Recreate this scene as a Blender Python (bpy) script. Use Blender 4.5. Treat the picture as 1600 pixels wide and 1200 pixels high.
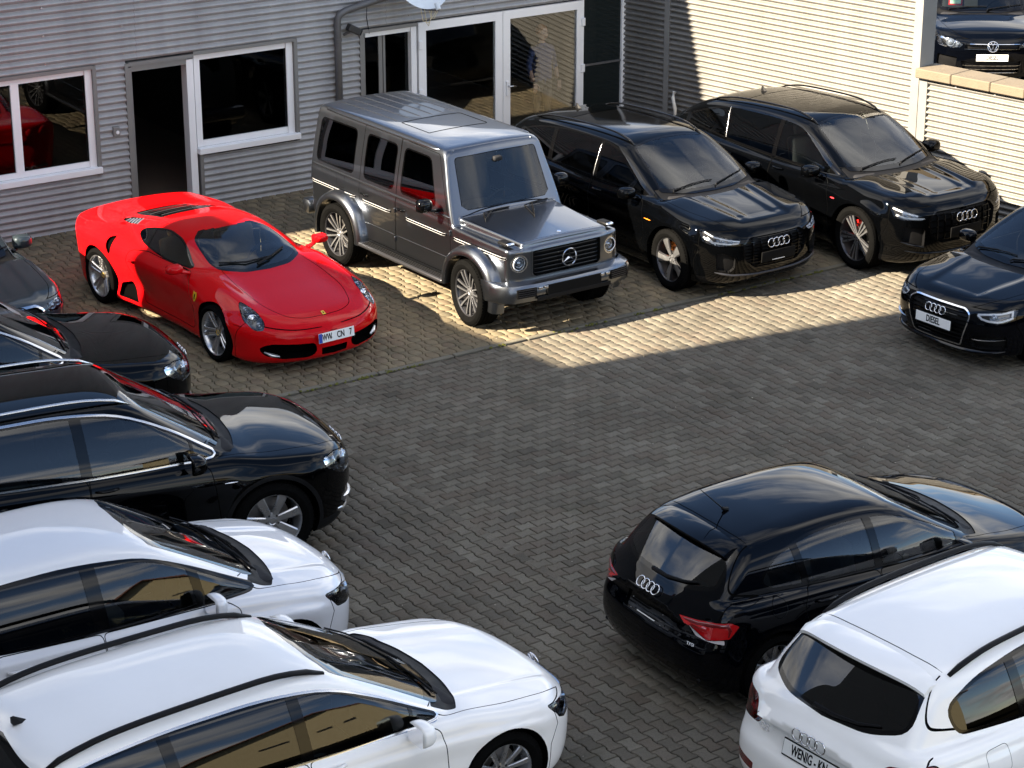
import bpy, bmesh, math, random
import numpy as np
from mathutils import Vector, Matrix
R_ = math.radians
random.seed(7); rng = np.random.default_rng(7)
for o in list(bpy.data.objects): bpy.data.objects.remove(o)
scene = bpy.context.scene
COL = scene.collection

# ------------------------------------------------------------------ camera, sky, sun, exposure
CAM_F, CAM_P, CAM_H = 3572.0, 0.361, 8.833          # focal length in photo pixels (1600 wide), pitch down, height
SUN_AZ, SUN_EL = R_(25.4), R_(32.7)                 # direction the light travels (from +x) and elevation
cd = bpy.data.cameras.new('camera'); cam = bpy.data.objects.new('camera', cd); COL.objects.link(cam)
cam.location = (0, 0, CAM_H); cam.rotation_euler = (math.pi/2 - CAM_P, 0, 0)
cd.sensor_width = 36.0; cd.lens = 36.0*CAM_F/1600; cd.clip_start = .1; cd.clip_end = 2000
scene.camera = cam
scene.render.resolution_x, scene.render.resolution_y = 1024, 768
vs = scene.view_settings
vs.view_transform = 'Standard'; vs.look = 'None'; vs.gamma = 1; vs.exposure = 2.6; vs.use_curve_mapping = False

world = bpy.data.worlds.new('World'); scene.world = world; world.use_nodes = True
def build_world():
    nt = world.node_tree; nt.nodes.clear(); N = nt.nodes.new; L = nt.links.new
    out = N('ShaderNodeOutputWorld'); bg = N('ShaderNodeBackground'); bg.inputs['Strength'].default_value = .06
    sky = N('ShaderNodeTexSky'); sky.sky_type = 'NISHITA'; sky.sun_disc = False
    sky.sun_elevation = SUN_EL; sky.sun_rotation = math.atan2(-math.cos(SUN_AZ), -math.sin(SUN_AZ))
    sky.altitude = 2500; sky.air_density = 1.0; sky.dust_density = .1; sky.ozone_density = 1.5
    tc = N('ShaderNodeTexCoord'); sep = N('ShaderNodeSeparateXYZ'); L(tc.outputs['Generated'], sep.inputs[0])
    # broken cloud deck: project the direction on a flat layer, fractal noise decides where the cloud is
    mz = N('ShaderNodeMath'); mz.operation = 'MAXIMUM'; L(sep.outputs['Z'], mz.inputs[0]); mz.inputs[1].default_value = 0.0
    az = N('ShaderNodeMath'); az.operation = 'ADD'; L(mz.outputs[0], az.inputs[0]); az.inputs[1].default_value = .16
    dx = N('ShaderNodeMath'); dx.operation = 'DIVIDE'; L(sep.outputs['X'], dx.inputs[0]); L(az.outputs[0], dx.inputs[1])
    dy = N('ShaderNodeMath'); dy.operation = 'DIVIDE'; L(sep.outputs['Y'], dy.inputs[0]); L(az.outputs[0], dy.inputs[1])
    cb = N('ShaderNodeCombineXYZ'); L(dx.outputs[0], cb.inputs[0]); L(dy.outputs[0], cb.inputs[1]); cb.inputs[2].default_value = 12.4
    no = N('ShaderNodeTexNoise'); no.inputs['Scale'].default_value = 1.15; no.inputs['Detail'].default_value = 7
    no.inputs['Roughness'].default_value = .56; no.inputs['Distortion'].default_value = .35; L(cb.outputs[0], no.inputs['Vector'])
    rmp = N('ShaderNodeValToRGB'); rmp.color_ramp.elements[0].position = .46; rmp.color_ramp.elements[1].position = .60
    L(no.outputs['Fac'], rmp.inputs[0])
    no2 = N('ShaderNodeTexNoise'); no2.inputs['Scale'].default_value = 2.6; no2.inputs['Detail'].default_value = 5; L(cb.outputs[0], no2.inputs['Vector'])
    r2 = N('ShaderNodeValToRGB'); r2.color_ramp.elements[0].color = (4.0, 3.95, 3.95, 1); r2.color_ramp.elements[1].color = (9.4, 9.2, 8.9, 1)
    r2.color_ramp.elements[0].position = .3; r2.color_ramp.elements[1].position = .68; L(no2.outputs['Fac'], r2.inputs[0])
    mx = N('ShaderNodeMixRGB'); L(rmp.outputs[0], mx.inputs[0]); L(sky.outputs[0], mx.inputs[1]); L(r2.outputs[0], mx.inputs[2])
    L(mx.outputs[0], bg.inputs['Color']); L(bg.outputs[0], out.inputs[0])
build_world()
sl = bpy.data.lights.new('sun', 'SUN'); sl.energy = 5.0; sl.angle = R_(.55); sl.color = (1, .86, .66)
sun = bpy.data.objects.new('sun', sl); COL.objects.link(sun)
sdir = Vector((math.cos(SUN_AZ)*math.cos(SUN_EL), math.sin(SUN_AZ)*math.cos(SUN_EL), -math.sin(SUN_EL)))
sun.rotation_euler = sdir.to_track_quat('-Z', 'Y').to_euler(); sun.location = (-30, -10, 40)

# ------------------------------------------------------------------ helpers
def tag(o, label=None, cat=None, group=None, kind=None):
    if label: o['label'] = label
    if cat: o['category'] = cat
    if group: o['group'] = group
    if kind: o['kind'] = kind
    return o
def empty(name, loc=(0, 0, 0), rz=0, label=None, cat=None, group=None):
    o = bpy.data.objects.new(name, None); COL.objects.link(o); o.location = loc; o.rotation_euler = (0, 0, rz)
    o.empty_display_size = .2
    return tag(o, label, cat, group)
def mkmesh(name, V, F, mat, smooth=False, normals=None):
    me = bpy.data.meshes.new(name)
    me.from_pydata([tuple(map(float, v)) for v in V], [], [list(map(int, f)) for f in F])
    for m in (mat if isinstance(mat, (list, tuple)) else [mat]): me.materials.append(m)
    if smooth: me.polygons.foreach_set('use_smooth', [True]*len(me.polygons))
    me.update()
    if normals is not None: me.normals_split_custom_set_from_vertices([tuple(map(float, n)) for n in normals])
    return me
def ob(name, me, parent=None, loc=None, rot=None):
    o = bpy.data.objects.new(name, me); COL.objects.link(o)
    if parent: o.parent = parent
    if loc is not None: o.location = loc
    if rot is not None: o.rotation_euler = rot
    return o
class MB:
    """collects simple solids into one mesh"""
    def __init__(s): s.V = []; s.F = []; s.M = []
    def add(s, V, F, m=0):
        b = len(s.V); s.V += [tuple(v) for v in V]; s.F += [[b+i for i in f] for f in F]; s.M += [m]*len(F); return s
    def box(s, c, d, rz=0, m=0, M=None):
        x, y, z = d[0]/2, d[1]/2, d[2]/2
        V = [Vector((a*x, b*y, e*z)) for a in (-1, 1) for b in (-1, 1) for e in (-1, 1)]
        if M is None: M = Matrix.Rotation(rz, 3, 'Z')
        V = [M @ v + Vector(c) for v in V]
        return s.add(V, [(0, 1, 3, 2), (4, 6, 7, 5), (0, 4, 5, 1), (2, 3, 7, 6), (0, 2, 6, 4), (1, 5, 7, 3)], m)
    def rbox(s, c, d, r=.02, M=None, m=0, seg=2):
        bm = bmesh.new(); bmesh.ops.create_cube(bm, size=1)
        for v in bm.verts: v.co = Vector((v.co.x*d[0], v.co.y*d[1], v.co.z*d[2]))
        bmesh.ops.bevel(bm, geom=bm.edges[:], offset=min(r, min(d)*.49), segments=seg, affect='EDGES', profile=.5)
        bm.verts.index_update()
        V = [v.co.copy() for v in bm.verts]; F = [[v.index for v in f.verts] for f in bm.faces]; bm.free()
        if M is not None: V = [M @ v for v in V]
        return s.add([v+Vector(c) for v in V], F, m)
    def tube(s, pts, r, n=8, closed=False, m=0, cap=True, flat=1.0, up=(0, 0, 1)):
        P = [Vector(p) for p in pts]; k = len(P); rs = r if isinstance(r, (list, tuple)) else [r]*k
        rings = []; upv = Vector(up)
        for i in range(k):
            if closed: t = P[(i+1) % k]-P[i-1]
            else: t = P[min(i+1, k-1)]-P[max(i-1, 0)]
            t.normalize(); a = t.cross(upv)
            if a.length < 1e-3: a = t.cross(Vector((1, 0, 0)))
            a.normalize(); b = a.cross(t)
            rings.append([P[i]+a*rs[i]*math.cos(2*math.pi*j/n)+b*rs[i]*flat*math.sin(2*math.pi*j/n) for j in range(n)])
        V = [v for rr in rings for v in rr]; F = []
        for i in range(k if closed else k-1):
            for j in range(n):
                a = i*n+j; b = i*n+(j+1) % n; c = ((i+1) % k)*n+(j+1) % n; d = ((i+1) % k)*n+j
                F.append((a, b, c, d))
        if cap and not closed: F += [tuple(range(n))[::-1], tuple((k-1)*n+j for j in range(n))]
        return s.add(V, F, m)
    def lathe(s, prof, axis='y', n=32, c=(0, 0, 0), m=0, closed=False):
        """prof: (radius, along-axis)"""
        V = []; k = len(prof)
        for i in range(n):
            a = 2*math.pi*i/n; ca, sa = math.cos(a), math.sin(a)
            for r, h in prof:
                V.append((c[0]+r*ca, c[1]+h, c[2]+r*sa) if axis == 'y' else ((c[0]+r*ca, c[1]+r*sa, c[2]+h) if axis == 'z' else (c[0]+h, c[1]+r*ca, c[2]+r*sa)))
        F = []
        for i in range(n):
            for j in range(k if closed else k-1):
                F.append((i*k+j, i*k+(j+1) % k, ((i+1) % n)*k+(j+1) % k, ((i+1) % n)*k+j))
        return s.add(V, F, m)
    def prism(s, poly, z0, z1, M=None, m=0):
        """poly: 2D ccw outline in (x,y) extruded in z, then transformed"""
        n = len(poly); V = [Vector((p[0], p[1], z)) for z in (z0, z1) for p in poly]
        if M is not None: V = [M @ v for v in V]
        F = [tuple(range(n))[::-1], tuple(range(n, 2*n))]+[(i, (i+1) % n, n+(i+1) % n, n+i) for i in range(n)]
        return s.add(V, F, m)
    def build(s, name, mat, parent=None, smooth=False, angle=None, loc=None, rot=None):
        mats = mat if isinstance(mat, (list, tuple)) else [mat]
        me = mkmesh(name, s.V, s.F, mats, smooth)
        if mats[0].name.startswith('paint'):
            bm = bmesh.new(); bm.from_mesh(me); bmesh.ops.recalc_face_normals(bm, faces=bm.faces[:]); bm.to_mesh(me); bm.free()
        if len(mats) > 1: me.polygons.foreach_set('material_index', s.M)
        if angle is not None:
            me.polygons.foreach_set('use_smooth', [True]*len(me.polygons)); me.set_sharp_from_angle(angle=R_(angle))
        return ob(name, me, parent, loc, rot)
# ------------------------------------------------------------------ materials
MATS = {}
def base_mat(name):
    m = bpy.data.materials.new(name); m.use_nodes = True; nt = m.node_tree; nt.nodes.clear()
    out = nt.nodes.new('ShaderNodeOutputMaterial'); MATS[name] = m
    return m, nt, nt.nodes.new, nt.links.new, out
def setp(b, **k):
    for a, v in k.items():
        b.inputs[a.replace('_', ' ')].default_value = v
def simple(name, col, rough=.5, metal=0, coat=0, spec=.5, noise=0, nscale=8, bump=0, bscale=60, emit=None):
    m, nt, N, L, out = base_mat(name); b = N('ShaderNodeBsdfPrincipled'); L(b.outputs[0], out.inputs[0])
    b.inputs['Base Color'].default_value = (*col, 1); b.inputs['Roughness'].default_value = rough
    b.inputs['Metallic'].default_value = metal; b.inputs['Coat Weight'].default_value = coat; b.inputs['Coat Roughness'].default_value = .02
    b.inputs['Specular IOR Level'].default_value = spec
    tc = N('ShaderNodeTexCoord')
    if noise:
        n = N('ShaderNodeTexNoise'); n.inputs['Scale'].default_value = nscale; n.inputs['Detail'].default_value = 6; L(tc.outputs['Object'], n.inputs['Vector'])
        hs = N('ShaderNodeMixRGB'); hs.inputs[1].default_value = (*[c*(1-noise) for c in col], 1); hs.inputs[2].default_value = (*[min(1, c*(1+noise)) for c in col], 1)
        L(n.outputs['Fac'], hs.inputs[0]); L(hs.outputs[0], b.inputs['Base Color'])
        mr = N('ShaderNodeMapRange'); mr.inputs[3].default_value = max(0, rough*(1-noise)); mr.inputs[4].default_value = min(1, rough*(1+noise)); L(n.outputs['Fac'], mr.inputs[0]); L(mr.outputs[0], b.inputs['Roughness'])
    if bump:
        n = N('ShaderNodeTexNoise'); n.inputs['Scale'].default_value = bscale; n.inputs['Detail'].default_value = 4; L(tc.outputs['Object'], n.inputs['Vector'])
        bu = N('ShaderNodeBump'); bu.inputs['Strength'].default_value = bump; bu.inputs['Distance'].default_value = .01; L(n.outputs['Fac'], bu.inputs['Height']); L(bu.outputs[0], b.inputs['Normal'])
    return m
def paint(name, col, metal=0, rough=.35, flake=0, dust=.05, cior=1.5, spec=.15):
    """car paint: base + clear coat, faint dust film, dark felt on the inner side of the sheet"""
    m, nt, N, L, out = base_mat(name); b = N('ShaderNodeBsdfPrincipled')
    b.inputs['Base Color'].default_value = (*col, 1); b.inputs['Metallic'].default_value = metal; b.inputs['Roughness'].default_value = rough
    b.inputs['Coat Weight'].default_value = 1; b.inputs['Coat Roughness'].default_value = .015; b.inputs['Coat IOR'].default_value = cior; b.inputs['Specular IOR Level'].default_value = spec
    tc = N('ShaderNodeTexCoord')
    n = N('ShaderNodeTexNoise'); n.inputs['Scale'].default_value = 2.2; n.inputs['Detail'].default_value = 8; n.inputs['Roughness'].default_value = .7; L(tc.outputs['Object'], n.inputs['Vector'])
    mr = N('ShaderNodeMapRange'); mr.inputs[1].default_value = .4; mr.inputs[2].default_value = .75; mr.inputs[3].default_value = .01; mr.inputs[4].default_value = .05; L(n.outputs['Fac'], mr.inputs[0]); L(mr.outputs[0], b.inputs['Coat Roughness'])
    mrd = N('ShaderNodeMapRange'); mrd.inputs[1].default_value = .45; mrd.inputs[2].default_value = .8; mrd.inputs[3].default_value = 0; mrd.inputs[4].default_value = dust; L(n.outputs['Fac'], mrd.inputs[0])
    mc = N('ShaderNodeMixRGB'); mc.inputs[1].default_value = (*col, 1); mc.inputs[2].default_value = (.3, .28, .25, 1); L(mrd.outputs[0], mc.inputs[0]); L(mc.outputs[0], b.inputs['Base Color'])
    if flake:
        nf = N('ShaderNodeTexVoronoi'); nf.inputs['Scale'].default_value = 900; L(tc.outputs['Object'], nf.inputs['Vector'])
        m2 = N('ShaderNodeMixRGB'); m2.blend_type = 'MULTIPLY'; m2.inputs[0].default_value = flake; L(mc.outputs[0], m2.inputs[1]); L(nf.outputs['Color'], m2.inputs[2]); L(m2.outputs[0], b.inputs['Base Color'])
    d = N('ShaderNodeBsdfDiffuse'); d.inputs['Color'].default_value = (.03, .03, .032, 1)
    g = N('ShaderNodeNewGeometry'); mix = N('ShaderNodeMixShader'); L(g.outputs['Backfacing'], mix.inputs[0]); L(b.outputs[0], mix.inputs[1]); L(d.outputs[0], mix.inputs[2]); L(mix.outputs[0], out.inputs[0])
    return m
def glass(name, tint, ior=1.5, rough=0.0, film=0.0, mult=1.2):
    m, nt, N, L, out = base_mat(name)
    t = N('ShaderNodeBsdfTransparent'); t.inputs[0].default_value = (*tint, 1)
    g = N('ShaderNodeBsdfGlossy'); g.inputs['Roughness'].default_value = rough; g.inputs[0].default_value = (1, 1, 1, 1)
    fr = N('ShaderNodeFresnel'); fr.inputs[0].default_value = ior
    sc = N('ShaderNodeMath'); sc.operation = 'MULTIPLY_ADD'; L(fr.outputs[0], sc.inputs[0]); sc.inputs[1].default_value = mult; sc.inputs[2].default_value = film; sc.use_clamp = True
    mx = N('ShaderNodeMixShader'); L(sc.outputs[0], mx.inputs[0]); L(t.outputs[0], mx.inputs[1]); L(g.outputs[0], mx.inputs[2]); L(mx.outputs[0], out.inputs[0])
    return m
simple('black_plastic', (.005, .005, .0055), .5, spec=.15, noise=.25, nscale=12)
simple('gloss_black', (.0015, .0015, .0017), .08, coat=.25, spec=.2)
simple('rubber', (.0045, .0045, .0045), .85, spec=0, noise=.3, nscale=20)
simple('strip_silver', (.5, .5, .51), .4, metal=.3)
simple('seal', (.004, .004, .004), .8, spec=0)
simple('chrome', (.78, .78, .8), .08, metal=1)
simple('satin_chrome', (.62, .62, .62), .25, metal=1)
simple('alloy', (.50, .51, .53), .28, metal=.9, noise=.12, nscale=9)
simple('alloy_dark', (.045, .045, .05), .3, metal=.6)
simple('brake', (.33, .32, .31), .4, metal=1)
simple('caliper_orange', (.75, .2, .01), .35, coat=.5)
simple('caliper_red', (.6, .012, .01), .35, coat=.5)
simple('caliper_grey', (.12, .12, .12), .5)
simple('interior_dark', (.018, .018, .02), .7, spec=.15, noise=.2, nscale=30)
simple('interior_grey', (.055, .055, .058), .7, spec=.15, noise=.2, nscale=30)
simple('interior_beige', (.42, .27, .12), .6, noise=.15, nscale=30)
simple('underbody', (.002, .002, .002), .9, spec=0)
simple('plate_white', (.78, .78, .76), .4, noise=.04)
simple('plate_blue', (.01, .045, .35), .4)
simple('plate_black', (.008, .008, .008), .5, spec=.03)
simple('lamp_chrome', (.75, .76, .78), .12, metal=1)
simple('lamp_white', (.82, .83, .85), .25, coat=.5)
simple('lamp_dark', (.015, .015, .017), .15, coat=1)
simple('lens_bulb', (.3, .34, .4), .03, metal=.7)
simple('tail_red', (.42, .006, .008), .12, coat=1)
simple('tail_red_dark', (.13, .003, .005), .1, coat=1)
simple('tail_clear', (.55, .5, .5), .1, coat=1)
simple('amber', (.8, .22, .02), .2, coat=.6)
simple('badge_yellow', (.75, .48, .02), .3, coat=.6)
simple('sticker_red', (.55, .02, .03), .5)
simple('sticker_mint', (.55, .75, .6), .5)
glass('glass_clear', (.62, .70, .68))
glass('glass_side', (.34, .38, .38), mult=1.4)
glass('glass_rear', (.12, .14, .14))
glass('glass_tint', (.035, .038, .042), film=.0)
glass('tail_lens', (.8, .05, .05))
glass('lens', (.93, .94, .95), ior=1.4)
paint('paint_red', (.50, .003, .005), rough=.4, dust=.003, cior=1.30, spec=0)
paint('paint_black', (.0005, .0006, .0008), rough=.5, dust=.001, cior=1.29, spec=0)
paint('paint_blueblack', (.0006, .0009, .0019), rough=.5, dust=.001, cior=1.32, spec=0)
paint('paint_grey', (.135, .148, .172), metal=1.0, rough=.30, flake=.2, dust=.01, cior=1.4)
paint('paint_slate', (.022, .031, .038), metal=.3, rough=.4, dust=.03, cior=1.45)
paint('paint_white', (.86, .845, .815), rough=.45, dust=.05)
paint('paint_silverwhite', (.70, .70, .71), metal=.15, rough=.4, dust=.05)
def M(n): return MATS[n]
def paver_mat(name, cols, joint=False):
    """concrete pavers: tone per stone, fine grain, broad stains"""
    m, nt, N, L, out = base_mat(name); b = N('ShaderNodeBsdfPrincipled'); L(b.outputs[0], out.inputs[0]); b.inputs['Roughness'].default_value = .9; b.inputs['Specular IOR Level'].default_value = .08
    at = N('ShaderNodeAttribute'); at.attribute_name = 'pv'; oi = N('ShaderNodeObjectInfo'); ad = N('ShaderNodeMath'); ad.operation = 'ADD'; L(at.outputs['Fac'], ad.inputs[0]); L(oi.outputs['Random'], ad.inputs[1])
    fr = N('ShaderNodeMath'); fr.operation = 'FRACT'; L(ad.outputs[0], fr.inputs[0]); cr = N('ShaderNodeValToRGB'); cr.color_ramp.interpolation = 'LINEAR'
    el = cr.color_ramp.elements
    while len(el) < len(cols): el.new(.5)
    for i, c in enumerate(cols): el[i].position = i/(len(cols)-1); el[i].color = (*c, 1)
    L(fr.outputs[0], cr.inputs[0]); g = N('ShaderNodeNewGeometry')
    n1 = N('ShaderNodeTexNoise'); n1.inputs['Scale'].default_value = .55; n1.inputs['Detail'].default_value = 5; n1.inputs['Roughness'].default_value = .6; L(g.outputs['Position'], n1.inputs['Vector'])
    r1 = N('ShaderNodeMapRange'); r1.inputs[1].default_value = .35; r1.inputs[2].default_value = .65; r1.inputs[3].default_value = .84; r1.inputs[4].default_value = 1.12; L(n1.outputs['Fac'], r1.inputs[0])
    n2 = N('ShaderNodeTexNoise'); n2.inputs['Scale'].default_value = 55; n2.inputs['Detail'].default_value = 6; n2.inputs['Roughness'].default_value = .75; L(g.outputs['Position'], n2.inputs['Vector'])
    r2 = N('ShaderNodeMapRange'); r2.inputs[1].default_value = .3; r2.inputs[2].default_value = .7; r2.inputs[3].default_value = .78; r2.inputs[4].default_value = 1.2; L(n2.outputs['Fac'], r2.inputs[0])
    m1 = N('ShaderNodeMixRGB'); m1.blend_type = 'MULTIPLY'; m1.inputs[0].default_value = 1; L(cr.outputs[0], m1.inputs[1]); L(r1.outputs[0], m1.inputs[2])
    m2 = N('ShaderNodeMixRGB'); m2.blend_type = 'MULTIPLY'; m2.inputs[0].default_value = 1; L(m1.outputs[0], m2.inputs[1]); L(r2.outputs[0], m2.inputs[2])
    # reddish and mossy stains
    n3 = N('ShaderNodeTexNoise'); n3.inputs['Scale'].default_value = 1.3; n3.inputs['Detail'].default_value = 7; n3.inputs['Roughness'].default_value = .65; mp = N('ShaderNodeMapping'); mp.inputs['Location'].default_value = (7.3, 2.1, 0); L(g.outputs['Position'], mp.inputs[0]); L(mp.outputs[0], n3.inputs['Vector'])
    r3 = N('ShaderNodeMapRange'); r3.inputs[1].default_value = .58; r3.inputs[2].default_value = .75; r3.inputs[4].default_value = .45; L(n3.outputs['Fac'], r3.inputs[0])
    m3 = N('ShaderNodeMixRGB'); L(r3.outputs[0], m3.inputs[0]); L(m2.outputs[0], m3.inputs[1]); m3.inputs[2].default_value = (.105, .072, .060, 1)
    r4 = N('ShaderNodeMapRange'); r4.inputs[1].default_value = .42; r4.inputs[2].default_value = .28; r4.inputs[3].default_value = 0; r4.inputs[4].default_value = .4; L(n3.outputs['Fac'], r4.inputs[0])
    m4 = N('ShaderNodeMixRGB'); L(r4.outputs[0], m4.inputs[0]); L(m3.outputs[0], m4.inputs[1]); m4.inputs[2].default_value = (.058, .058, .038, 1); L(m4.outputs[0], b.inputs['Base Color'])
    bu = N('ShaderNodeBump'); bu.inputs['Strength'].default_value = .5; bu.inputs['Distance'].default_value = .006; L(n2.outputs['Fac'], bu.inputs['Height']); L(bu.outputs[0], b.inputs['Normal'])
    return m
paver_mat('paver_grey', [(.098, .087, .069), (.134, .121, .096), (.116, .10, .079), (.15, .136, .109), (.108, .09, .07), (.128, .115, .091), (.089, .079, .063)])
paver_mat('paver_old', [(.15, .125, .083), (.195, .160, .105), (.138, .115, .08), (.222, .18, .115), (.165, .13, .09), (.183, .152, .102), (.124, .106, .073)])
simple('moss', (.10, .10, .022), .95, spec=.1, noise=.4, nscale=9)
simple('grit', (.30, .27, .22), .9, noise=.4, nscale=20)
simple('joint_sand', (.008, .0075, .006), .95, spec=0, noise=.5, nscale=6, bump=.4, bscale=80)
simple('edging', (.12, .108, .08), .9, noise=.45, nscale=5, bump=.5, bscale=70)
def cladding(name, col, rough=.42):
    m, nt, N, L, out = base_mat(name); b = N('ShaderNodeBsdfPrincipled'); L(b.outputs[0], out.inputs[0]); b.inputs['Metallic'].default_value = .12; b.inputs['Roughness'].default_value = rough
    g = N('ShaderNodeNewGeometry'); mp = N('ShaderNodeMapping'); mp.inputs['Scale'].default_value = (1.0, 1.0, .12); L(g.outputs['Position'], mp.inputs[0])
    n = N('ShaderNodeTexNoise'); n.inputs['Scale'].default_value = 3.2; n.inputs['Detail'].default_value = 8; n.inputs['Roughness'].default_value = .7; L(mp.outputs[0], n.inputs['Vector'])
    cr = N('ShaderNodeValToRGB'); cr.color_ramp.elements[0].position = .3; cr.color_ramp.elements[1].position = .7; cr.color_ramp.elements[0].color = (*[c*.70 for c in col], 1); cr.color_ramp.elements[1].color = (*col, 1); L(n.outputs['Fac'], cr.inputs[0]); L(cr.outputs[0], b.inputs['Base Color'])
    return m
cladding('cladding_grey', (.38, .378, .378)); cladding('cladding_cream', (.17, .162, .148))
simple('flashing', (.19, .187, .18), .5, metal=.2, noise=.12, nscale=4)
simple('upvc', (.80, .80, .80), .35, noise=.05, nscale=3)
simple('gutter_grey', (.11, .11, .112), .45, metal=.3, noise=.2)
simple('coping_stone', (.125, .10, .068), .9, noise=.25, nscale=7, bump=.5, bscale=40)
simple('dark_box', (.02, .02, .02), .5)
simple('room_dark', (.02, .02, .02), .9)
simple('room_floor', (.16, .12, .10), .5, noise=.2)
simple('plaster_cream', (.40, .35, .22), .9, noise=.08, nscale=2)
simple('plaster_grey', (.16, .155, .15), .9, noise=.1, nscale=2)
simple('roof_tile', (.16, .07, .05), .8, noise=.3, nscale=4)
simple('dish_white', (.62, .66, .68), .4, noise=.1)
simple('cable_cream', (.6, .52, .34), .6)
simple('hose_white', (.75, .72, .66), .5)
simple('skin', (.55, .33, .23), .5); simple('hair_ginger', (.35, .12, .03), .6); simple('cloth_navy', (.035, .055, .16), .8); simple('cloth_dark', (.03, .03, .035), .8)
glass('glass_doorpane', (.88, .9, .9), mult=.9)
glass('glass_window', (.30, .33, .33), mult=.85)
simple('glazing_dark', (.010, .014, .014), .08, spec=.35)
# ------------------------------------------------------------------ car bodies: one smooth surface per car, cut into panels
def pchip(px, py, x):
    px = np.asarray(px, float); py = np.asarray(py, float)
    if len(px) == 1: return np.full_like(x, py[0])
    h = np.diff(px); dl = np.diff(py)/h; d = np.zeros(len(px))
    for k in range(1, len(px)-1):
        if dl[k-1]*dl[k] > 0:
            w1 = 2*h[k]+h[k-1]; w2 = h[k]+2*h[k-1]; d[k] = (w1+w2)/(w1/dl[k-1]+w2/dl[k])
    d[0] = dl[0]; d[-1] = dl[-1]
    xc = np.clip(x, px[0], px[-1]); i = np.clip(np.searchsorted(px, xc, 'right')-1, 0, len(h)-1)
    t = (xc-px[i])/h[i]; t2 = t*t; t3 = t2*t
    return (2*t3-3*t2+1)*py[i]+(t3-2*t2+t)*h[i]*d[i]+(-2*t3+3*t2)*py[i+1]+(t3-t2)*h[i]*d[i+1]
class Cv:
    """smooth 1-D curve through points (tabulated, gaussian-smoothed)"""
    def __init__(s, pts, sig=.03, step=.004):
        if np.isscalar(pts): s.c = float(pts); s.x = None; return
        pts = sorted(pts); px = [p[0] for p in pts]; py = [p[1] for p in pts]
        pad = 3*sig+.02
        s.x = np.arange(px[0]-pad, px[-1]+pad, step); y = pchip(px, py, s.x)
        if sig > 0:
            n = int(3*sig/step)+1; k = np.exp(-.5*(np.arange(-n, n+1)*step/sig)**2); k /= k.sum()
            y = np.convolve(np.pad(y, n, mode='edge'), k, 'valid')
        s.y = y
    def __call__(s, v):
        return np.full(np.shape(v), s.c) if s.x is None else np.interp(v, s.x, s.y)
def smax(a, b, k):
    h = np.maximum(k-np.abs(a-b), 0); return np.maximum(a, b)+h*h/(4*k)
def smin(a, b, k):
    h = np.maximum(k-np.abs(a-b), 0); return np.minimum(a, b)-h*h/(4*k)
def rp(pts, r=.03, n=4):
    """round the corners of a polygon; r scalar or list"""
    P = [np.array(p, float) for p in pts]; m = len(P); out = []
    for i in range(m):
        ri = r[i] if isinstance(r, (list, tuple)) else r
        a, b, c = P[i-1], P[i], P[(i+1) % m]; u = a-b; v = c-b; lu = np.hypot(*u); lv = np.hypot(*v)
        if ri <= 0 or lu < 1e-6 or lv < 1e-6: out.append(b); continue
        u = u/lu; v = v/lv; d = min(ri, lu*.48, lv*.48)
        s, e = b+u*d, b+v*d
        for k in range(n+1):
            t = k/n; out.append((1-t)**2*s+2*t*(1-t)*b+t*t*e)
    return np.array(out)
def ccw(P):
    P = np.asarray(P, float); x, y = P[:, 0], P[:, 1]
    return P if (x*np.roll(y, -1)-np.roll(x, -1)*y).sum() > 0 else P[::-1]
def offs(P, d):
    P = ccw(P); e = np.roll(P, -1, 0)-P; L = np.hypot(e[:, 0], e[:, 1]); keep = L > 1e-7; P = P[keep]
    e = np.roll(P, -1, 0)-P; e /= np.hypot(e[:, 0], e[:, 1])[:, None]; n = np.stack([e[:, 1], -e[:, 0]], 1)
    b = n+np.roll(n, 1, 0); bl = (b*b).sum(1); b = b*(2/np.maximum(bl, .6))[:, None]
    return P+b*d
def hclip(P, p, n):
    """keep the part of polygon P where (x-p).n >= 0"""
    P = [np.asarray(q, float) for q in P]; p = np.array(p, float); n = np.array(n, float); o = []
    for i in range(len(P)):
        a, b = P[i], P[(i+1) % len(P)]; da, db = (a-p)@n, (b-p)@n
        if da >= 0: o.append(a)
        if da*db < 0: o.append(a+(b-a)*da/(da-db))
    return np.array(o)
def inpoly(Q, P):
    x, y = Q[:, 0], Q[:, 1]; r = np.zeros(len(Q), bool); n = len(P)
    for i in range(n):
        x0, y0 = P[i]; x1, y1 = P[(i+1) % n]
        if y0 == y1: continue
        c = (y0 > y) != (y1 > y); r ^= c & (x < (x1-x0)*(y-y0)/(y1-y0)+x0)
    return r
SQ = math.sqrt(.5)
VIEW = {'side': (0, 1, 0), 'front': (1, 0, 0), 'rear': (-1, 0, 0), 'top': (0, 0, 1), 'fq': (SQ, SQ, 0), 'rq': (-SQ, SQ, 0)}
def to_uv(V, view):
    x, y, z = V[..., 0], V[..., 1], V[..., 2]
    if view == 'side': return np.stack([x, z], -1)
    if view in ('front', 'rear'): return np.stack([y, z], -1)
    if view == 'top': return np.stack([x, y], -1)
    if view == 'fq': return np.stack([(y-x)*SQ, z], -1)
    return np.stack([(y+x)*SQ, z], -1)
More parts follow.
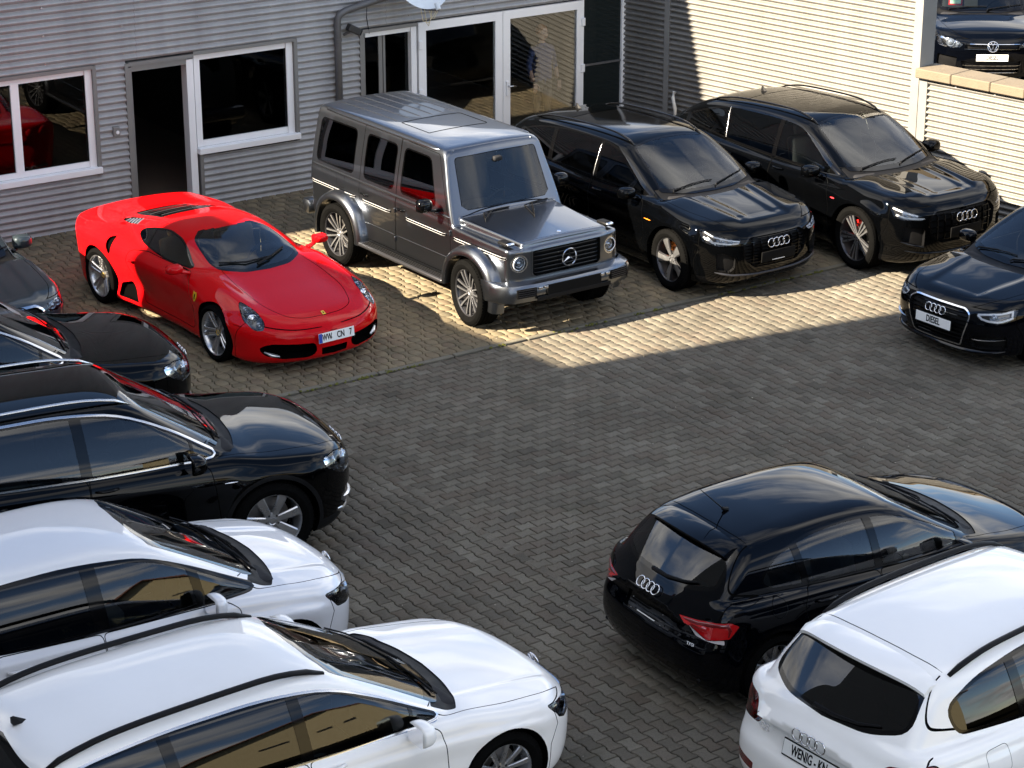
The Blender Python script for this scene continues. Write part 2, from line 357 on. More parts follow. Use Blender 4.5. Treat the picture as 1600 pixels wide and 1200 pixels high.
def body_fn(S):
    """signed inside/outside function of a car body from its longitudinal curves"""
    top = Cv(S['top'], S.get('top_sig', .035)); plan = Cv(S['plan'], .06); belt = Cv(S['belt'], .06); inset = Cv(S['inset'], S.get('inset_sig', .025), .002)
    crown = Cv(S.get('crown', .05), .06); nose = Cv(S['nose'], S.get('nose_sig', .03)); tail = Cv(S['tail'], S.get('tail_sig', .03))
    nsw = Cv(S['nsw'], .04); tsw = Cv(S['tsw'], .04); bot = Cv(S.get('bot', .2), .05); sz = S.get('sillz', .2)
    gw = Cv(S['gw'], .06); tum = Cv(S['tum'], .03); roof = Cv(S['roof'], .06); rc = S.get('rcrown', .05)
    K = dict(shoulder=.07, nose=.09, nosetop=.07, bot=.06, rside=.13, rws=.10, apil=.07, cowl=.02, rrw=.08, tail=.08); K.update(S.get('k', {}))
    wr = S['W']; ws0, ws1 = S['ws']; rw0, rw1 = S['rw']
    def slant(a, b):
        dx = (b[0]-a[0]); dz = (b[1]-a[1]); l = math.hypot(dx, dz); return dx/dz, dz/l
    wsk, wsn = slant(ws0, ws1); rwk, rwn = slant(rw0, rw1)
    wsw = Cv(S.get('wsw', [(0, 0), (.3, .015), (.6, .07), (.8, .16), (1.0, .3)]), .03); rsw = Cv(S.get('rsw', [(0, 0), (.3, .01), (.6, .05), (.8, .11), (1.0, .2)]), .03)
    wsb = S.get('wsb', .02); rwb = S.get('rwb', .02)
    fl = S.get('flare', []); rid = S.get('ridges', []); fb = S.get('fbump', []); extra = S.get('extra'); dents = S.get('dents', [])
    ghz = Cv([(p[0], p[1]-.2) for p in S['belt']], .05)
    def f(x, y, z):
        y = np.abs(y); zb = belt(x); t = (z-sz)/(zb-sz); pl = plan(x); Wd = pl-inset(t)
        for xa, za, ra, am, wd in fl:
            d = np.hypot(x-xa, z-za)-ra; Wd = Wd+am*np.exp(-np.where(d > 0, (d/wd)**2, 0))
        for am, xs, zs, wx, wz in dents:       # soft local bulge of the flank
            Wd = Wd+am*np.exp(-((x-xs)/wx)**2-((z-zs)/wz)**2)
        g = y-Wd
        yy = np.minimum(y/wr, 1.1); zt = top(x)-crown(x)*yy**2.2
        for am, x0, y0, x1, y1, wd in rid:     # bonnet creases
            u = np.clip((x-x0)/(x1-x0), 0, 1); d = y-(y0+(y1-y0)*u); e = np.clip(np.minimum((x-min(x0, x1))/.12, (max(x0, x1)-x)/.12), 0, 1)
            zt = zt+am*e*(1/(1+np.exp(-np.clip(d/wd, -30, 30)))-.5)
        for am, xs, ys, wx, wy in fb:          # wing crests
            zt = zt+am*np.exp(-((x-xs)/wx)**2-((y-ys)/wy)**2)
        gt = z-zt
        lo = smax(g, gt, K['shoulder'])
        gf = x-(nose(z)-nsw(yy)); lo = smax(lo, gf, K['nose'])
        gr = tail(z)+tsw(yy)-x; lo = smax(lo, gr, K['tail'])
        lo = smax(lo, bot(x)-z, K['bot'])
        wg = gw(x)-tum(z); hs = (y-wg)*.97; ht = z-(roof(x)-rc*np.minimum(y/.7, 1.2)**2.3)
        q = np.clip((z-ws0[1])/(ws1[1]-ws0[1]), -.3, 1.3); hf = (x-(ws0[0]+wsk*(z-ws0[1])+wsb*4*q*(1-q)-wsw(yy)))*wsn
        q = np.clip((z-rw0[1])/(rw1[1]-rw0[1]), -.3, 1.3); hr = ((rw0[0]+rwk*(z-rw0[1])-rwb*4*q*(1-q)+rsw(yy))-x)*rwn
        gh = smax(hs, ht, K['rside'])
        e = smax(hf, ht, K['rws']); gh = smax(gh, e, K['apil']); e = smax(hr, ht, K['rrw']); gh = smax(gh, e, K['apil'])
        gh = np.maximum(np.maximum(gh, ghz(x)-z), np.maximum(x-(ws0[0]+S.get('wsext', .3)), (rw0[0]-.06)-x))
        r = smin(lo, gh, K['cowl'])
        if extra is not None: r = extra(r, x, y, z)
        return r
    return f
class Body:
    def __init__(s, S):
        s.S = S; s.f = body_fn(S); h = S.get('h', .03)
        x0, x1, W, H = S['xr']-.12, S['xf']+.12, S['W']+.14, S['H']+.12; zb = .02
        nx = int((x1-x0)/h); ny = int(W/h); nz = int((H-zb)/h)
        xs = np.linspace(x0, x1, nx+1); ys = np.linspace(0, W, ny+1); zs = np.linspace(zb, H, nz+1)
        V = []; ids = {}; F = []
        def vid(i, j, k):
            key = (i, j, k)
            if key not in ids: ids[key] = len(V); V.append((xs[i], ys[j], zs[k]))
            return ids[key]
        for i in range(nx):
            for j in range(ny):
                F.append((vid(i, j, nz), vid(i+1, j, nz), vid(i+1, j+1, nz), vid(i, j+1, nz)))
                F.append((vid(i, j, 0), vid(i, j+1, 0), vid(i+1, j+1, 0), vid(i+1, j, 0)))
            for k in range(nz): F.append((vid(i, ny, k), vid(i, ny, k+1), vid(i+1, ny, k+1), vid(i+1, ny, k)))
        for j in range(ny):
            for k in range(nz):
                F.append((vid(nx, j, k), vid(nx, j+1, k), vid(nx, j+1, k+1), vid(nx, j, k+1)))
                F.append((vid(0, j, k), vid(0, j, k+1), vid(0, j+1, k+1), vid(0, j+1, k)))
        P = np.array(V); zc = S.get('zc', .6); xm = (x0+x1)/2; sx = S.get('corek', .6)
        Q = np.stack([xm+(P[:, 0]-xm)*sx, P[:, 1]*.25, np.full(len(P), zc)+(P[:, 2]-zc)*.12], 1)
        a = np.zeros(len(P)); b = np.ones(len(P))
        for _ in range(20):
            m = (a+b)/2; X = P+(Q-P)*m[:, None]; ins = s.f(X[:, 0], X[:, 1], X[:, 2]) < 0
            b = np.where(ins, m, b); a = np.where(ins, a, m)
        s.V = P+(Q-P)*b[:, None]; s.V[P[:, 1] == 0, 1] = 0
        s.FP = np.full((len(F), 12), -1); s.FP[:, :4] = F; s.FP[:, 4:] = s.FP[:, :1]
        s.cnt = np.full(len(F), 4); s.lab = np.zeros(len(F), int); s.names = ['body']
        A = s.V[s.FP[:, 2]]-s.V[s.FP[:, 0]]; B = s.V[s.FP[:, 3]]-s.V[s.FP[:, 1]]; n = np.cross(A, B)
        s.fn = n/np.maximum(np.linalg.norm(n, axis=1), 1e-12)[:, None]
        c = s.V[s.FP[:, :4]].mean(1)
        if (s.fn*(c-np.array([0, 0, zc]))).sum(1).mean() < 0: raise RuntimeError('winding')
        s.n0 = len(s.V)
    def grad(s, P):
        e = .003; g = np.stack([s.f(P[:, 0]+e, P[:, 1], P[:, 2])-s.f(P[:, 0]-e, P[:, 1], P[:, 2]),
                                s.f(P[:, 0], P[:, 1]+e, P[:, 2])-s.f(P[:, 0], P[:, 1]-e, P[:, 2]),
                                s.f(P[:, 0], P[:, 1], P[:, 2]+e)-s.f(P[:, 0], P[:, 1], P[:, 2]-e)], 1)/(2*e)
        return g
    def normals(s, P):
        g = s.grad(P); g[np.abs(P[:, 1]) < 1e-6, 1] = 0
        return g/np.maximum(np.linalg.norm(g, axis=1), 1e-9)[:, None]
    def hit(s, view, uv, side=1):
        """project 2-D points of a view on the surface -> points, normals"""
        uv = np.atleast_2d(np.asarray(uv, float)); d = np.array(VIEW[view]); n = len(uv)
        if view == 'side': o = np.stack([uv[:, 0], np.full(n, 1.5), uv[:, 1]], 1)
        elif view == 'front': o = np.stack([np.full(n, 3.5), uv[:, 0], uv[:, 1]], 1)
        elif view == 'rear': o = np.stack([np.full(n, -3.5), uv[:, 0], uv[:, 1]], 1)
        elif view == 'top': o = np.stack([uv[:, 0], uv[:, 1], np.full(n, 2.6)], 1)
        elif view == 'fq': o = np.stack([-uv[:, 0]*SQ, uv[:, 0]*SQ, uv[:, 1]], 1)+d*4
        else: o = np.stack([uv[:, 0]*SQ, uv[:, 0]*SQ, uv[:, 1]], 1)+d*4
        T = {'side': 1.6, 'front': 3.5, 'rear': 3.5, 'top': 2.5}.get(view, 4.5); ns = 90
        ts = np.linspace(0, T, ns+1); X = (o[:, None, :]-d*ts[None, :, None]).reshape(-1, 3); val = s.f(X[:, 0], X[:, 1], X[:, 2]).reshape(n, ns+1) < 0
        k = np.where(val.any(1), val.argmax(1), ns); a = ts[np.maximum(k-1, 0)]; b = ts[k]
        for _ in range(14):
            m = (a+b)/2; ins = s.f(*(o-d*m[:, None]).T) < 0; b = np.where(ins, m, b); a = np.where(ins, a, m)
        P = o-d*b[:, None]; return P, s.normals(P)
    def label(s, name):
        if name not in s.names: s.names.append(name)
        return s.names.index(name)
    def cut(s, view, poly, name, allow=('body',), thr=.12, cond=None):
        poly = ccw(np.asarray(poly, float)); L = s.label(name); al = [s.label(a) for a in allow]
        uv = to_uv(s.V, view); P = uv[s.FP]; mn = P.min(1); mx = P.max(1); pmn = poly.min(0); pmx = poly.max(0)
        m = np.isin(s.lab, al) & (mx[:, 0] >= pmn[0]) & (mn[:, 0] <= pmx[0]) & (mx[:, 1] >= pmn[1]) & (mn[:, 1] <= pmx[1])
        if thr is not None: m &= s.fn@np.array(VIEW[view]) > thr
        if cond is not None: m &= cond(s.V[s.FP].mean(1))
        idx = np.nonzero(m)[0]
        if len(idx) == 0: return
        A = poly; B = np.roll(poly, -1, 0); D = B-A; Ln = np.maximum(np.hypot(D[:, 0], D[:, 1]), 1e-9); Nn = np.stack([D[:, 1], -D[:, 0]], 1)/Ln[:, None]
        smn = np.minimum(A, B); smx = np.maximum(A, B); E = 1e-4
        fm, fx = mn[idx], mx[idx]
        ov = (fx[:, None, 0] >= smn[None, :, 0]-E) & (fm[:, None, 0] <= smx[None, :, 0]+E) & (fx[:, None, 1] >= smn[None, :, 1]-E) & (fm[:, None, 1] <= smx[None, :, 1]+E)
        c = (fm+fx)/2; hw = (fx-fm)/2; dist = np.abs((c[:, None, 0]-A[None, :, 0])*Nn[None, :, 0]+(c[:, None, 1]-A[None, :, 1])*Nn[None, :, 1])
        ov &= dist <= hw[:, None, 0]*np.abs(Nn[None, :, 0])+hw[:, None, 1]*np.abs(Nn[None, :, 1])+E
        hitf = np.nonzero(ov.any(1))[0]
        VL = []; UL = []; nv = len(s.V); cache = {}; Vn = s.V; newF = []; newN = []; newL = []; dead = []
        def getuv(i): return uv[i] if i < nv else UL[i-nv]
        def get3(i): return Vn[i] if i < nv else VL[i-nv]
        for h in hitf:
            fi = idx[h]; frs = [list(s.FP[fi, :s.cnt[fi]])]; split = False
            for k in np.nonzero(ov[h])[0]:
                ax, ay = A[k]; nx_, ny_ = Nn[k]; out = []
                for fr in frs:
                    U = [getuv(i) for i in fr]
                    if max(u[0] for u in U) < smn[k, 0]-E or min(u[0] for u in U) > smx[k, 0]+E or max(u[1] for u in U) < smn[k, 1]-E or min(u[1] for u in U) > smx[k, 1]+E: out.append(fr); continue
                    ds = [(u[0]-ax)*nx_+(u[1]-ay)*ny_ for u in U]; ds = [0 if abs(v) < 2e-4 else v for v in ds]
                    if max(ds) <= 0 or min(ds) >= 0: out.append(fr); continue
                    pos = []; neg = []; nf = len(fr)
                    for q in range(nf):
                        a_, b_ = fr[q], fr[(q+1) % nf]; da, db = ds[q], ds[(q+1) % nf]
                        if da >= 0: pos.append(a_)
                        if da <= 0: neg.append(a_)
                        if da*db < 0:
                            key = (min(a_, b_), max(a_, b_), k); v = cache.get(key)
                            if v is None:
                                t = da/(da-db); v = nv+len(VL); VL.append(get3(a_)+(get3(b_)-get3(a_))*t); UL.append(getuv(a_)+(getuv(b_)-getuv(a_))*t); cache[key] = v
                            pos.append(v); neg.append(v)
                    for pl in (pos, neg):
                        if len(pl) >= 3: out.append(pl[:12])
                    split = True
                frs = out
            if split:
                dead.append(fi)
                for fr in frs: newF.append(fr); newN.append(s.fn[fi]); newL.append(s.lab[fi])
        if VL:
            s.V = np.concatenate([s.V, np.array(VL)]); uv = np.concatenate([uv, np.array(UL)])
        keep = np.ones(len(s.FP), bool); keep[dead] = False; cand = m.copy()
        fp = np.full((len(newF), 12), -1); cn = np.zeros(len(newF), int)
        for i, fr in enumerate(newF): fp[i, :len(fr)] = fr; fp[i, len(fr):] = fr[0]; cn[i] = len(fr)
        s.FP = np.concatenate([s.FP[keep], fp]); s.cnt = np.concatenate([s.cnt[keep], cn]); s.lab = np.concatenate([s.lab[keep], np.array(newL, int)])
        s.fn = np.concatenate([s.fn[keep], np.array(newN).reshape(-1, 3)]); cand = np.concatenate([cand[keep], np.ones(len(newF), bool)])
        ci = np.nonzero(cand)[0]
        w = np.arange(12)[None] < s.cnt[ci][:, None]; C = (uv[s.FP[ci]]*w[..., None]).sum(1)/s.cnt[ci][:, None]
        s.lab[ci[inpoly(C, poly)]] = L
    def panel(s, view, poly, name, gap=.0075, **k):
        """panel with a shut line round it"""
        s.cut(view, offs(poly, gap/2), 'gap', **k)
        k2 = dict(k); k2['allow'] = ('gap',); s.cut(view, offs(poly, -gap/2), name, **k2)
    def framed(s, view, poly, name, frame, fw=.02, gap=0, **k):
        s.cut(view, offs(poly, fw), frame, **k); k2 = dict(k); k2['allow'] = (frame,); s.cut(view, poly, name, **k2)
    def finish(s):
        k = s.n0
        if len(s.V) > k:
            Q = s.V[k:].copy()
            for _ in range(2):
                g = s.grad(Q); q = (g*g).sum(1); Q = Q-g*(np.clip(s.f(*Q.T), -.01, .01)/np.maximum(q, .2))[:, None]
            Q[np.abs(s.V[k:, 1]) < 1e-7, 1] = 0; s.V[k:] = Q
        s.N = s.normals(s.V)
    def sub(s, name, shift=0.0, mirror=None):
        """(V,F,N) of one label. mirror None: both halves welded; +1 left half; -1 right half"""
        fi = np.nonzero(s.lab == s.label(name))[0]
        if len(fi) == 0: return None
        used = np.unique(s.FP[fi]); remap = np.full(len(s.V), -1); remap[used] = np.arange(len(used))
        V = s.V[used]-s.N[used]*shift; N = s.N[used]; F = [list(remap[s.FP[i, :s.cnt[i]]]) for i in fi]
        mirV = V*np.array([1, -1, 1]); mirN = N*np.array([1, -1, 1])
        if mirror == 1: return V, F, N
        if mirror == -1: return mirV, [f[::-1] for f in F], mirN
        cen = np.abs(V[:, 1]) < 1e-6; m2 = np.where(cen, np.arange(len(V)), 0); nz = np.nonzero(~cen)[0]; m2[nz] = len(V)+np.arange(len(nz))
        return np.concatenate([V, mirV[nz]]), F+[[int(m2[i]) for i in f[::-1]] for f in F], np.concatenate([N, mirN[nz]])
    def border(s, name, other=None):
        """boundary edges (a,b) of a label region, oriented as in its faces"""
        fi = np.nonzero(s.lab == s.label(name))[0]; E = {}
        for i in fi:
            f = s.FP[i, :s.cnt[i]]
            for q in range(len(f)):
                a, b = int(f[q]), int(f[(q+1) % len(f)])
                if (b, a) in E: del E[(b, a)]
                else: E[(a, b)] = 1
        return [e for e in E if not (abs(s.V[e[0], 1]) < 1e-6 and abs(s.V[e[1], 1]) < 1e-6)]
# ------------------------------------------------------------------ shared car parts
TXT = {}
def text_mesh(s, size=.08, ext=.0015, sx=1.0):
    key = (s, size, sx)
    if key in TXT: return TXT[key]
    c = bpy.data.curves.new('t', 'FONT'); c.body = s; c.size = size; c.extrude = ext; c.align_x = 'CENTER'; c.align_y = 'CENTER'; c.offset = .0017 if size > .05 else 0
    o = bpy.data.objects.new('t', c); COL.objects.link(o); bpy.context.view_layer.update()
    me = bpy.data.meshes.new_from_object(o.evaluated_get(bpy.context.evaluated_depsgraph_get()))
    bpy.data.objects.remove(o); bpy.data.curves.remove(c)
    V = np.array([v.co[:] for v in me.vertices])*np.array([sx, 1, 1]); F = [list(p.vertices) for p in me.polygons]; bpy.data.meshes.remove(me)
    TXT[key] = (V, F); return TXT[key]
for a in (('DIESEL', .105, .66), ('WW', .1, .6), ('CN', .1, .68), ('7', .1, .68), ('WENIG - KN', .105, .60), ('Q5', .07, 1.3), ('TFSI', .035, 1.3), ('T', .085, .8), ('CITROEN-T', .08, .8), ('sport', .03, 1.2)): text_mesh(*a[:2], sx=a[2])
def basis(pos, nrm, up=(0, 0, 1)):
    """matrix whose z is the surface normal, y is up, x to the viewer's right"""
    z = Vector(nrm).normalized(); y = Vector(up)-z*Vector(up).dot(z); y.normalize(); x = y.cross(z)
    m = Matrix((x, y, z)).transposed().to_4x4(); m.translation = Vector(pos); return m
def put(V, Mx): return [Mx @ Vector(v) for v in V]
def rings(mb, Mx, w=.28, r=.0055):
    R = w/6.2*1.0; rr = w*.18
    for k in range(4):
        cx = (k-1.5)*rr*1.52
        mb.tube([Mx @ Vector((cx+rr*math.cos(a), rr*math.sin(a), .012)) for a in np.linspace(0, 2*math.pi, 25)[:-1]], r, 6, closed=True, up=Mx.to_3x3() @ Vector((0, 0, 1)))
def star(mb, Mx, r=.1):
    up = Mx.to_3x3() @ Vector((0, 0, 1))
    mb.tube([Mx @ Vector((r*math.cos(a), r*math.sin(a), .015)) for a in np.linspace(0, 2*math.pi, 29)[:-1]], r*.085, 6, closed=True, up=up)
    for k in range(3):
        a = math.pi/2+k*2*math.pi/3; d = Vector((math.cos(a), math.sin(a), 0)); t = Vector((-d.y, d.x, 0))
        V = [Mx @ (d*r*.97+Vector((0, 0, .012))), Mx @ (t*r*.17+Vector((0, 0, .008))), Mx @ (-t*r*.17+Vector((0, 0, .008))), Mx @ Vector((0, 0, .03)), Mx @ (d*r*.97+Vector((0, 0, .016)))]
        mb.add(V, [(1, 0, 4, 3), (0, 2, 3, 4), (2, 1, 3)])
def vwlogo(mb, Mx, r=.07):
    up = Mx.to_3x3() @ Vector((0, 0, 1)); q = lambda x, y: Mx @ Vector((x*r, y*r, .014))
    mb.tube([q(math.cos(a), math.sin(a)) for a in np.linspace(0, 2*math.pi, 25)[:-1]], r*.1, 6, closed=True, up=up)
    for P in ([(-.35, .9), (0, .12), (.35, .9)], [(-.85, .45), (-.38, -.8), (0, 0), (.38, -.8), (.85, .45)]):
        mb.tube([q(*p) for p in P], r*.085, 6, up=up)
def plate(parent, pos, nrm, txt=None, w=.52, h=.11, up=(0, 0, 1), euro=False, holder=True):
    Mx = basis(pos, nrm, up); mb = MB()
    if holder:
        mb.rbox((0, 0, 0), (w+.016, h+.02, .014), .004); b = MB(); b.V = put(mb.V, Mx); b.F = mb.F; b.M = mb.M
        b.build('plate_holder', M('plate_black'), parent, angle=40)
    if txt is None: return
    mb = MB(); mb.rbox((0, .004 if holder else 0, .010), (w, h, .004), .002); b = MB(); b.V = put(mb.V, Mx); b.F = mb.F; b.M = mb.M
    pl = b.build('number_plate', M('plate_white'), parent)
    t = MB()
    for s, sz, sx, dx in txt:
        V, F = text_mesh(s, sz, sx=sx); t.add([Mx @ Vector((v[0]+dx, v[1]+(.004 if holder else 0), v[2]+.0135)) for v in V], F)
    t.build('lettering', M('plate_black'), pl)
    if euro:
        e = MB(); e.box((-w/2+.024, .004 if holder else 0, .0105), (.045, h-.006, .005)); e.V = put(e.V, Mx); e.build('country_band', M('plate_blue'), pl)
        e = MB(); e.lathe([(0, .0135), (.014, .0135), (.014, .011)], 'z', 12, (-.075, -.012, 0)); e.V = put(e.V, Mx); e.build('seal_sticker', M('caliper_grey'), pl)
WH = {}
def wheel_mesh(style, R, rr, w):
    key = (style, R, rr, w)
    if key in WH: return WH[key]
    h = w/2; t = MB()
    pr = [(rr-.004, -h+.02), (rr+.012, -h+.004), (rr+.03, -h-.004), ((rr+R)/2, -h-.012), (R-.025, -h+.0), (R-.009, -h+.012), (R-.002, -h+.03)]
    tr = []
    for k in range(5):
        y = -h+.04+(w-.08)*k/4; tr += [(R, y-.014), (R, y+.006), (R-.008, y+.008), (R-.008, y+.014)]
    pr = pr+tr[:-2]+[(r_, -y_) for r_, y_ in pr[::-1]]
    t.lathe(pr, 'y', 64)
    bl = MB()                                        # tread blocks on the shoulder
    for i in range(64):
        a = 2*math.pi*i/64
        for sgn in (-1, 1):
            Mx = Matrix.Rotation(-a, 3, 'Y'); bl.box(Mx @ Vector((R-.006, sgn*(h-.03), 0)), (.011, .035, .022), M=Mx)
    t.add(bl.V, bl.F); ty = mkmesh('tyre', t.V, t.F, M('rubber')); ty.polygons.foreach_set('use_smooth', [True]*len(ty.polygons)); ty.set_sharp_from_angle(angle=R_(35))
    P = STYLES[style]; f = h-P.get('inset', .018); a_ = MB()
    a_.lathe([(rr-.012, f-.012), (rr-.004, f), (rr+.004, f+.004), (rr+.006, f-.006), (rr-.002, f-.02), (rr-.016, f-.05), (rr-.022, -h+.03), (rr-.01, -h+.01)], 'y', 56, m=P.get('barrel', 0))
    n = P['n']; hub = P.get('hub', .065)
    for k in range(n):
        for off, skew in P.get('legs', [(0, 0)]):
            a = 2*math.pi*k/n+math.pi/2; Mx = Matrix.Rotation(-a, 3, 'Y'); st = []
            for q in range(5):
                u = q/4; r = hub*.6+(rr-.008-hub*.6)*u; wd = P['w0']+(P['w1']-P['w0'])*u**P.get('wp', 1); c = off*(P.get('off0', .4)+(1-P.get('off0', .4))*u)+skew*u*u
                y = f-.012-P.get('dish', .03)*(1-u)**1.5; d = P.get('depth', .022)
                st.append([(r, y, c-wd/2*.72), (r, y, c+wd/2*.72), (r, y-.007, c+wd/2), (r, y-d, c+wd/2), (r, y-d, c-wd/2), (r, y-.007, c-wd/2)])
            V = [Mx @ Vector(p) for s_ in st for p in s_]; F = []; mi = []
            for q in range(4):
                for j in range(6):
                    F.append((q*6+j, (q+1)*6+j, (q+1)*6+(j+1) % 6, q*6+(j+1) % 6)); mi.append(P.get('face', 0) if j in (0,) else P.get('sidem', P.get('face', 0)))
            b0 = len(a_.V); a_.V += V; a_.F += [[b0+i for i in ff] for ff in F]; a_.M += mi
    y0 = f-.012-P.get('dish', .03)
    a_.lathe([(0.0, y0+.006), (hub*.55, y0+.006), (hub, y0-.002), (hub*1.08, y0-.03)], 'y', 24, m=P.get('face', 0))
    for k in range(5):
        a = 2*math.pi*k/5+.3; a_.lathe([(0, y0+.001), (.011, y0+.001), (.011, y0-.004)], 'y', 8, (hub*.72*math.cos(a), .004, hub*.72*math.sin(a)), m=1)
    rm = mkmesh('rim', a_.V, a_.F, [M('alloy'), M('alloy_dark')]); rm.polygons.foreach_set('material_index', a_.M)
    rm.polygons.foreach_set('use_smooth', [True]*len(rm.polygons)); rm.set_sharp_from_angle(angle=R_(28))
    c = MB(); c.lathe([(0, y0-.012), (hub*.42, y0+.010), (hub*.45, y0+.004)], 'y', 16); cp = mkmesh('hub_cap', [(v[0], v[1], v[2]) for v in c.V], c.F, M(P.get('cap', 'alloy_dark')))
    b = MB(); b.lathe([(.05, -.03), (rr*.72, -.03), (rr*.72, -.052), (.05, -.052), (.05, -.2), (.0, -.2)], 'y', 40); b.lathe([(.0, -.11), (rr-.02, -.11)], 'y', 40)
    br = mkmesh('brake_disc', b.V, b.F, M('brake'))
    cm = None
    if P.get('cal'):
        b = MB(); pts = []
        for q in range(7):
            a = R_(20+q*9); pts.append((rr*.7*math.cos(a), -.02, rr*.7*math.sin(a)))
        b.tube(pts, .045, 6, flat=.8, up=(0, 1, 0)); cm = mkmesh('brake_caliper', b.V, b.F, M(P['cal']))
    bk = MB(); bk.lathe([(0, -.10), (rr-.024, -.10), (rr-.024, -.12)], 'y', 32); bkm = mkmesh('brake_dust_shield', bk.V, bk.F, M('underbody'))
    WH[key] = (ty, rm, cp, br, cm, bkm); return WH[key]
STYLES = {
 'five_double': dict(n=5, legs=[(-.035, .0), (.035, 0)], off0=.55, w0=.034, w1=.04, dish=.045, face=0, sidem=0, hub=.07, cap='badge_yellow', cal=None, inset=.012),
 'amg_multi': dict(n=7, legs=[(-.045, 0), (.045, 0)], off0=.45, w0=.022, w1=.03, dish=.035, face=0, sidem=1, barrel=1, hub=.075, cap='alloy'),
 'etron_blade': dict(n=5, legs=[(0, .02)], w0=.05, w1=.15, wp=1.1, dish=.03, face=0, sidem=1, barrel=1, hub=.06, cal='caliper_orange'),
 'q8_y': dict(n=5, legs=[(-.07, .0), (.07, 0), (0, 0)], off0=.25, w0=.024, w1=.034, dish=.03, face=0, sidem=1, barrel=1, hub=.06, cal='caliper_red'),
 'seven': dict(n=7, legs=[(0, 0)], w0=.055, w1=.095, dish=.03, face=0, sidem=0, hub=.085, cap='alloy', wp=.8),
 'ten': dict(n=10, legs=[(0, 0)], w0=.03, w1=.045, dish=.03, face=0, sidem=0, hub=.07, cap='alloy_dark'),
}
def add_wheels(car, S):
    ms = wheel_mesh(S['style'], S['R'], S['rim'], S.get('tw', .24)); msr = wheel_mesh(S['style'], S.get('Rr', S['R']), S['rim'], S.get('twr', S.get('tw', .24)))
    for xa, m3, R, tw, trk in ((S['wb']/2, ms, S['R'], S.get('tw', .24), S['trk']), (-S['wb']/2, msr, S.get('Rr', S['R']), S.get('twr', S.get('tw', .24)), S.get('trkr', S['trk']))):
        for sd in (1, -1):
            st = S.get('steer', 0) if xa > 0 else 0
            Mw = Matrix.Translation((xa, sd*(trk-tw/2), R)) @ Matrix.Rotation(st, 4, 'Z') @ (Matrix.Rotation(0 if sd > 0 else math.pi, 4, 'Z')) @ Matrix.Rotation(S.get('wrot', .2)*(1+xa), 4, 'Y')
            w = ob('wheel', m3[0], car); w.matrix_local = Mw
            for nm, me in (('rim', m3[1]), ('hub_cap', m3[2]), ('brake_disc', m3[3]), ('brake_dust_shield', m3[5])):
                c = ob(nm, me, w)
            if m3[4]:
                c = ob('brake_caliper', m3[4], w); c.matrix_local = Matrix.Rotation(-S.get('wrot', .2)*(1+xa), 4, 'Y')
def superell(c, d, e=.7, n=14, flat_back=True, M3=None):
    """rounded pod, flat towards -x"""
    V = []; F = []; c = Vector(c)
    sg = lambda v, p: math.copysign(abs(v)**p, v)
    for i in range(n+1):
        ph = -math.pi/2+math.pi*i/n
        for j in range(2*n):
            th = 2*math.pi*j/(2*n)
            x = sg(math.sin(ph), e); r = abs(math.cos(ph))**e
            if flat_back and x < 0: x *= .25
            p = Vector((x*d[0], r*sg(math.cos(th), e)*d[1], r*sg(math.sin(th), e)*d[2]))
            V.append(c+(M3 @ p if M3 else p))
    for i in range(n):
        for j in range(2*n): F.append((i*2*n+j, i*2*n+(j+1) % (2*n), (i+1)*2*n+(j+1) % (2*n), (i+1)*2*n+j))
    return V, F
def add_mirrors(car, S):
    x, y, z, d = S['mir']; pm = S.get('mirmat', S['paint'])
    for sd in (1, -1):
        b = MB(); V, F = superell((x, sd*y, z), d, .72); b.add(V, F)
        h = b.build('wing_mirror', M(pm), car, smooth=True)
        g = MB(); g.add([(x-d[0]*.27, sd*(y+d[1]*.86*a), z+d[2]*.84*e) for a, e in ((-1, -.8), (-.85, -1), (.8, -1), (1, -.8), (1, .8), (.85, 1), (-.85, 1), (-1, .8))], [(0, 1, 2, 3, 4, 5, 6, 7)])
        g.build('mirror_glass', M('chrome'), h)
        f = MB(); ft = S.get('mirfoot', (x+.04, y-.17, z-.13)); f.tube([(x, sd*(y-d[1]*.6), z-d[2]*.6), ((x+ft[0])/2, sd*(y*.5+ft[1]*.5), z-d[2]*.9), (ft[0], sd*ft[1], ft[2])], [.035, .03, .04], 8, flat=.6)
        f.build('mirror_foot', M(S.get('mirfootmat', 'gloss_black')), h, smooth=True)
def seat(mb, x, y, z, w=.5, bench=False):
    Mx = Matrix.Rotation(R_(-14), 3, 'Y')
    mb.rbox((x, y, z), (.52, w, .16), .05); mb.rbox((x-.30, y, z+.36), (.14, w, .62), .05, M=Mx)
    for dy in ((-.36, .36) if bench else (0,)): mb.rbox((x-.40, y+dy, z+.74), (.1, .25, .17), .04, M=Mx)
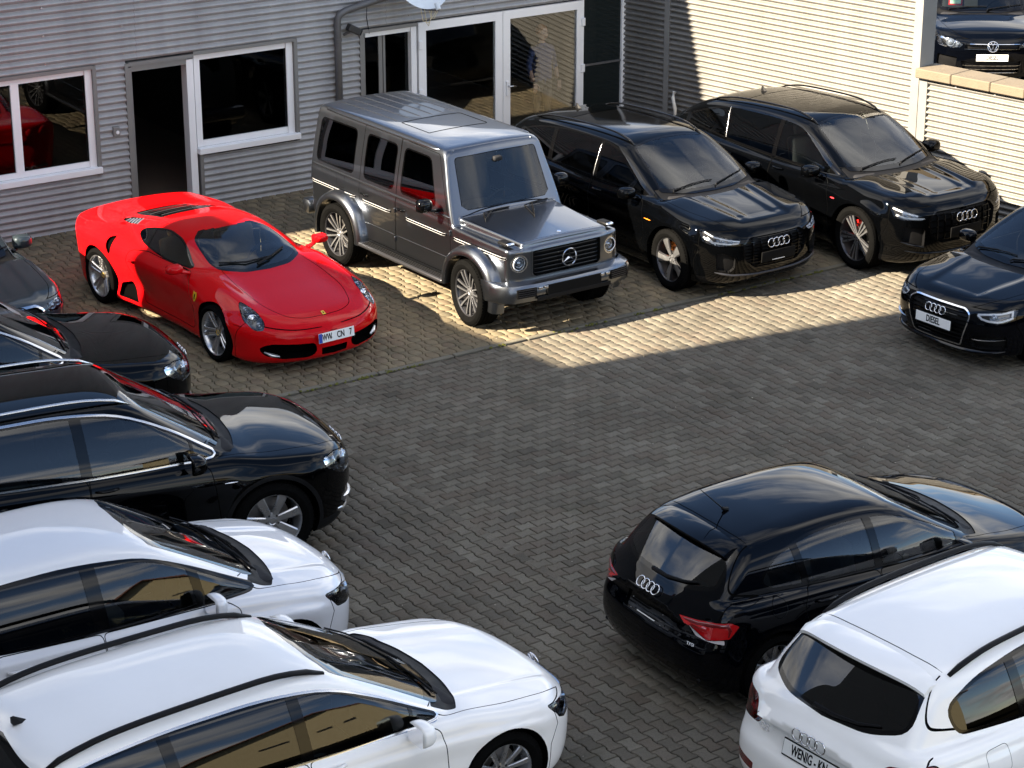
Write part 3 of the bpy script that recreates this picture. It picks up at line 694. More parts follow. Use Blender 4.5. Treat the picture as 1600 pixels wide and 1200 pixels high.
def add_interior(car, S):
    """dashboard, wheel, seats and a dark tub inside the shell"""
    sx, sz = S.get('seat', (S['ws'][0][0]-1.05, .52)); m = M(S.get('trimmat', 'interior_dark')); m2 = M(S.get('seatmat', 'interior_grey'))
    wx = S['ws'][0][0]; wz = S['ws'][0][1]; W = S['W']-.17
    b = MB(); b.rbox((wx-.28, 0, wz-.10), (.62, 2*W-.16, .2), .07); b.rbox((wx-.5, .37, wz-.04), (.2, .36, .12), .05); b.rbox((wx-.52, 0, wz-.2), (.16, .3, .34), .04)
    b.build('dashboard', m, car, angle=50)
    st = MB(); c = Vector((wx-.74, .37, wz-.07)); n = Vector((-.85, 0, .45)).normalized(); a = Vector((0, 1, 0)); e = n.cross(a)
    st.tube([c+(a*math.cos(t)+e*math.sin(t))*.185 for t in np.linspace(0, 2*math.pi, 25)[:-1]], .016, 6, closed=True, up=n); st.rbox(c-n*.02, (.07, .16, .1), .03)
    st.tube([c-n*.03+a*.17, c-n*.05, c-n*.03-a*.17], .018, 6); st.tube([c-n*.03, c-n*.25], .03, 6)
    st.build('steering_wheel', M('interior_dark'), car, angle=50)
    for y in (.37, -.37):
        b = MB(); seat(b, sx, y, sz); b.build('seat', m2, car, angle=50)
    if S.get('rear_seat', True):
        b = MB(); seat(b, sx-.80, 0, sz-.10, 1.15, True); b.build('rear_bench', m2, car, angle=50)
    b = MB(); x0 = S['rw'][0][0]+.1; b.box(((wx+x0)/2-.1, 0, .30), (wx-x0, 2*W-.1, .02)); b.box((x0+.15, 0, .55), (.4, 2*W-.2, .5)); b.build('cabin_floor', M('interior_dark'), car)
    p, nn = None, None
    mi = MB(); rx, rz = S['ws'][1]; mi.rbox((rx-.02, 0, rz-.14), (.03, .22, .065), .015); mi.rbox((rx+.05, 0, rz-.12), (.08, .12, .06), .02); mi.build('interior_mirror', M('interior_dark'), car, angle=50)
# ------------------------------------------------------------------ assemble a car from its description
def ribbon(B, view, pts, w, h, off=0.0, side=1, taper=True, n=None):
    """moulding that follows the body surface: V,F"""
    pts = np.asarray(pts, float)
    seg = np.hypot(*np.diff(pts, axis=0).T); s = np.concatenate([[0], np.cumsum(seg)]); n = n or max(3, int(s[-1]/.06)+1)
    u = np.linspace(0, s[-1], n); q = np.stack([np.interp(u, s, pts[:, 0]), np.interp(u, s, pts[:, 1])], 1)
    P, N = B.hit(view, q); P = P+N*off
    T = np.gradient(P, axis=0); T /= np.maximum(np.linalg.norm(T, axis=1), 1e-9)[:, None]; A = np.cross(N, T)
    V = []; F = []
    for i in range(n):
        k = 1.0
        if taper and (i == 0 or i == n-1): k = .35
        for a, b in ((-.5, -.25), (-.42, .6), (-.2, 1), (.2, 1), (.42, .6), (.5, -.25)): V.append(P[i]+A[i]*a*w*k+N[i]*b*h*(k if b > 0 else 1))
    for i in range(n-1):
        for j in range(5): F.append((i*6+j, i*6+j+1, (i+1)*6+j+1, (i+1)*6+j))
    F += [tuple(range(6))[::-1], tuple((n-1)*6+j for j in range(6))]
    V = np.array(V)
    if side < 0: V = V*np.array([1, -1, 1]); F = [f[::-1] for f in F]
    return V, F
class Car:
    def __init__(s, S):
        s.S = S; s.B = Body(S); s.P = {}
        x, y, z, a = S['pose']; s.o = empty(S['name'], (x, y, z), R_(a), S['label'], S.get('cat', 'car'), S.get('group'))
    def emit(s, lab, name, mat, parent=None, sides=False, shift=0.0, key=None):
        r = []
        for sd in ((1, -1) if sides else (None,)):
            d = s.B.sub(lab, shift, sd)
            if d is None: continue
            p = parent
            if isinstance(p, dict): p = p.get(sd, p.get(None))
            o = ob(name, mkmesh(name, d[0], d[1], M(mat), True, d[2]), p or s.o); r.append(o)
            s.P.setdefault(lab, {})[sd] = o
        return r
    def recess(s, lab, name, depth, inner, parent=None, sides=False, lens=None, wall=None):
        """replace a label's faces by a pocket: walls and a floor at depth, optionally closed by a clear lens"""
        B = s.B; bd = B.border(lab); out = []
        fi = np.nonzero(B.lab == B.label(lab))[0]
        if len(fi) == 0: return out
        for sd in ((1, -1) if sides else (None,)):
            V, F, N = B.sub(lab, depth, sd); nF = len(F); V = list(map(tuple, V)); F = [list(f) for f in F]
            for a, b in bd:
                for m in ((sd,) if sd else (1, -1)):
                    k = np.array([1, m, 1]); q = [B.V[a]*k, B.V[b]*k, (B.V[b]-B.N[b]*depth)*k, (B.V[a]-B.N[a]*depth)*k]; i = len(V)
                    V += [tuple(v) for v in q]; F.append([i, i+1, i+2, i+3] if m > 0 else [i+3, i+2, i+1, i])
            me = mkmesh(name, V, F, [M(inner), M(wall or inner)]); me.polygons.foreach_set('material_index', [0]*nF+[1]*(len(F)-nF))
            me.polygons.foreach_set('use_smooth', [True]*nF+[False]*(len(F)-nF))
            p = parent[sd] if isinstance(parent, dict) else parent
            o = ob(name, me, p or s.o); out.append(o); s.P.setdefault(lab, {})[sd] = o
            if lens:
                d = B.sub(lab, .002, sd); ob('lens', mkmesh('lens', d[0], d[1], M(lens), True, d[2]), o)
        return out
    def trim(s, view, pts, w, h, name, mat, parent=None, off=0., sides=(1, -1), taper=True):
        r = []
        for sd in sides:
            mb = MB(); V, F = ribbon(s.B, view, pts, w, h, off, sd, taper); mb.add(V, F)
            p = parent[sd] if isinstance(parent, dict) else parent
            r.append(mb.build(name, M(mat), p or s.o, angle=60))
        return r
    def bar(s, view, pts, w, h, name, mat, parent=None, off=0.):
        """moulding across the whole width: half given from y=0 outwards"""
        mb = MB(); p = np.asarray(pts, float); q = p[::-1]*np.array([-1, 1]) if view in ('front', 'rear') else p[::-1]*np.array([1, -1])
        full = np.concatenate([q[:-1] if abs(p[0][0 if view in ('front', 'rear') else 1]) < 1e-6 else q, p])
        V, F = ribbon(s.B, view, full, w, h, off); mb.add(V, F); return mb.build(name, M(mat), parent or s.o, angle=60)
    def at(s, view, u, v, off=0.):
        P, N = s.B.hit(view, [(u, v)]); return Vector(P[0]+N[0]*off), Vector(N[0])
    def arches(s):
        S, B = s.S, s.B
        for xa, R, Ra in ((S['wb']/2, S['R'], S['arch']), (-S['wb']/2, S.get('Rr', S['R']), S.get('archr', S['arch']))):
            c = [(xa+Ra*math.cos(t), R+S.get('archz', 0)+Ra*math.sin(t)) for t in np.linspace(0, 2*math.pi, 41)[:-1]]
            B.cut('side', c, 'arch', thr=None, cond=lambda C: (C[:, 1] > S['W']-.42) & (C[:, 2] < R+Ra+.05), allow=('body', 'gap', 'door_f', 'door_r', 'bumper_f', 'bumper_r', 'sill', 'clad', 'lower_f'))
    def liners(s):
        B, S = s.B, s.S; bd = B.border('arch'); yin = S['W']-.36
        for xa, R, Ra in ((S['wb']/2, S['R'], S['arch']), (-S['wb']/2, S.get('Rr', S['R']), S.get('archr', S['arch']))):
            for m in (1, -1):
                V = []; F = []
                for a, b in bd:
                    A, Bv = B.V[a], B.V[b]
                    if (A[1] < S['W']-.40 and Bv[1] < S['W']-.40) or A[0]*xa < 0: continue
                    q = [(A[0], A[1]*m, A[2]), (Bv[0], Bv[1]*m, Bv[2]), (Bv[0], yin*m, Bv[2]), (A[0], yin*m, A[2])]; i = len(V); V += q; F.append([i, i+1, i+2, i+3] if m < 0 else [i+3, i+2, i+1, i])
                mb = MB(); mb.add(V, F); zl = S.get('linerz', .2)
                mb.add([(xa+Ra*math.cos(t), yin*m, max(zl, R+S.get('archz', 0)+Ra*math.sin(t))) for t in np.linspace(0, 2*math.pi, 25)[:-1]], [tuple(range(24))]); mb.build('wheel_arch_liner', M('underbody'), s.o)
    def windows(s):
        """side daylight opening, split by pillars; windscreen; rear window"""
        S, B = s.S, s.B; fw = S.get('fw', .022); s.wins = []; d = None
        if 'dlo' in S:
            d = rp(S['dlo'], S['dlor'] if isinstance(S.get('dlor'), list) else [.05, .3, .3, .3, .3, .3, .14, .07, .3, .3][:len(S['dlo'])]); B.cut('side', offs(d, fw), 'dlo_trim', thr=.1, cond=lambda C: C[:, 2] > S.get('dloz', .7))
        if d is not None and S.get('trimw', .012) < fw: B.cut('side', offs(d, fw-S.get('trimw', .012)), 'dlo_seal', allow=('dlo_trim',), thr=.1)
        segs = S['panes'] if d is not None else []   # list of (x0b,x0t,x1b,x1t, door, glass)
        if segs: zb, zt = min(p[1] for p in S['dlo']), max(p[1] for p in S['dlo'])
        for i, (ab, at_, bb, bt, nm, gl) in enumerate(segs):
            q = hclip(d, (ab, zb), ((zt-zb), -(at_-ab))); q = hclip(q, (bb, zb), (-(zt-zb), (bt-bb)))
            if len(q) < 3: continue
            lab = 'sw%d' % i; B.cut('side', q, lab, allow=('dlo_trim', 'dlo_seal'), thr=.1); s.wins.append((lab, nm, gl))
        w = S['wsp']; full = np.array(list(w)+[(-y, z) for y, z in w[::-1]]); full = rp(full, S.get('wsr', .06)); 
        B.cut('front', full, 'frit', thr=S.get('wsthr', .24), cond=lambda C: (C[:, 2] > S['ws'][0][1]-.12) & (C[:, 0] > S.get('wsback', (S['ws'][1][0]-.6, 0))[0]-S.get('wsback', (0, 0))[1]*C[:, 1]**2) & (C[:, 0] < S['ws'][0][0]+.04-S.get('wscurve', .35)*C[:, 1]**2))
        B.cut('front', offs(full, -S.get('frit', .035))+np.array([0, S.get('fritup', .012)]), 'ws', allow=('frit',), thr=None)
        if S.get('cowl', .11):                 # black scuttle panel at the foot of the windscreen
            wv = Cv([(0, 0), (.3, .015), (.6, .07), (.8, .16), (1.0, .3)], .03); yy = np.linspace(0, .78, 12); xc = S['ws'][0][0]-wv(yy)
            half = [(x-.12, y*S['W']) for x, y in zip(xc, yy)]; ford = [(x+S.get('cowl', .11)-.02*y, y*S['W']) for x, y in zip(xc, yy)]
            P = half[::-1]+[(x, -y) for x, y in half]+[(x, -y) for x, y in ford[::-1]]+ford
            B.cut('top', rp(P, .02), 'cowl', thr=.3, cond=lambda C: C[:, 0] > S['ws'][0][0]-.6)
        if 'rwp' in S:
            w = S['rwp']; full = rp(np.array(list(w)+[(-y, z) for y, z in w[::-1]]), S.get('rwr', .07))
            B.cut('rear', full, 'rfrit', thr=.08, cond=lambda C: C[:, 2] > S['rw'][0][1]-.15)
            B.cut('rear', offs(full, -S.get('rfrit', .03)), 'rw', allow=('rfrit',), thr=None)
    def build(s):
        S, B = s.S, s.B; al = ('body',)
        s.windows()
        for n in ('pre',):
            if n in S: S[n](s)
        for nm, poly, r in S.get('side_panels', []): B.panel('side', rp(poly, r), nm, allow=('body',), cond=lambda C: (C[:, 1] > .4), thr=.05)
        if 'hood' in S:
            h = S['hood']; full = np.array(list(h)+[(x, -y) for x, y in h[::-1]]); B.panel('top', rp(full, S.get('hoodr', .05)), 'hood', thr=.1, cond=lambda C: C[:, 0] > S['ws'][0][0]-.35)
        if 'hatch' in S:
            h = S['hatch']; full = np.array(list(h)+[(-y, z) for y, z in h[::-1]]); B.panel('rear', rp(full, S.get('hatchr', .06)), 'hatch', thr=.03, cond=lambda C: C[:, 0] < S['rw'][1][0]+.1)
        for nm in ('post',):
            if nm in S: S[nm](s)
        s.arches(); B.finish()
        p = S['paint']
        s.emit('body', 'body', p); [tag(o, kind='stuff') for o in s.emit('gap', 'panel_gap', 'seal', shift=.004)]
        s.emit('hood', 'bonnet', p); s.emit('hatch', 'tailgate', p)
        for k in ('door_f', 'door_r'): s.emit(k, 'door', p, sides=True)
        s.emit('dlo_trim', 'window_trim', S.get('dlomat', 'gloss_black'), sides=True); s.emit('dlo_seal', 'window_seal', 'gloss_black', sides=True, shift=.001)
        for lab, nm, gl in s.wins:
            par = s.P.get(nm) or None
            s.emit(lab, 'side_window', gl, parent=par, sides=True, shift=.004)
        s.emit('cowl', 'scuttle_panel', 'black_plastic', shift=.008); f = s.emit('frit', 'windscreen_surround', 'gloss_black', shift=.001); s.emit('ws', 'windscreen', S.get('wsglass', 'glass_clear'), shift=.002)
        par = s.P.get('hatch', {}).get(None)
        s.emit('rfrit', 'rear_window_surround', 'gloss_black', parent=par, shift=.001); s.emit('rw', 'rear_window', S.get('rwglass', 'glass_tint'), parent=par, shift=.002)
        for lab, (nm, mat, sides) in S.get('labels', {}).items(): s.emit(lab, nm, mat, sides=sides)
        s.liners(); add_wheels(s.o, S); add_mirrors(s.o, S); add_interior(s.o, S)
        if 'detail' in S: S['detail'](s)
        # underbody pan
        return s
    def wipers(s, xs=((-.55, .62), (.08, .75)), z=None, front=True):
        S = s.S; wz = S['ws'][0][1]+S.get('wipz', .03); mb = MB()
        for y0, l in xs:
            pts = [(y0+l*t, wz+.012+.07*math.sin(t*1.9)*l) for t in (0, .25, .5, .75, 1)]
            P, N = s.B.hit('front', pts); mb = MB(); mb.tube([Vector(P[i]+N[i]*.012) for i in range(5)], .007, 5)
            mb.tube([Vector(P[0]+N[0]*.012)+Vector((.03, -.02, -.015)), Vector(P[0]+N[0]*.022), Vector(P[2]+N[2]*.018)], .008, 5); mb.build('wiper', M('black_plastic'), s.o)
    def rails(s, x0, x1, y0, y1, mat, h=.04, w=.035, arch=.045):
        for sd in (1, -1):
            mb = MB(); n = 18; xs = np.linspace(x0, x1, n); ys = np.interp(xs, [min(x0, x1), max(x0, x1)], [y0, y1]); P, N = s.B.hit('top', np.stack([xs, ys], 1))
            pts = [Vector((P[i, 0], sd*P[i, 1], P[i, 2]+(arch*min(1, 5*min(i, n-1-i)/(n-1))**.6)*1.0)) for i in range(n)]
            mb.tube(pts, [w*.35 if i in (0, n-1) else w*.5 for i in range(n)], 8, flat=.7)
            mb.build('roof_rail', M(mat), s.o, smooth=True)
    def fin(s, x, mat='black_plastic', size=.075):
        P, N = s.at('top', x, 0.0); mb = MB()
        mb.add([P+Vector(v)*size for v in ((.8, 0, 0), (.1, .33, 0), (-.75, .3, 0), (-.75, -.3, 0), (.1, -.33, 0), (-.55, .06, .75), (-.85, .05, .72), (-.85, -.05, .72), (-.55, -.06, .75))],
               [(0, 1, 5, 8), (0, 8, 4), (1, 2, 6, 5), (2, 3, 7, 6), (3, 4, 8, 7), (5, 6, 7, 8)]); mb.build('antenna_fin', M(mat), s.o)
    def handle(s, x, z, par, mat, l=.2):
        for sd in (1, -1):
            mb = MB(); P, N = s.B.hit('side', [(x-l/2, z), (x-l/4, z), (x, z), (x+l/4, z), (x+l/2, z)]); of = [.012, .03, .036, .03, .012]
            mb.tube([Vector((P[i, 0], sd*(P[i, 1]+of[i]), P[i, 2])) for i in range(5)], [.014, .017, .018, .017, .014], 8, flat=.75); mb.build('door_handle', M(mat), par[sd] if par else s.o, smooth=True)
    def lamp(s, lab, inner, name='headlight', lens='lens', depth=.05, drl=None, bulbs=(), view='fq', wall='lamp_dark', drlmat='lamp_white', drlw=.016):
        obs = s.recess(lab, name, depth, inner, sides=True, lens=lens, wall=wall)
        for o, sd in zip(obs, (1, -1)):
            for path in (drl or []):
                mb = MB(); q = to_uv(np.array([s.pt(p) for p in path]), view); V, F = ribbon(s.B, view, q, drlw, .01, -.016, sd, False); mb.add(V, F); mb.build('light_guide', M(drlmat), o)
            for bp, r, m in bulbs:
                P = s.pt(bp); n = s.B.normals(P[None])[0]; c = P-n*(depth*.55); mb = MB(); c = Vector((c[0], sd*c[1], c[2])); d = Vector((1 if name == 'headlight' else -1, sd*.25, .05)).normalized()
                Mx = basis(c, d); b = MB(); b.lathe([(0, .022), (r*.35, .02), (r*.7, .012), (r*.86, 0), (r*.9, -.006), (r, .008), (r*1.12, .012), (r*1.16, -.03)], 'z', 20); b.V = put(b.V, Mx); b.build('projector', M(m), o, smooth=True)
    def pt(s, p):
        """('f',y,z) / ('s',x,z) / ('r',y,z) / ('t',x,y) or xyz -> surface point"""
        if isinstance(p[0], str): return s.B.hit({'f': 'front', 's': 'side', 'r': 'rear', 't': 'top'}[p[0]], [(p[1], p[2])])[0][0]
        return np.array(p, float)
    def quarter(s, pts, lab, view='fq', r=.02, panel=None, **k):
        q = to_uv(np.array([s.pt(p) for p in pts]), view)
        if panel: s.B.cut(view, offs(rp(q, r), panel), 'gap', **k); k['allow'] = ('gap',)
        s.B.cut(view, rp(q, r), lab, **k)
# ------------------------------------------------------------------ the yard
FA = R_(34.4); A0 = np.array([-6.263, 28.806]); FD = np.array([math.cos(FA), math.sin(FA)]); FN = np.array([math.sin(FA), -math.cos(FA)])   # workshop front: origin, direction, outward
COR = A0+FD*9.65; WA = R_(-45.0)
PA = R_(34.7); PD = np.array([math.cos(PA), math.sin(PA)]); PN = np.array([math.sin(PA), -math.cos(PA)])     # paving frame: u along the front, v towards the camera
def puv(x, y): return (x-A0[0])*PD[0]+(y-A0[1])*PD[1], (x-A0[0])*PN[0]+(y-A0[1])*PN[1]
V_BORDER = puv(-.29, 24.47)[1]; U_S1 = puv(1.36, 22.63)[0]; U_S2 = puv(-.86, 20.17)[0]
def project(P):
    P = np.atleast_2d(P); X, Y, Z = P[:, 0], P[:, 1], P[:, 2]-CAM_H; y = Y*math.sin(CAM_P)+Z*math.cos(CAM_P); d = Y*math.cos(CAM_P)-Z*math.sin(CAM_P)
    return np.stack([800+CAM_F*X/d, 600-CAM_F*y/d], 1)
def build_ground(car_rects):
    me = mkmesh('ground', [(-300, -300, -.035), (300, -300, -.035), (300, 300, -.035), (-300, 300, -.035)], [(0, 1, 2, 3)], M('joint_sand')); gr = ob('ground', me); gr['kind'] = 'structure'
    j = .005
    k9 = .9; bone = [(x*k9, y*k9) for x, y in [(.0785, -.1), (.0785, -.066), (.0615, -.034), (.0615, .034), (.0785, .066), (.0785, .1)]]; bone = bone+[(-x, -y) for x, y in bone]
    def shrink(poly, a): return offs(np.array(poly), -a)
    def stone_verts(poly):
        o = shrink(poly, j); i = shrink(poly, j+.006); n = len(o)
        return np.concatenate([np.c_[i, np.zeros(n)], np.c_[o, np.full(n, -.005)], np.c_[o, np.full(n, -.036)]]), n
    # hexagon / bow-tie pair of the old parking bay
    c = .0565
    def cell(s):
        a, m = (.042, .074) if s > 0 else (.071, .039)
        return [(-a, -.093), (a, -.093), (m, -.028), (m, .028), (a, .093), (-a, .093), (-m, .028), (-m, -.028)]
    cells = [cell(1), cell(-1)]
    half = [(x*k9, (y-.05)*k9) for x, y in [(.0615, .0), (.0615, .034), (.0785, .066), (.0785, .1), (-.0785, .1), (-.0785, .066), (-.0615, .034), (-.0615, 0)]]
    items = {'bone': [], 'hexa': [], 'star': [], 'half': []}
    def inview(u, v):
        x = A0[0]+PD[0]*u+PN[0]*v; y = A0[1]+PD[1]*u+PN[1]*v; q = project(np.c_[x, y, np.zeros_like(x)]); dep = y*math.cos(CAM_P)+CAM_H*math.sin(CAM_P)
        return (q[:, 0] > -260) & (q[:, 0] < 1860) & (q[:, 1] > -60) & (q[:, 1] < 1420) & (dep > 3), x, y, q
    fr = math.atan2(PD[1], PD[0])
    # old bay: v from .12 to border
    uu, vv = np.meshgrid(np.arange(-60, 112), np.arange(0, 60)); u = uu.ravel()*2*c; v = .12+vv.ravel()*.186; par = (uu+vv).ravel() % 2
    k = (v < V_BORDER-.10) & (u < 12.2); u, v, par = u[k], v[k], par[k]; ok, x, y, q = inview(u, v)
    for t, nm in ((0, 'hexa'), (1, 'star')):
        s = ok & (par == t); items[nm] = [(a, b, fr, p, r) for a, b, p, r in zip(x[s], y[s], q[s], rng.random(s.sum()))]
    # yard: middle strip long axis along the front, flanks across it
    def field(u0, u1, v0, v1, along):
        L_, W_ = .2*k9, .14*k9
        if along: nu, nv = int((u1-u0)/L_)+2, int((v1-v0)/W_)+1
        else: nu, nv = int((u1-u0)/W_)+1, int((v1-v0)/L_)+2
        I, J = np.meshgrid(np.arange(nu), np.arange(nv)); I = I.ravel(); J = J.ravel()
        if along: uu = u0+I*L_+(J % 2)*L_/2; vv = v0+W_/2+J*W_
        else: uu = u0+W_/2+I*W_; vv = v0+J*L_+(I % 2)*L_/2
        e = (uu-u0 if along else vv-v0); f = (u1-uu if along else v1-vv); rot = fr+(0 if not along else math.pi/2)
        for sel, sg in (((np.abs(e) < .03), 1), ((np.abs(f) < .045), -1)):            # cut stones along the seam
            hu = uu[sel]+(.045*sg if along else 0); hv = vv[sel]+(0 if along else .045*sg); a_, x, y, q = inview(hu, hv)
            items['half'] += [(a, b, rot+math.pi/2*0+(math.pi if (sg > 0) == along else 0), p, r) for a, b, p, r in zip(x[a_], y[a_], q[a_], rng.random(a_.sum()))]
        k = (e > .03) & (f > .045) & (vv > v0-.01) & (vv < v1); uu, vv = uu[k], vv[k]; ok, x, y, q = inview(uu, vv)
        return [(a, b, rot, p, r) for a, b, p, r in zip(x[ok], y[ok], q[ok], rng.random(ok.sum()))]
    vb = V_BORDER+.07
    items['bone'] = field(U_S2, U_S1, vb, 26, True)+field(U_S1+.0, 22, vb, 26, False)+field(-16, U_S2, vb, 26, False)+field(12.2, 18, .1, V_BORDER-.06, False)
    polys = {'half': half, 'bone': bone, 'hexa': cells[0], 'star': cells[1]}; mats = {'half': 'paver_grey', 'bone': 'paver_grey', 'hexa': 'paver_old', 'star': 'paver_old'}
    # the 300 stones that show largest, clear of the cars
    allst = [(nm, i) for nm in items for i in range(len(items[nm]))]
    def clear(x, y):
        for (cx, cy, a, l0, l1, w) in car_rects:
            dx, dy = x-cx, y-cy; lx = dx*math.cos(a)+dy*math.sin(a); ly = -dx*math.sin(a)+dy*math.cos(a)
            if l0-.1 < lx < l1+.1 and abs(ly) < w+.1: return False
            # hidden behind a car seen from the camera: shift towards the camera by the car height
            s_ = 1-1.45/CAM_H; X, Y = x*s_, y*s_
        return True
    cand = sorted([(it[3][1], nm, i) for nm in items for i, it in enumerate(items[nm]) if 0 < it[3][0] < 1600 and 0 < it[3][1] < 1195 and clear(it[0], it[1]) and not hidden(it[0], it[1], car_rects)], reverse=True)[:300]
    chosen = {(nm, i) for _, nm, i in cand}
    shared = {}
    for nm, poly in polys.items():
        Vt, n = stone_verts(poly); F = [list(range(n))]+[[i+n, (i+1) % n+n, (i+1) % n, i] for i in range(n)]+[[i+2*n, (i+1) % n+2*n, (i+1) % n+n, i+n] for i in range(n)]
        shared[nm] = (Vt, n, F, mkmesh('paving_stone', Vt, F, M(mats[nm])))
    for nm, i in sorted(chosen):
        x, y, a, p, r = items[nm][i]; o = ob('paving_stone', shared[nm][3], gr, (x, y, .035+float(rng.normal(0, .0012))), (float(rng.normal(0, .006)), float(rng.normal(0, .006)), a+float(rng.normal(0, .006))))
    for nm in items:
        rest = [it for i, it in enumerate(items[nm]) if (nm, i) not in chosen]
        if not rest: continue
        Vt, n, F, _ = shared[nm]; k = len(rest); X = np.array([[it[0], it[1], it[2]] for it in rest]); a = X[:, 2]+rng.normal(0, .006, k); ca, sa = np.cos(a)[:, None], np.sin(a)[:, None]
        tx, ty = rng.normal(0, .006, k)[:, None], rng.normal(0, .006, k)[:, None]
        V = np.stack([X[:, :1]+Vt[None, :, 0]*ca-Vt[None, :, 1]*sa, X[:, 1:2]+Vt[None, :, 0]*sa+Vt[None, :, 1]*ca, Vt[None, :, 2]+rng.normal(0, .0012, k)[:, None]+tx*Vt[None, :, 0]+ty*Vt[None, :, 1]], 2).reshape(-1, 3)
        flat = np.concatenate([np.array(f) for f in F]); tot = np.array([len(f) for f in F]); nv = len(Vt)
        me = bpy.data.meshes.new('paving_field'); me.vertices.add(len(V)); me.vertices.foreach_set('co', V.ravel())
        li = (flat[None]+np.arange(k)[:, None]*nv).ravel(); lt = np.tile(tot, k); ls = np.concatenate([[0], np.cumsum(lt)[:-1]])
        me.loops.add(len(li)); me.loops.foreach_set('vertex_index', li.astype(np.int32)); me.polygons.add(len(lt)); me.polygons.foreach_set('loop_start', ls.astype(np.int32)); me.polygons.foreach_set('loop_total', lt.astype(np.int32))
        at = me.attributes.new('pv', 'FLOAT', 'FACE'); at.data.foreach_set('value', np.repeat(rng.random(k), len(F)).astype(np.float32)); me.materials.append(M(mats[nm])); me.update(calc_edges=True); me.validate()
        o = ob('paving_field', me, gr, (0, 0, .035)); o['kind'] = 'stuff'
    # edging stones between the old bay and the yard
    b = MB(); b.rbox((0, 0, 0), (.985, .075, .06), .008, seg=1); em = mkmesh('edging_stone', b.V, b.F, M('edging'))
    for i in range(-5, 13):
        u = i*1.0+.5; x = A0+PD*u+PN*(V_BORDER-.015+float(rng.normal(0, .004))); ob('edging_stone', em, gr, (x[0], x[1], .008+float(rng.normal(0, .002))), (0, 0, PA+float(rng.normal(0, .004))))
    # moss in the edging joint and small grit on the stones
    b = MB()
    for i in range(420):
        u = float(rng.uniform(-4, 12)); r = float(rng.uniform(.006, .02)); x = A0+PD*u+PN*(V_BORDER+float(rng.normal(.03, .02)))
        if math.sin(u*2.1)+math.sin(u*5.3+1) < -.2: continue
        b.lathe([(0, r*.7), (r*.7, r*.5), (r*1.3, -.004)], 'z', 6, (x[0], x[1], .034))
    for i in range(500):
        u, v = float(rng.uniform(-6, 12)), float(rng.uniform(.2, V_BORDER)); r = float(rng.uniform(.004, .011)); x = A0+PD*u+PN*(round(v/.186)*.186+.027); b.lathe([(0, r*.8), (r*.8, r*.5), (r*1.4, -.004)], 'z', 5, (x[0], x[1], .031))
    o = b.build('moss', M('moss'), gr); o['kind'] = 'stuff'
    b = MB()
    for i in range(420):
        x, y = float(rng.uniform(-5, 7)), float(rng.uniform(14, 27)); r = float(rng.uniform(.003, .009)); b.lathe([(0, r), (r, r*.4), (r*.8, -.002)], 'z', 5, (x, y, .036))
    o = b.build('grit', M('grit'), gr); o['kind'] = 'stuff'
def hidden(x, y, rects):
    """is the ground point behind a car for the camera?"""
    for (cx, cy, a, l0, l1, w) in rects:
        for t in (.95, .9):
            X, Y = x*t, y*t
            if CAM_H*(1-t) < 1.3:
                dx, dy = X-cx, Y-cy; lx = dx*math.cos(a)+dy*math.sin(a); ly = -dx*math.sin(a)+dy*math.cos(a)
                if l0 < lx < l1 and abs(ly) < w: return True
    return False
# ------------------------------------------------------------------ buildings: local x along the front, y into the building, z up
def corr(s0, s1, z0, z1, wl, amp, y=0):
    n = max(2, int((z1-z0)/wl*12)); zs = np.linspace(z0, z1, n+1); V = []; F = []
    for z in zs:
        yy = y-amp*(.5+.5*math.sin(2*math.pi*z/wl))**.65; V += [(s0, yy, z), (s1, yy, z)]
    for i in range(n): F.append((2*i, 2*i+1, 2*i+3, 2*i+2))
    return V, F
def sheet(parent, s0, s1, z0, z1, mat, wl=.092, amp=.042, name='cladding_sheet', maxw=2.4):
    k = max(1, int(math.ceil((s1-s0)/maxw)))
    for i in range(k):
        a, b = s0+(s1-s0)*i/k, s0+(s1-s0)*(i+1)/k; V, F = corr(a+(.001 if i else 0), b, z0, z1, wl, amp, 0 if i % 2 == 0 else -.002); ob(name, mkmesh(name, V, F, M(mat), True), parent)
def bx(parent, name, s0, s1, y0, y1, z0, z1, mat, r=0):
    b = MB(); c = ((s0+s1)/2, (y0+y1)/2, (z0+z1)/2); d = (s1-s0, y1-y0, z1-z0)
    if r: b.rbox(c, d, r, seg=1)
    else: b.box(c, d)
    return b.build(name, M(mat), parent)
def window(parent, s0, s1, z0, z1, mulls=(), fw=.07, name='window', y=.05, gl='glass_window'):
    w = bx(parent, name, s0, s0+fw, y-.03, y+.03, z0, z1, 'upvc'); w.name = name
    bx(w, 'frame', s1-fw, s1, y-.03, y+.03, z0, z1, 'upvc'); bx(w, 'frame', s0+fw, s1-fw, y-.03, y+.03, z1-fw, z1, 'upvc'); bx(w, 'frame', s0+fw, s1-fw, y-.03, y+.03, z0, z0+fw, 'upvc')
    e = [s0+fw]+[m for m in mulls]+[s1-fw]
    for m in mulls: bx(w, 'mullion', m-fw*.75, m+fw*.75, y-.032, y+.028, z0+fw, z1-fw, 'upvc')
    for i in range(len(e)-1):
        a = e[i]+(fw*.75 if i else 0); b = e[i+1]-(fw*.75 if i < len(e)-2 else 0); bx(w, 'pane', a, b, y-.006, y+.006, z0+fw, z1-fw, gl)
    return w
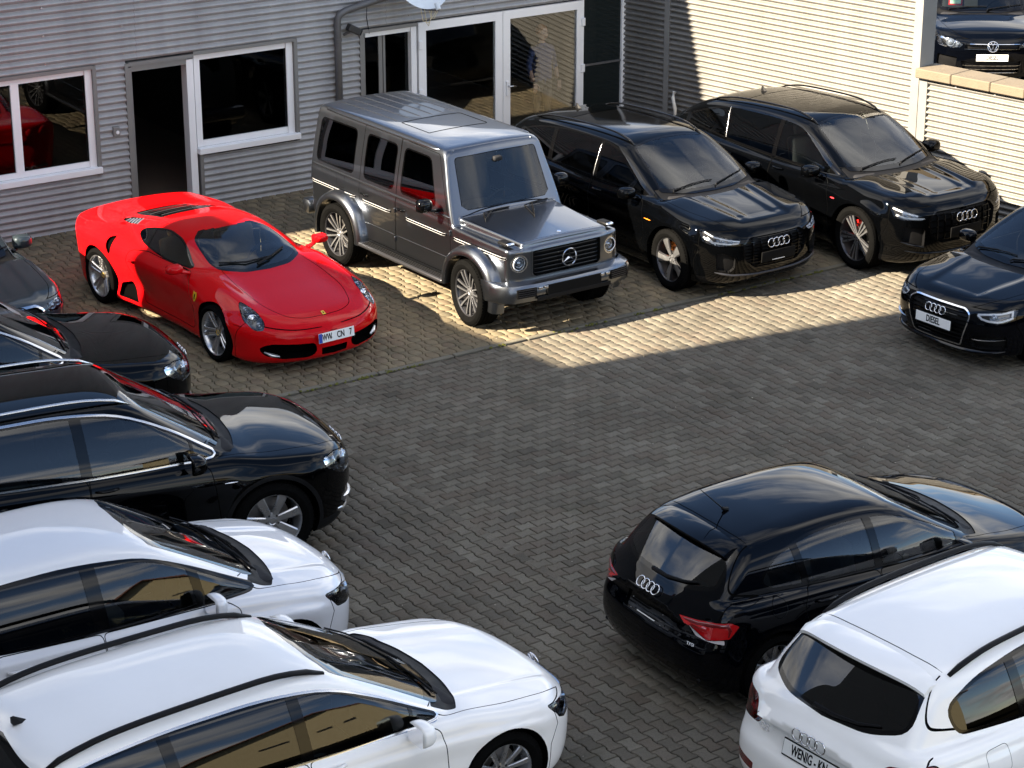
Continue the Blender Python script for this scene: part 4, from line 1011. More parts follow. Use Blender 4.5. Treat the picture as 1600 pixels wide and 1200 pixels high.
def build_workshop():
    B = empty('workshop_building', (A0[0], A0[1], 0), FA, 'grey corrugated metal workshop with white framed windows and glass double door', 'building')
    g = 'cladding_grey'; HT = 6.85; top = 2.19
    HL = 3.25; sheet(B, -9, 3.7, top, HT, g); sheet(B, 3.7, 8.88, top, HL, g); sheet(B, 8.88, 9.64, 3.02, HL, g); sheet(B, -9, -1.47, 0, top, g); sheet(B, -1.47, .98, 0, .74, g); sheet(B, .98, 1.42, 0, top, g); sheet(B, 2.46, 3.98, 0, .76, g); sheet(B, 3.98, 5.01, 0, top, g)  # tall left storey is unseen, added and shaped to shade the screen wall
    # flashings round the openings
    for s, z0, z1 in ((.96, .72, 2.19), (1.42, 0, 2.16), (3.96, .78, 2.19), (5.01, 0, 2.17), (2.455, 0, .78)): bx(B, 'flashing', s-.025, s+.025, -.045, .06, z0, z1, 'flashing')
    for s0, s1, z in ((-1.49, .935, 2.17), (1.445, 2.40, 2.14), (2.40, 3.935, 2.17), (5.035, 5.94, 2.15)): bx(B, 'flashing', s0, s1, -.045, .06, z-.02, z+.03, 'flashing')
    # windows
    w = window(B, -1.46, .935, .84, 2.15, (-.13,), .075); bx(w, 'sill', -1.5, .98, -.09, .02, .755, .84, 'upvc', .008); bx(w, 'roller_guide', .84, .935, -.0, .02, .84, 2.15, 'upvc')
    w = window(B, 2.43, 3.93, .87, 2.15, (), .085); bx(w, 'sill', 2.41, 3.98, -.09, .02, .785, .87, 'upvc', .008); bx(w, 'roller_guide', 3.83, 3.93, -.0, .02, .87, 2.15, 'upvc')
    # open side door with its jambs, leaf swung inwards
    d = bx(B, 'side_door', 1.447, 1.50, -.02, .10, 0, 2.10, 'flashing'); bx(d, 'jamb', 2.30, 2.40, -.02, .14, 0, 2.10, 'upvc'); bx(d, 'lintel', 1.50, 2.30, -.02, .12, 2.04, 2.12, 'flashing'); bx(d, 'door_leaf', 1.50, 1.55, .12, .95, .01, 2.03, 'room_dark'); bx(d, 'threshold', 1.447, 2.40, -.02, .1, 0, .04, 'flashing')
    # narrow glazed door
    d = bx(B, 'narrow_door', 5.04, 5.10, .02, .10, 0, 2.13, 'flashing'); bx(d, 'jamb', 5.84, 5.93, -.02, .10, 0, 2.13, 'upvc'); bx(d, 'lintel', 5.10, 5.84, -.0, .10, 2.06, 2.13, 'upvc'); bx(d, 'stile', 5.34, 5.40, .05, .09, .02, 2.06, 'flashing'); bx(d, 'stile', 5.415, 5.45, .05, .09, .02, 2.06, 'flashing')
    bx(d, 'pane', 5.10, 5.34, .066, .074, .02, 2.06, 'glass_window'); bx(d, 'pane', 5.45, 5.84, .066, .074, .02, 2.06, 'glass_window'); bx(d, 'lever_handle', 5.36, 5.52, .02, .035, 1.02, 1.045, 'satin_chrome'); bx(d, 'lever_handle', 5.26, 5.34, .02, .035, 1.02, 1.045, 'satin_chrome')
    # double door
    for s0, s1, hs in ((5.96, 7.405, 1), (7.415, 8.87, -1)):
        d = window(B, s0, s1, .02, 2.17, (), .125, 'glass_door', .0, 'glass_doorpane')
        for z in (.35, 1.15, 1.85):
            h = s0+.02 if hs > 0 else s1-.02; bx(d, 'hinge', h-.03, h+.03, -.06, -.03, z-.06, z+.06, 'upvc', .006)
    b = MB(); b.rbox((7.485, -.045, 1.02), (.045, .025, .22), .008); hb = b.build('handle_plate', M('upvc'), d); b = MB(); b.tube([(7.485, -.055, 1.06), (7.485, -.095, 1.06), (7.60, -.10, 1.055)], .012, 8); b.build('lever_handle', M('satin_chrome'), hb, smooth=True)
    # fixed glazing to the corner
    f = bx(B, 'corner_glazing', 9.585, 9.65, -.03, .06, 0, 3.0, 'upvc'); bx(f, 'rail', 8.88, 9.585, -.02, .05, 2.94, 3.0, 'flashing'); bx(f, 'pane', 8.88, 9.585, .01, .02, .05, 2.94, 'glazing_dark'); bx(f, 'rail', 8.88, 9.585, -.02, .05, 0, .05, 'flashing'); 
    bx(f, 'rail', 8.88, 9.585, -.01, .03, 1.16, 1.19, 'gutter_grey')
    # room behind, roof and outer walls
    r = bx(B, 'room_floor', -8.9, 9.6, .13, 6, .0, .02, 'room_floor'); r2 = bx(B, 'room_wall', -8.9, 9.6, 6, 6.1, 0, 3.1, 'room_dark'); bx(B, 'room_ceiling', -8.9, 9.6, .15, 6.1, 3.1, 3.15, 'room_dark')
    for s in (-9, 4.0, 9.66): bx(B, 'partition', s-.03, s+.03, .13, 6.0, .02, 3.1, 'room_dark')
    bx(B, 'roof', -9.1, 3.78, -.08, 9, HT, HT+.2, 'flashing'); bx(B, 'roof', 3.72, 9.7, -.06, 9, HL, HL+.16, 'flashing'); bx(B, 'upper_end_wall', 3.62, 3.70, .02, 8.8, HL, HT, 'plaster_grey'); bx(B, 'back_wall', -9, 9.66, 8.8, 9, 0, HL, 'plaster_grey'); bx(B, 'back_wall', -9, 3.7, 8.8, 9, HL, HT, 'plaster_grey'); bx(B, 'end_wall', -9.05, -9, 0, 9, 0, HT, 'plaster_grey')
    sc = MB()
    for s in np.arange(-8.5, 9, 1.1):
        for z in np.arange(2.3, 4.2, .36): sc.lathe([(0, -.03), (.010, -.028), (.012, -.018)], 'y', 6, (s, 0, z))
    o = sc.build('cladding_screw', M('satin_chrome'), B); o['kind'] = 'stuff'
    return B
def build_side_building():
    B = empty('screen_wall', (COR[0], COR[1], 0), WA, 'tall pale corrugated metal screen wall behind the black cars, half sunlit', 'wall'); g = 'cladding_cream'; HT = 3.0; te = 5.30
    sheet(B, .02, .84, 0, HT, g, .082, .044); sheet(B, .94, te, 0, HT, g, .082, .044, maxw=2.3)
    bx(B, 'joint_strip', .84, .94, -.045, .02, 0, HT, 'flashing'); bx(B, 'corner_flashing', te, te+.13, -.05, .06, 0, HT, 'flashing'); bx(B, 'core', .05, te+.12, .062, .28, 0, HT, 'flashing')
    bx(B, 'cap', .05, te+.16, -.07, .31, HT, HT+.06, 'flashing')
    sc = MB()
    for s in (1.2, 2.6, 4.0, 5.2):
        for z in np.arange(.5, 2.9, .246): sc.lathe([(0, -.032), (.010, -.03), (.012, -.018)], 'y', 6, (s, 0, z))
    o = sc.build('cladding_screw', M('satin_chrome'), B); o['kind'] = 'stuff'
    W = empty('boundary_wall', (COR[0], COR[1], 0), WA, 'low corrugated metal boundary wall with stone coping below the dark parked car', 'wall')
    t0, t1 = te+.14, 12.0; sheet(W, t0+.13, t1, 0, 1.80, g, .082, .044); bx(W, 'end_flashing', t0, t0+.13, -.05, .03, 0, 1.80, 'flashing'); bx(W, 'core', t0, t1, .03, .26, 0, 1.80, 'plaster_grey')
    t = t0-.03; i = 0
    while t < t1:
        l = .58+.05*math.sin(i*2.3); b = MB(); b.rbox((t+l/2, .10, 1.865+.004*math.sin(i*3.1)), (l-.008, .46, .13), .012, seg=1); b.build('coping_stone', M('coping_stone'), W); t += l; i += 1
    return B
def build_fixtures():
    def F(s, z, o): p = A0+FD*s+FN*o; return Vector((p[0], p[1], z))
    B = empty('drainpipe', F(4.61, 0, .08), FA, 'dark grey downpipe with elbow on the corrugated front', 'pipe')
    b = MB(); b.tube([(0, 0, .02), (0, 0, 2.38), (.03, -.01, 2.45), (.12, -.03, 2.50), (.75, -.05, 2.62), (1.3, -.05, 2.74)], .05, 14, up=(0, 1, 0)); b.build('pipe', M('gutter_grey'), B, smooth=True)
    for z in (1.25, 2.1): b = MB(); b.lathe([(.047, -.02), (.058, -.02), (.058, .02), (.047, .02)], 'z', 16, (0, 0, z), closed=True); b.build('pipe_bracket', M('gutter_grey'), B)
    B = empty('wall_camera', F(4.78, 2.18, .05), FA, 'small black camera box fixed beside the downpipe', 'camera'); b = MB(); b.rbox((.05, -.09, .05), (.2, .11, .10), .015, M=Matrix.Rotation(.5, 3, 'Y')); b.build('housing', M('dark_box'), B); b = MB(); b.tube([(-.06, 0, -.03), (0, -.06, .02)], .02, 8); b.build('bracket', M('gutter_grey'), B); b = MB(); b.rbox((.14, -.10, .0), (.03, .09, .08), .01, M=Matrix.Rotation(.5, 3, 'Y')); b.build('lens_hood', M('gloss_black'), B)
    # satellite dish
    B = empty('satellite_dish', F(5.75, 2.82, .45), FA, 'pale satellite dish with dangling cables above the narrow door', 'satellite dish'); b = MB(); b.lathe([(0.0, .10), (.12, .092), (.24, .065), (.33, .03), (.40, -.01), (.41, -.012), (.405, -.002), (.33, .04), (.24, .075), (0, .112)], 'y', 40, (0, 0, 0))
    Mx = Matrix.Rotation(R_(-38), 3, 'X'); b.V = [Mx @ Vector(v) for v in b.V]; b.build('reflector', M('dish_white'), B, smooth=True)
    b = MB(); b.tube([(0, .12, .1), (.0, -.05, -.36), (.02, -.42, -.30)], .018, 6); b.build('feed_arm', M('gutter_grey'), B); b = MB(); b.tube([(.02, -.42, -.30), (.02, -.36, -.22)], .035, 10); b.build('feed_horn', M('dish_white'), B)
    b = MB(); b.tube([(0, .1, .05), (0, .45, .0)], .025, 8); b.build('mount', M('gutter_grey'), B)
    for k, (x0, x1, dz) in enumerate(((-.08, .16, .16), (-.02, .10, .20), (.05, .2, .12))):
        b = MB(); b.tube([(x0, -.1, -.30), (x0+.03, -.12, -.34-dz), ((x0+x1)/2, -.12, -.36-dz*1.1), (x1, -.11, -.33-dz*.5), (x1+.02, -.05, -.25)], .006, 5); b.build('cable', M('cable_cream'), B)
    for s in (5.15, 5.32):
        B2 = None
    B = empty('hanging_cable', F(5.1, 2.9, .03), FA, 'thin dark cable hanging down the corrugated front beside the dish', 'cable'); b = MB(); b.tube([(0, 0, 0), (.02, -.01, -.3), (.0, -.015, -.55), (.04, -.01, -.78)], .006, 5); b.build('strand', M('rubber'), B)
    B = empty('door_bell', F(1.22, 1.28, .03), FA, 'small grey bell box on the corrugated wall left of the dark doorway', 'bell box'); b = MB(); b.rbox((0, 0, 0), (.10, .07, .13), .012); b.build('case', M('flashing'), B); b = MB(); b.lathe([(0, -.045), (.022, -.044), (.025, -.034)], 'y', 12, (.01, 0, -.01)); b.build('button', M('upvc'), B)
    def W_(t, z, o): p = COR+np.array([math.cos(WA), math.sin(WA)])*t+np.array([math.sin(WA), -math.cos(WA)])*o; return Vector((p[0], p[1], z))
    B = empty('white_hose', W_(1.12, .0, .08), WA, 'short white hose sticking up at the foot of the shaded wall', 'hose'); b = MB(); b.tube([(0, 0, .0), (.0, 0, .45), (.02, -.02, .62), (-.02, -.03, .78), (.0, -.02, .88)], .03, 8); b.build('tube', M('hose_white'), B, smooth=True)
def build_neighbours():
    u = np.array([math.cos(SUN_AZ), math.sin(SUN_AZ)]); v = np.array([-u[1], u[0]])
    def P(p, q): return tuple(u*p+v*q)
    def block(name, label, pq, h, mat, win=True):
        o = empty(name, (0, 0, 0), 0, label, 'building'); pts = [P(*a) for a in pq]; b = MB(); b.prism(ccw(pts).tolist(), 0, h); b.build('wall', M(mat), o); b = MB(); c = np.mean(pts, 0); b.prism(ccw([tuple(c+(np.array(p)-c)*.999) for p in pts]).tolist(), h, h+.12); b.build('roof', M('roof_tile'), o)
        if win:
            p0, p1 = np.array(pts[0]), np.array(pts[1]); d = p1-p0; l = np.hypot(*d); d /= l; nn = np.array([d[1], -d[0]]); nn = nn if nn@u > 0 else -nn
            for z in np.arange(1.4, h-1.6, 2.9):
                for t in np.arange(1.2, l-1, 2.4):
                    c = p0+d*t; b = MB(); b.box((c[0]+nn[0]*.01, c[1]+nn[1]*.01, z+.6), (1.1, .06, 1.3), rz=math.atan2(d[1], d[0])); w = b.build('window', M('upvc'), o); b = MB(); b.box((c[0]+nn[0]*.05, c[1]+nn[1]*.05, z+.6), (.96, .02, 1.16), rz=math.atan2(d[1], d[0])); b.build('pane', M('gloss_black'), w)
        return o
    block('apartment_block', 'tall plastered block left of the yard that shades the foreground cars', [(-2, 3.0), (-2, 21.28), (-10, 21.28), (-10, 3.0)], 16.0, 'plaster_grey', False)
    block('side_wing', 'lower plastered wing left of the yard shading the red sports car', [(-1.44, 21.1), (-2.5, 24.9), (-10, 24.9), (-10, 21.1)], 7.78, 'plaster_grey', False)
    # cream gable house right of and behind the camera: it shows in the side windows
    H = empty('gable_house', (20.0, 1.5, 0), R_(-32), 'cream gabled house mirrored in the side windows of the white cars', 'house')
    b = MB(); g = [(-5.5, 0), (5.5, 0), (5.5, 4.4), (0, 7.8), (-5.5, 4.4)]; Mx = Matrix(((0, 0, 1), (1, 0, 0), (0, 1, 0))); b.prism(g, 0, 9, Mx); b.build('wall', M('plaster_cream'), H)
    for s in (1, -1): b = MB(); b.add([(-.4, s*6.0, 4.12), (9.4, s*6.0, 4.12), (9.4, 0, 7.83), (-.4, 0, 7.83), (-.4, s*6.0, 4.27), (9.4, s*6.0, 4.27), (9.4, 0, 7.98), (-.4, 0, 7.98)], [(0, 1, 2, 3), (7, 6, 5, 4), (0, 4, 5, 1), (1, 5, 6, 2), (3, 2, 6, 7), (0, 3, 7, 4)]); b.build('roof', M('roof_tile'), H)
    for y, z in ((-1.5, 4.3), (0, 4.3), (1.5, 4.3)): b = MB(); b.box((-.01, y, z), (.06, .7, .28)); b.build('window', M('dark_box'), H)
def build_person():
    """figure behind the right leaf of the glass door"""
    p = A0+FD*8.42-FN*.42; o = empty('person', (p[0], p[1], .02), FA-math.pi/2, 'person in navy top and dark trousers standing behind the glass door', 'person')
    J = [((0, 0, .95), .15), ((0, 0, 1.15), .15), ((0, 0, 1.36), .17), ((0, 0, 1.47), .07), ((.01, 0, 1.54), .06),
         ((0, .17, 1.40), .07), ((.0, .24, 1.15), .05), ((.10, .22, .93), .04), ((0, -.17, 1.40), .07), ((0, -.24, 1.15), .05), ((.10, -.22, .93), .04),
         ((0, .09, .88), .105), ((.02, .10, .50), .075), ((0, .10, .10), .05), ((.15, .11, .03), .04), ((0, -.09, .88), .105), ((.02, -.10, .50), .075), ((0, -.10, .10), .05), ((.15, -.11, .03), .04)]
    E = [(0, 1), (1, 2), (2, 3), (3, 4), (2, 5), (5, 6), (6, 7), (2, 8), (8, 9), (9, 10), (0, 11), (11, 12), (12, 13), (13, 14), (0, 15), (15, 16), (16, 17), (17, 18)]
    me = bpy.data.meshes.new('body'); me.from_pydata([j[0] for j in J], E, []); t = bpy.data.objects.new('t', me); COL.objects.link(t); t.modifiers.new('s', 'SKIN'); t.modifiers.new('u', 'SUBSURF').levels = 2
    for i, j in enumerate(J): me.skin_vertices[0].data[i].radius = (j[1], j[1]*.8)
    me.skin_vertices[0].data[0].use_root = True; bpy.context.view_layer.update()
    em = bpy.data.meshes.new_from_object(t.evaluated_get(bpy.context.evaluated_depsgraph_get())); bpy.data.objects.remove(t)
    for m in ('cloth_navy', 'cloth_dark', 'skin'): em.materials.append(M(m))
    for pl in em.polygons:
        z = pl.center.z; pl.material_index = 2 if z > 1.49 or (abs(pl.center.y) > .16 and z < 1.1 and z > .85 and pl.center.x > .06) else (0 if z > .93 else 1); pl.use_smooth = True
    b = ob('body', em, o)
    h = MB(); V, F = superell((.01, 0, 1.64), (.10, .078, .115), 1.0, 10, False); h.add(V, F); hd = h.build('head', M('skin'), o, smooth=True); h = MB(); V, F = superell((-.012, 0, 1.672), (.105, .088, .10), 1.0, 10, False); h.add(V, F); h.build('hair', M('hair_ginger'), hd, smooth=True)
    for y in (-.03, .03): h = MB(); V, F = superell((.098, y, 1.65), (.012, .012, .01), 1.0, 5, False); h.add(V, F); h.build('eye', M('dark_box'), hd)
    h = MB(); h.tube([(.10, 0, 1.655), (.122, 0, 1.62), (.10, 0, 1.612)], .011, 6); h.build('nose', M('skin'), hd); h = MB(); h.tube([(.098, -.025, 1.585), (.106, 0, 1.583), (.098, .025, 1.585)], .006, 5); h.build('mouth', M('hair_ginger'), hd)
    for s in (1, -1):
        hn = MB(); hn.rbox((.15, s*.22, .87), (.035, .075, .09), .015)
        for k, (dx, l) in enumerate(((-.03, .06), (-.01, .075), (.01, .07), (.028, .055))): hn.tube([(.15, s*.22+dx, .83), (.158, s*.22+dx, .83-l*.6), (.15, s*.22+dx, .83-l)], .0085, 6)
        hn.tube([(.16, s*.22-s*.035, .89), (.185, s*.22-s*.05, .86), (.19, s*.22-s*.045, .83)], .0095, 6); hn.build('hand', M('skin'), o, smooth=True)
# ------------------------------------------------------------------ the cars
def audi_badge(c, view, v, w=.28, off=.004, parent=None):
    P, N = c.at(view, 0.0, v, off); mb = MB(); rings(mb, basis(P, N), w); mb.build('badge', M('chrome'), parent or c.o, smooth=True)
def q7_spec():
    S = dict(wb=3.002, R=.385, rim=.27, tw=.27, trk=.965, arch=.435, style='seven', xf=2.46, xr=-2.6, W=.985, H=1.74, zc=.65, h=.03,
      top=[(2.5, .78), (2.38, .88), (2.2, .955), (1.9, 1.01), (1.5, 1.06), (1.15, 1.10), (.8, 1.10), (0, 1.10), (-1.5, 1.13), (-2.6, 1.16)],
      crown=[(2.4, .05), (1.5, .075), (.9, .05), (-2.6, .05)], belt=[(2.4, .86), (1.5, 1.0), (.8, 1.05), (-1, 1.09), (-2.6, 1.13)],
      plan=[(2.5, .945), (2.0, .97), (1.5, .98), (0, .965), (-1.5, .98), (-2.2, .95), (-2.6, .87)],
      inset=[(-.3, .14), (-.05, .08), (.12, .03), (.3, .012), (.55, .01), (.72, 0), (.82, .002), (.88, .018), (1.0, .05), (1.15, .10)],
      nose=[(.15, 2.28), (.25, 2.38), (.4, 2.44), (.6, 2.46), (.75, 2.45), (.87, 2.40), (1.05, 2.2)], nsw=[(0, 0), (.35, .02), (.6, .08), (.8, .2), (.92, .35), (1.05, .6)],
      tail=[(.15, -2.42), (.35, -2.57), (.6, -2.6), (.85, -2.56), (1.15, -2.5)], tsw=[(0, 0), (.5, .03), (.8, .13), (.95, .28), (1.05, .45)],
      bot=.2, gw=[(1.4, .80), (.7, .885), (0, .90), (-1, .89), (-2, .84), (-2.6, .76)], tum=[(.95, 0), (1.1, .02), (1.3, .085), (1.5, .17), (1.65, .25), (1.75, .32)],
      roof=[(1.2, 1.5), (.7, 1.63), (.3, 1.69), (-.4, 1.715), (-1.2, 1.70), (-1.9, 1.65), (-2.5, 1.57)], rcrown=.06,
      ws=((1.24, 1.09), (.30, 1.66)), rw=((-2.62, 1.10), (-2.05, 1.62)),
      flare=[(1.501, .385, .46, .018, .10), (-1.501, .385, .46, .018, .10)],
      dlo=[(1.02, 1.10), (.62, 1.36), (.2, 1.545), (-.3, 1.59), (-1.1, 1.575), (-1.75, 1.50), (-2.15, 1.36), (-2.2, 1.17), (-1.0, 1.125), (0, 1.10)], dlor=.06, fw=.03, trimw=.016, dlomat='satin_chrome',
      panes=[(.82, .82, 1.1, 1.1, 'door_f', 'glass_side'), (-.10, -.13, .79, .79, 'door_f', 'glass_side'), (-1.08, -1.13, -.2, -.23, 'door_r', 'glass_side'), (-2.4, -2.4, -1.20, -1.25, 'door_r', 'glass_tint')],
      wsp=[(0, 1.095), (.35, 1.10), (.70, 1.125), (.70, 1.14), (.56, 1.60), (.3, 1.635), (0, 1.645)], frit=.03,
      rwp=[(0, 1.18), (.66, 1.20), (.58, 1.52), (0, 1.57)],
      hood=[(1.12, 0), (1.10, .4), (.98, .72), (.92, .79), (1.05, .83), (1.6, .78), (2.05, .70), (2.33, .52), (2.40, .3), (2.41, 0)], hoodr=[0, .1, .05, .02, .05, .1, .1, .1, .1, 0]*2,
      side_panels=[('door_f', [(1.02, .35), (.98, .75), (.94, 1.0), (.85, 1.075), (-.14, 1.075), (-.14, .34)], .04), ('door_r', [(-.15, .34), (-.15, 1.075), (-1.12, 1.10), (-1.25, .9), (-1.1, .55), (-.98, .34)], .05)],
      mir=(.73, 1.06, 1.13, (.13, .125, .085)), mirfoot=(.78, .90, 1.04), paint='paint_black', seat=(.2, .62))
    lamp_poly = [('s', 2.0, .90), ('f', .78, .905), ('f', .58, .845), ('f', .50, .775), ('f', .60, .70), ('f', .82, .70), ('s', 2.14, .74), ('s', 2.02, .83)]
    def pre(c):
        c.quarter(lamp_poly, 'headlight', r=.03, panel=.006)
        g = [(0, .82), (.30, .82), (.37, .78), (.36, .55), (.26, .32), (0, .32)]; full = rp(g+[(-y, z) for y, z in g[::-1]], .04)
        c.B.framed('front', full, 'grille', 'grille_frame', .022)
        c.B.cut('front', rp([(.42, .5), (.78, .55), (.84, .44), (.74, .34), (.44, .33)], .03), 'intake')
        c.B.cut('side', [(-2.9, .10), (-2.9, .33), (-1.9, .33), (-1.9, .30), (1.9, .30), (1.9, .33), (2.9, .33), (2.9, .10)], 'clad', thr=None)
    def post(c):
        B = c.B
        B.panel('side', [(2.02, .87), (2.03, .68), (1.96, .55), (1.93, .2), (2.8, .2), (2.8, .87)], 'bumper_f', cond=lambda C: C[:, 1] > -1, thr=None)
        # arch lip band in satin plastic
        for xa in (1.501, -1.501): B.cut('side', [(xa+.475*math.cos(t), .385+.475*math.sin(t)) for t in np.linspace(0, 2*math.pi, 49)[:-1]], 'clad', thr=None, cond=lambda C: C[:, 1] > .6, allow=('body', 'door_f', 'door_r', 'gap', 'bumper_f'))
    def detail(c):
        B = c.B
        c.emit('clad', 'sill_cladding', 'black_plastic'); c.emit('bumper_f', 'front_bumper', S['paint'], sides=True)
        c.lamp('headlight', 'lamp_chrome', depth=.06, bulbs=[(('f', .68, .80), .065, 'lens_bulb'), (('f', .56, .77), .04, 'lens_bulb')])
        c.emit('grille_frame', 'grille_frame', 'chrome', shift=-.004); g = c.recess('grille', 'grille', .05, 'black_plastic')[0]
        for k in range(7): c.bar('front', [(0, .36+k*.066), (.2, .36+k*.066), (.335-(.012*(7-k) if k < 3 else 0), .36+k*.066)], .016, .02, 'grille_slat', 'gloss_black', g, -.025)
        c.recess('intake', 'lower_intake', .05, 'black_plastic', sides=True); audi_badge(c, 'front', .72, .28, .01)
        c.trim('front', [(.44, .42), (.60, .425), (.80, .45)], .02, .02, 'fog_trim', 'satin_chrome')
        c.trim('fq', to_uv(np.array([c.pt(p) for p in (('f', .5, .30), ('f', .75, .31), ('s', 2.15, .36))]), 'fq'), .06, .02, 'skid_trim', 'satin_chrome')
        c.rails(.35, -1.95, .60, .56, S.get('railmat', 'satin_chrome'), arch=.05, w=.04); c.fin(-1.75)
        for x, k in ((-.0, 'door_f'), (-.98, 'door_r')): c.handle(x, .985, c.P[k], S['paint'])
        c.wipers()
        c.trim('side', [(1.17, .86), (1.05, .86)], .018, .008, 'wing_badge', 'chrome')
    S.update(pre=pre, post=post, detail=detail); return S
def mir(g): return list(g)+[(-y, z) for y, z in g[::-1]]
def slats(c, g, n, z0, z1, wfun, mat='gloss_black', w=.016, h=.02, off=-.025):
    for k in range(n):
        z = z0+(z1-z0)*k/(n-1); y = wfun(z); c.bar('front', [(0, z), (y*.5, z), (y, z)], w, h, 'grille_slat', mat, g, off)
def ywid(poly):
    P = sorted([(z, y) for y, z in poly if y > 0]); zs = [p[0] for p in P]; ys = [p[1] for p in P]
    return lambda z: float(np.interp(z, zs, ys))-.012
def circ(xa, R, Ra, n=48): return [(xa+Ra*math.cos(t), R+Ra*math.sin(t)) for t in np.linspace(0, 2*math.pi, n+1)[:-1]]
def etron_spec():
    S = dict(wb=2.928, R=.38, rim=.272, tw=.26, trk=.955, arch=.425, style='etron_blade', xf=2.37, xr=-2.54, W=.967, H=1.63, zc=.62, h=.03,
      top=[(2.45, .72), (2.34, .83), (2.22, .90), (2.0, .955), (1.6, 1.01), (1.2, 1.05), (.9, 1.06), (0, 1.05), (-1.5, 1.09), (-2.54, 1.12)],
      crown=[(2.4, .04), (1.5, .07), (.9, .05), (-2.6, .05)], belt=[(2.4, .80), (1.5, .95), (.8, 1.0), (-1, 1.04), (-2.6, 1.08)],
      plan=[(2.45, .925), (2.0, .95), (1.46, .962), (0, .945), (-1.46, .962), (-2.2, .93), (-2.54, .85)],
      inset=[(-.3, .14), (-.05, .08), (.12, .035), (.25, .03), (.4, .012), (.62, .012), (.76, 0), (.83, .0), (.89, .02), (1.0, .05), (1.15, .1)],
      nose=[(.15, 2.22), (.25, 2.31), (.4, 2.36), (.6, 2.37), (.72, 2.36), (.82, 2.31), (1.0, 2.1)], nsw=[(0, 0), (.35, .02), (.6, .07), (.78, .16), (.9, .29), (1.05, .52)],
      tail=[(.15, -2.36), (.35, -2.51), (.6, -2.54), (.9, -2.50), (1.15, -2.42)], tsw=[(0, 0), (.5, .03), (.8, .13), (.95, .28), (1.05, .45)],
      gw=[(1.3, .79), (.6, .865), (0, .88), (-1, .865), (-2, .81), (-2.5, .74)], tum=[(.95, 0), (1.05, .02), (1.25, .09), (1.42, .165), (1.55, .24), (1.65, .31)],
      roof=[(1.1, 1.4), (.6, 1.53), (.2, 1.59), (-.4, 1.61), (-1.2, 1.585), (-1.8, 1.53), (-2.4, 1.43)], rcrown=.055,
      ws=((1.18, 1.04), (.16, 1.56)), rw=((-2.48, 1.06), (-1.9, 1.50)),
      flare=[(1.464, .38, .45, .016, .10), (-1.464, .38, .45, .016, .10)], ridges=[(.02, 1.1, .50, 2.15, .36, .02), (.014, 1.1, .27, 2.1, .20, .02)],
      dlo=[(.96, 1.045), (.55, 1.29), (.15, 1.445), (-.3, 1.485), (-1.0, 1.465), (-1.55, 1.39), (-1.95, 1.27), (-2.03, 1.12), (-1.0, 1.075), (0, 1.05)], dlor=.05, fw=.022, trimw=.03,
      panes=[(-.12, -.15, .80, .80, 'door_f', 'glass_tint'), (-1.08, -1.13, -.2, -.23, 'door_r', 'glass_tint'), (-2.4, -2.4, -1.17, -1.22, 'door_r', 'glass_tint')],
      wsp=mir([])+[(0, 1.045), (.35, 1.05), (.69, 1.08), (.70, 1.10), (.565, 1.49), (.3, 1.525), (0, 1.535)], frit=.028, wipz=.03,
      rwp=[(0, 1.12), (.64, 1.14), (.55, 1.42), (0, 1.46)],
      hood=[(1.09, 0), (1.07, .4), (.96, .70), (.90, .77), (1.05, .80), (1.6, .76), (2.0, .68), (2.22, .52), (2.30, .3), (2.31, 0)], hoodr=[0, .1, .05, .02, .05, .1, .1, .1, .1, 0]*2,
      side_panels=[('door_f', [(.98, .33), (.95, .70), (.90, .97), (.80, 1.02), (-.16, 1.03), (-.16, .33)], .04), ('door_r', [(-.17, .33), (-.17, 1.03), (-1.12, 1.055), (-1.22, .88), (-1.08, .55), (-.96, .33)], .05)],
      mir=(.70, 1.03, 1.07, (.12, .12, .075)), mirfoot=(.76, .88, .99), paint='paint_black', seat=(.15, .58), railmat='gloss_black')
    G = [(0, .775), (.40, .775), (.50, .68), (.47, .50), (.33, .40), (0, .40)]
    hl = [('f', .515, .76), ('f', .62, .775), ('f', .80, .83), ('s', 1.98, .875), ('s', 1.93, .87), ('s', 2.02, .745), ('f', .80, .70), ('f', .56, .715)]
    def pre(c):
        c.quarter(hl, 'headlight', r=.015, panel=.006); c.B.framed('front', rp(mir(G), .03), 'grille', 'grille_frame', .022)
        c.B.cut('front', rp([(.60, .55), (.74, .62), (.80, .60), (.79, .40), (.66, .36), (.60, .42)], .02), 'intake')
        c.B.cut('side', [(-2.9, .05), (-2.9, .34), (2.9, .30), (2.9, .05)], 'clad', thr=None)
    def post(c):
        c.B.panel('side', [(1.96, .86), (1.98, .66), (1.92, .5), (1.9, .2), (2.8, .2), (2.8, .86)], 'bumper_f', cond=lambda C: C[:, 1] > -1, thr=None)
        c.B.cut('top', rp([(.0, .46), (.0, -.46), (-1.2, -.44), (-1.2, .44)], .05), 'sunroof', thr=.5)
    def detail(c):
        c.emit('clad', 'sill_cladding', 'gloss_black'); c.emit('bumper_f', 'front_bumper', S['paint']); c.emit('sunroof', 'sunroof', 'gloss_black', shift=.003)
        c.lamp('headlight', 'lamp_dark', depth=.045, drl=[[('f', .54, .722), ('f', .68, .722), ('f', .80, .735), ('s', 2.03, .78)], [('f', .54, .745), ('f', .66, .765), ('f', .80, .805), ('s', 2.0, .855)]]+[[('f', .80+.01*k, .715+.006*k), ('s', 2.05-.02*k, .80)] for k in (0, 2)], bulbs=[(('f', .64, .745), .03, 'lens_bulb'), (('f', .73, .76), .03, 'lens_bulb')], drlw=.02)
        c.emit('grille_frame', 'grille_frame', 'gloss_black', shift=-.004); g = c.recess('grille', 'grille', .035, 'black_plastic')[0]
        yw = ywid(G); slats(c, g, 9, .42, .76, yw, 'gloss_black', .014)
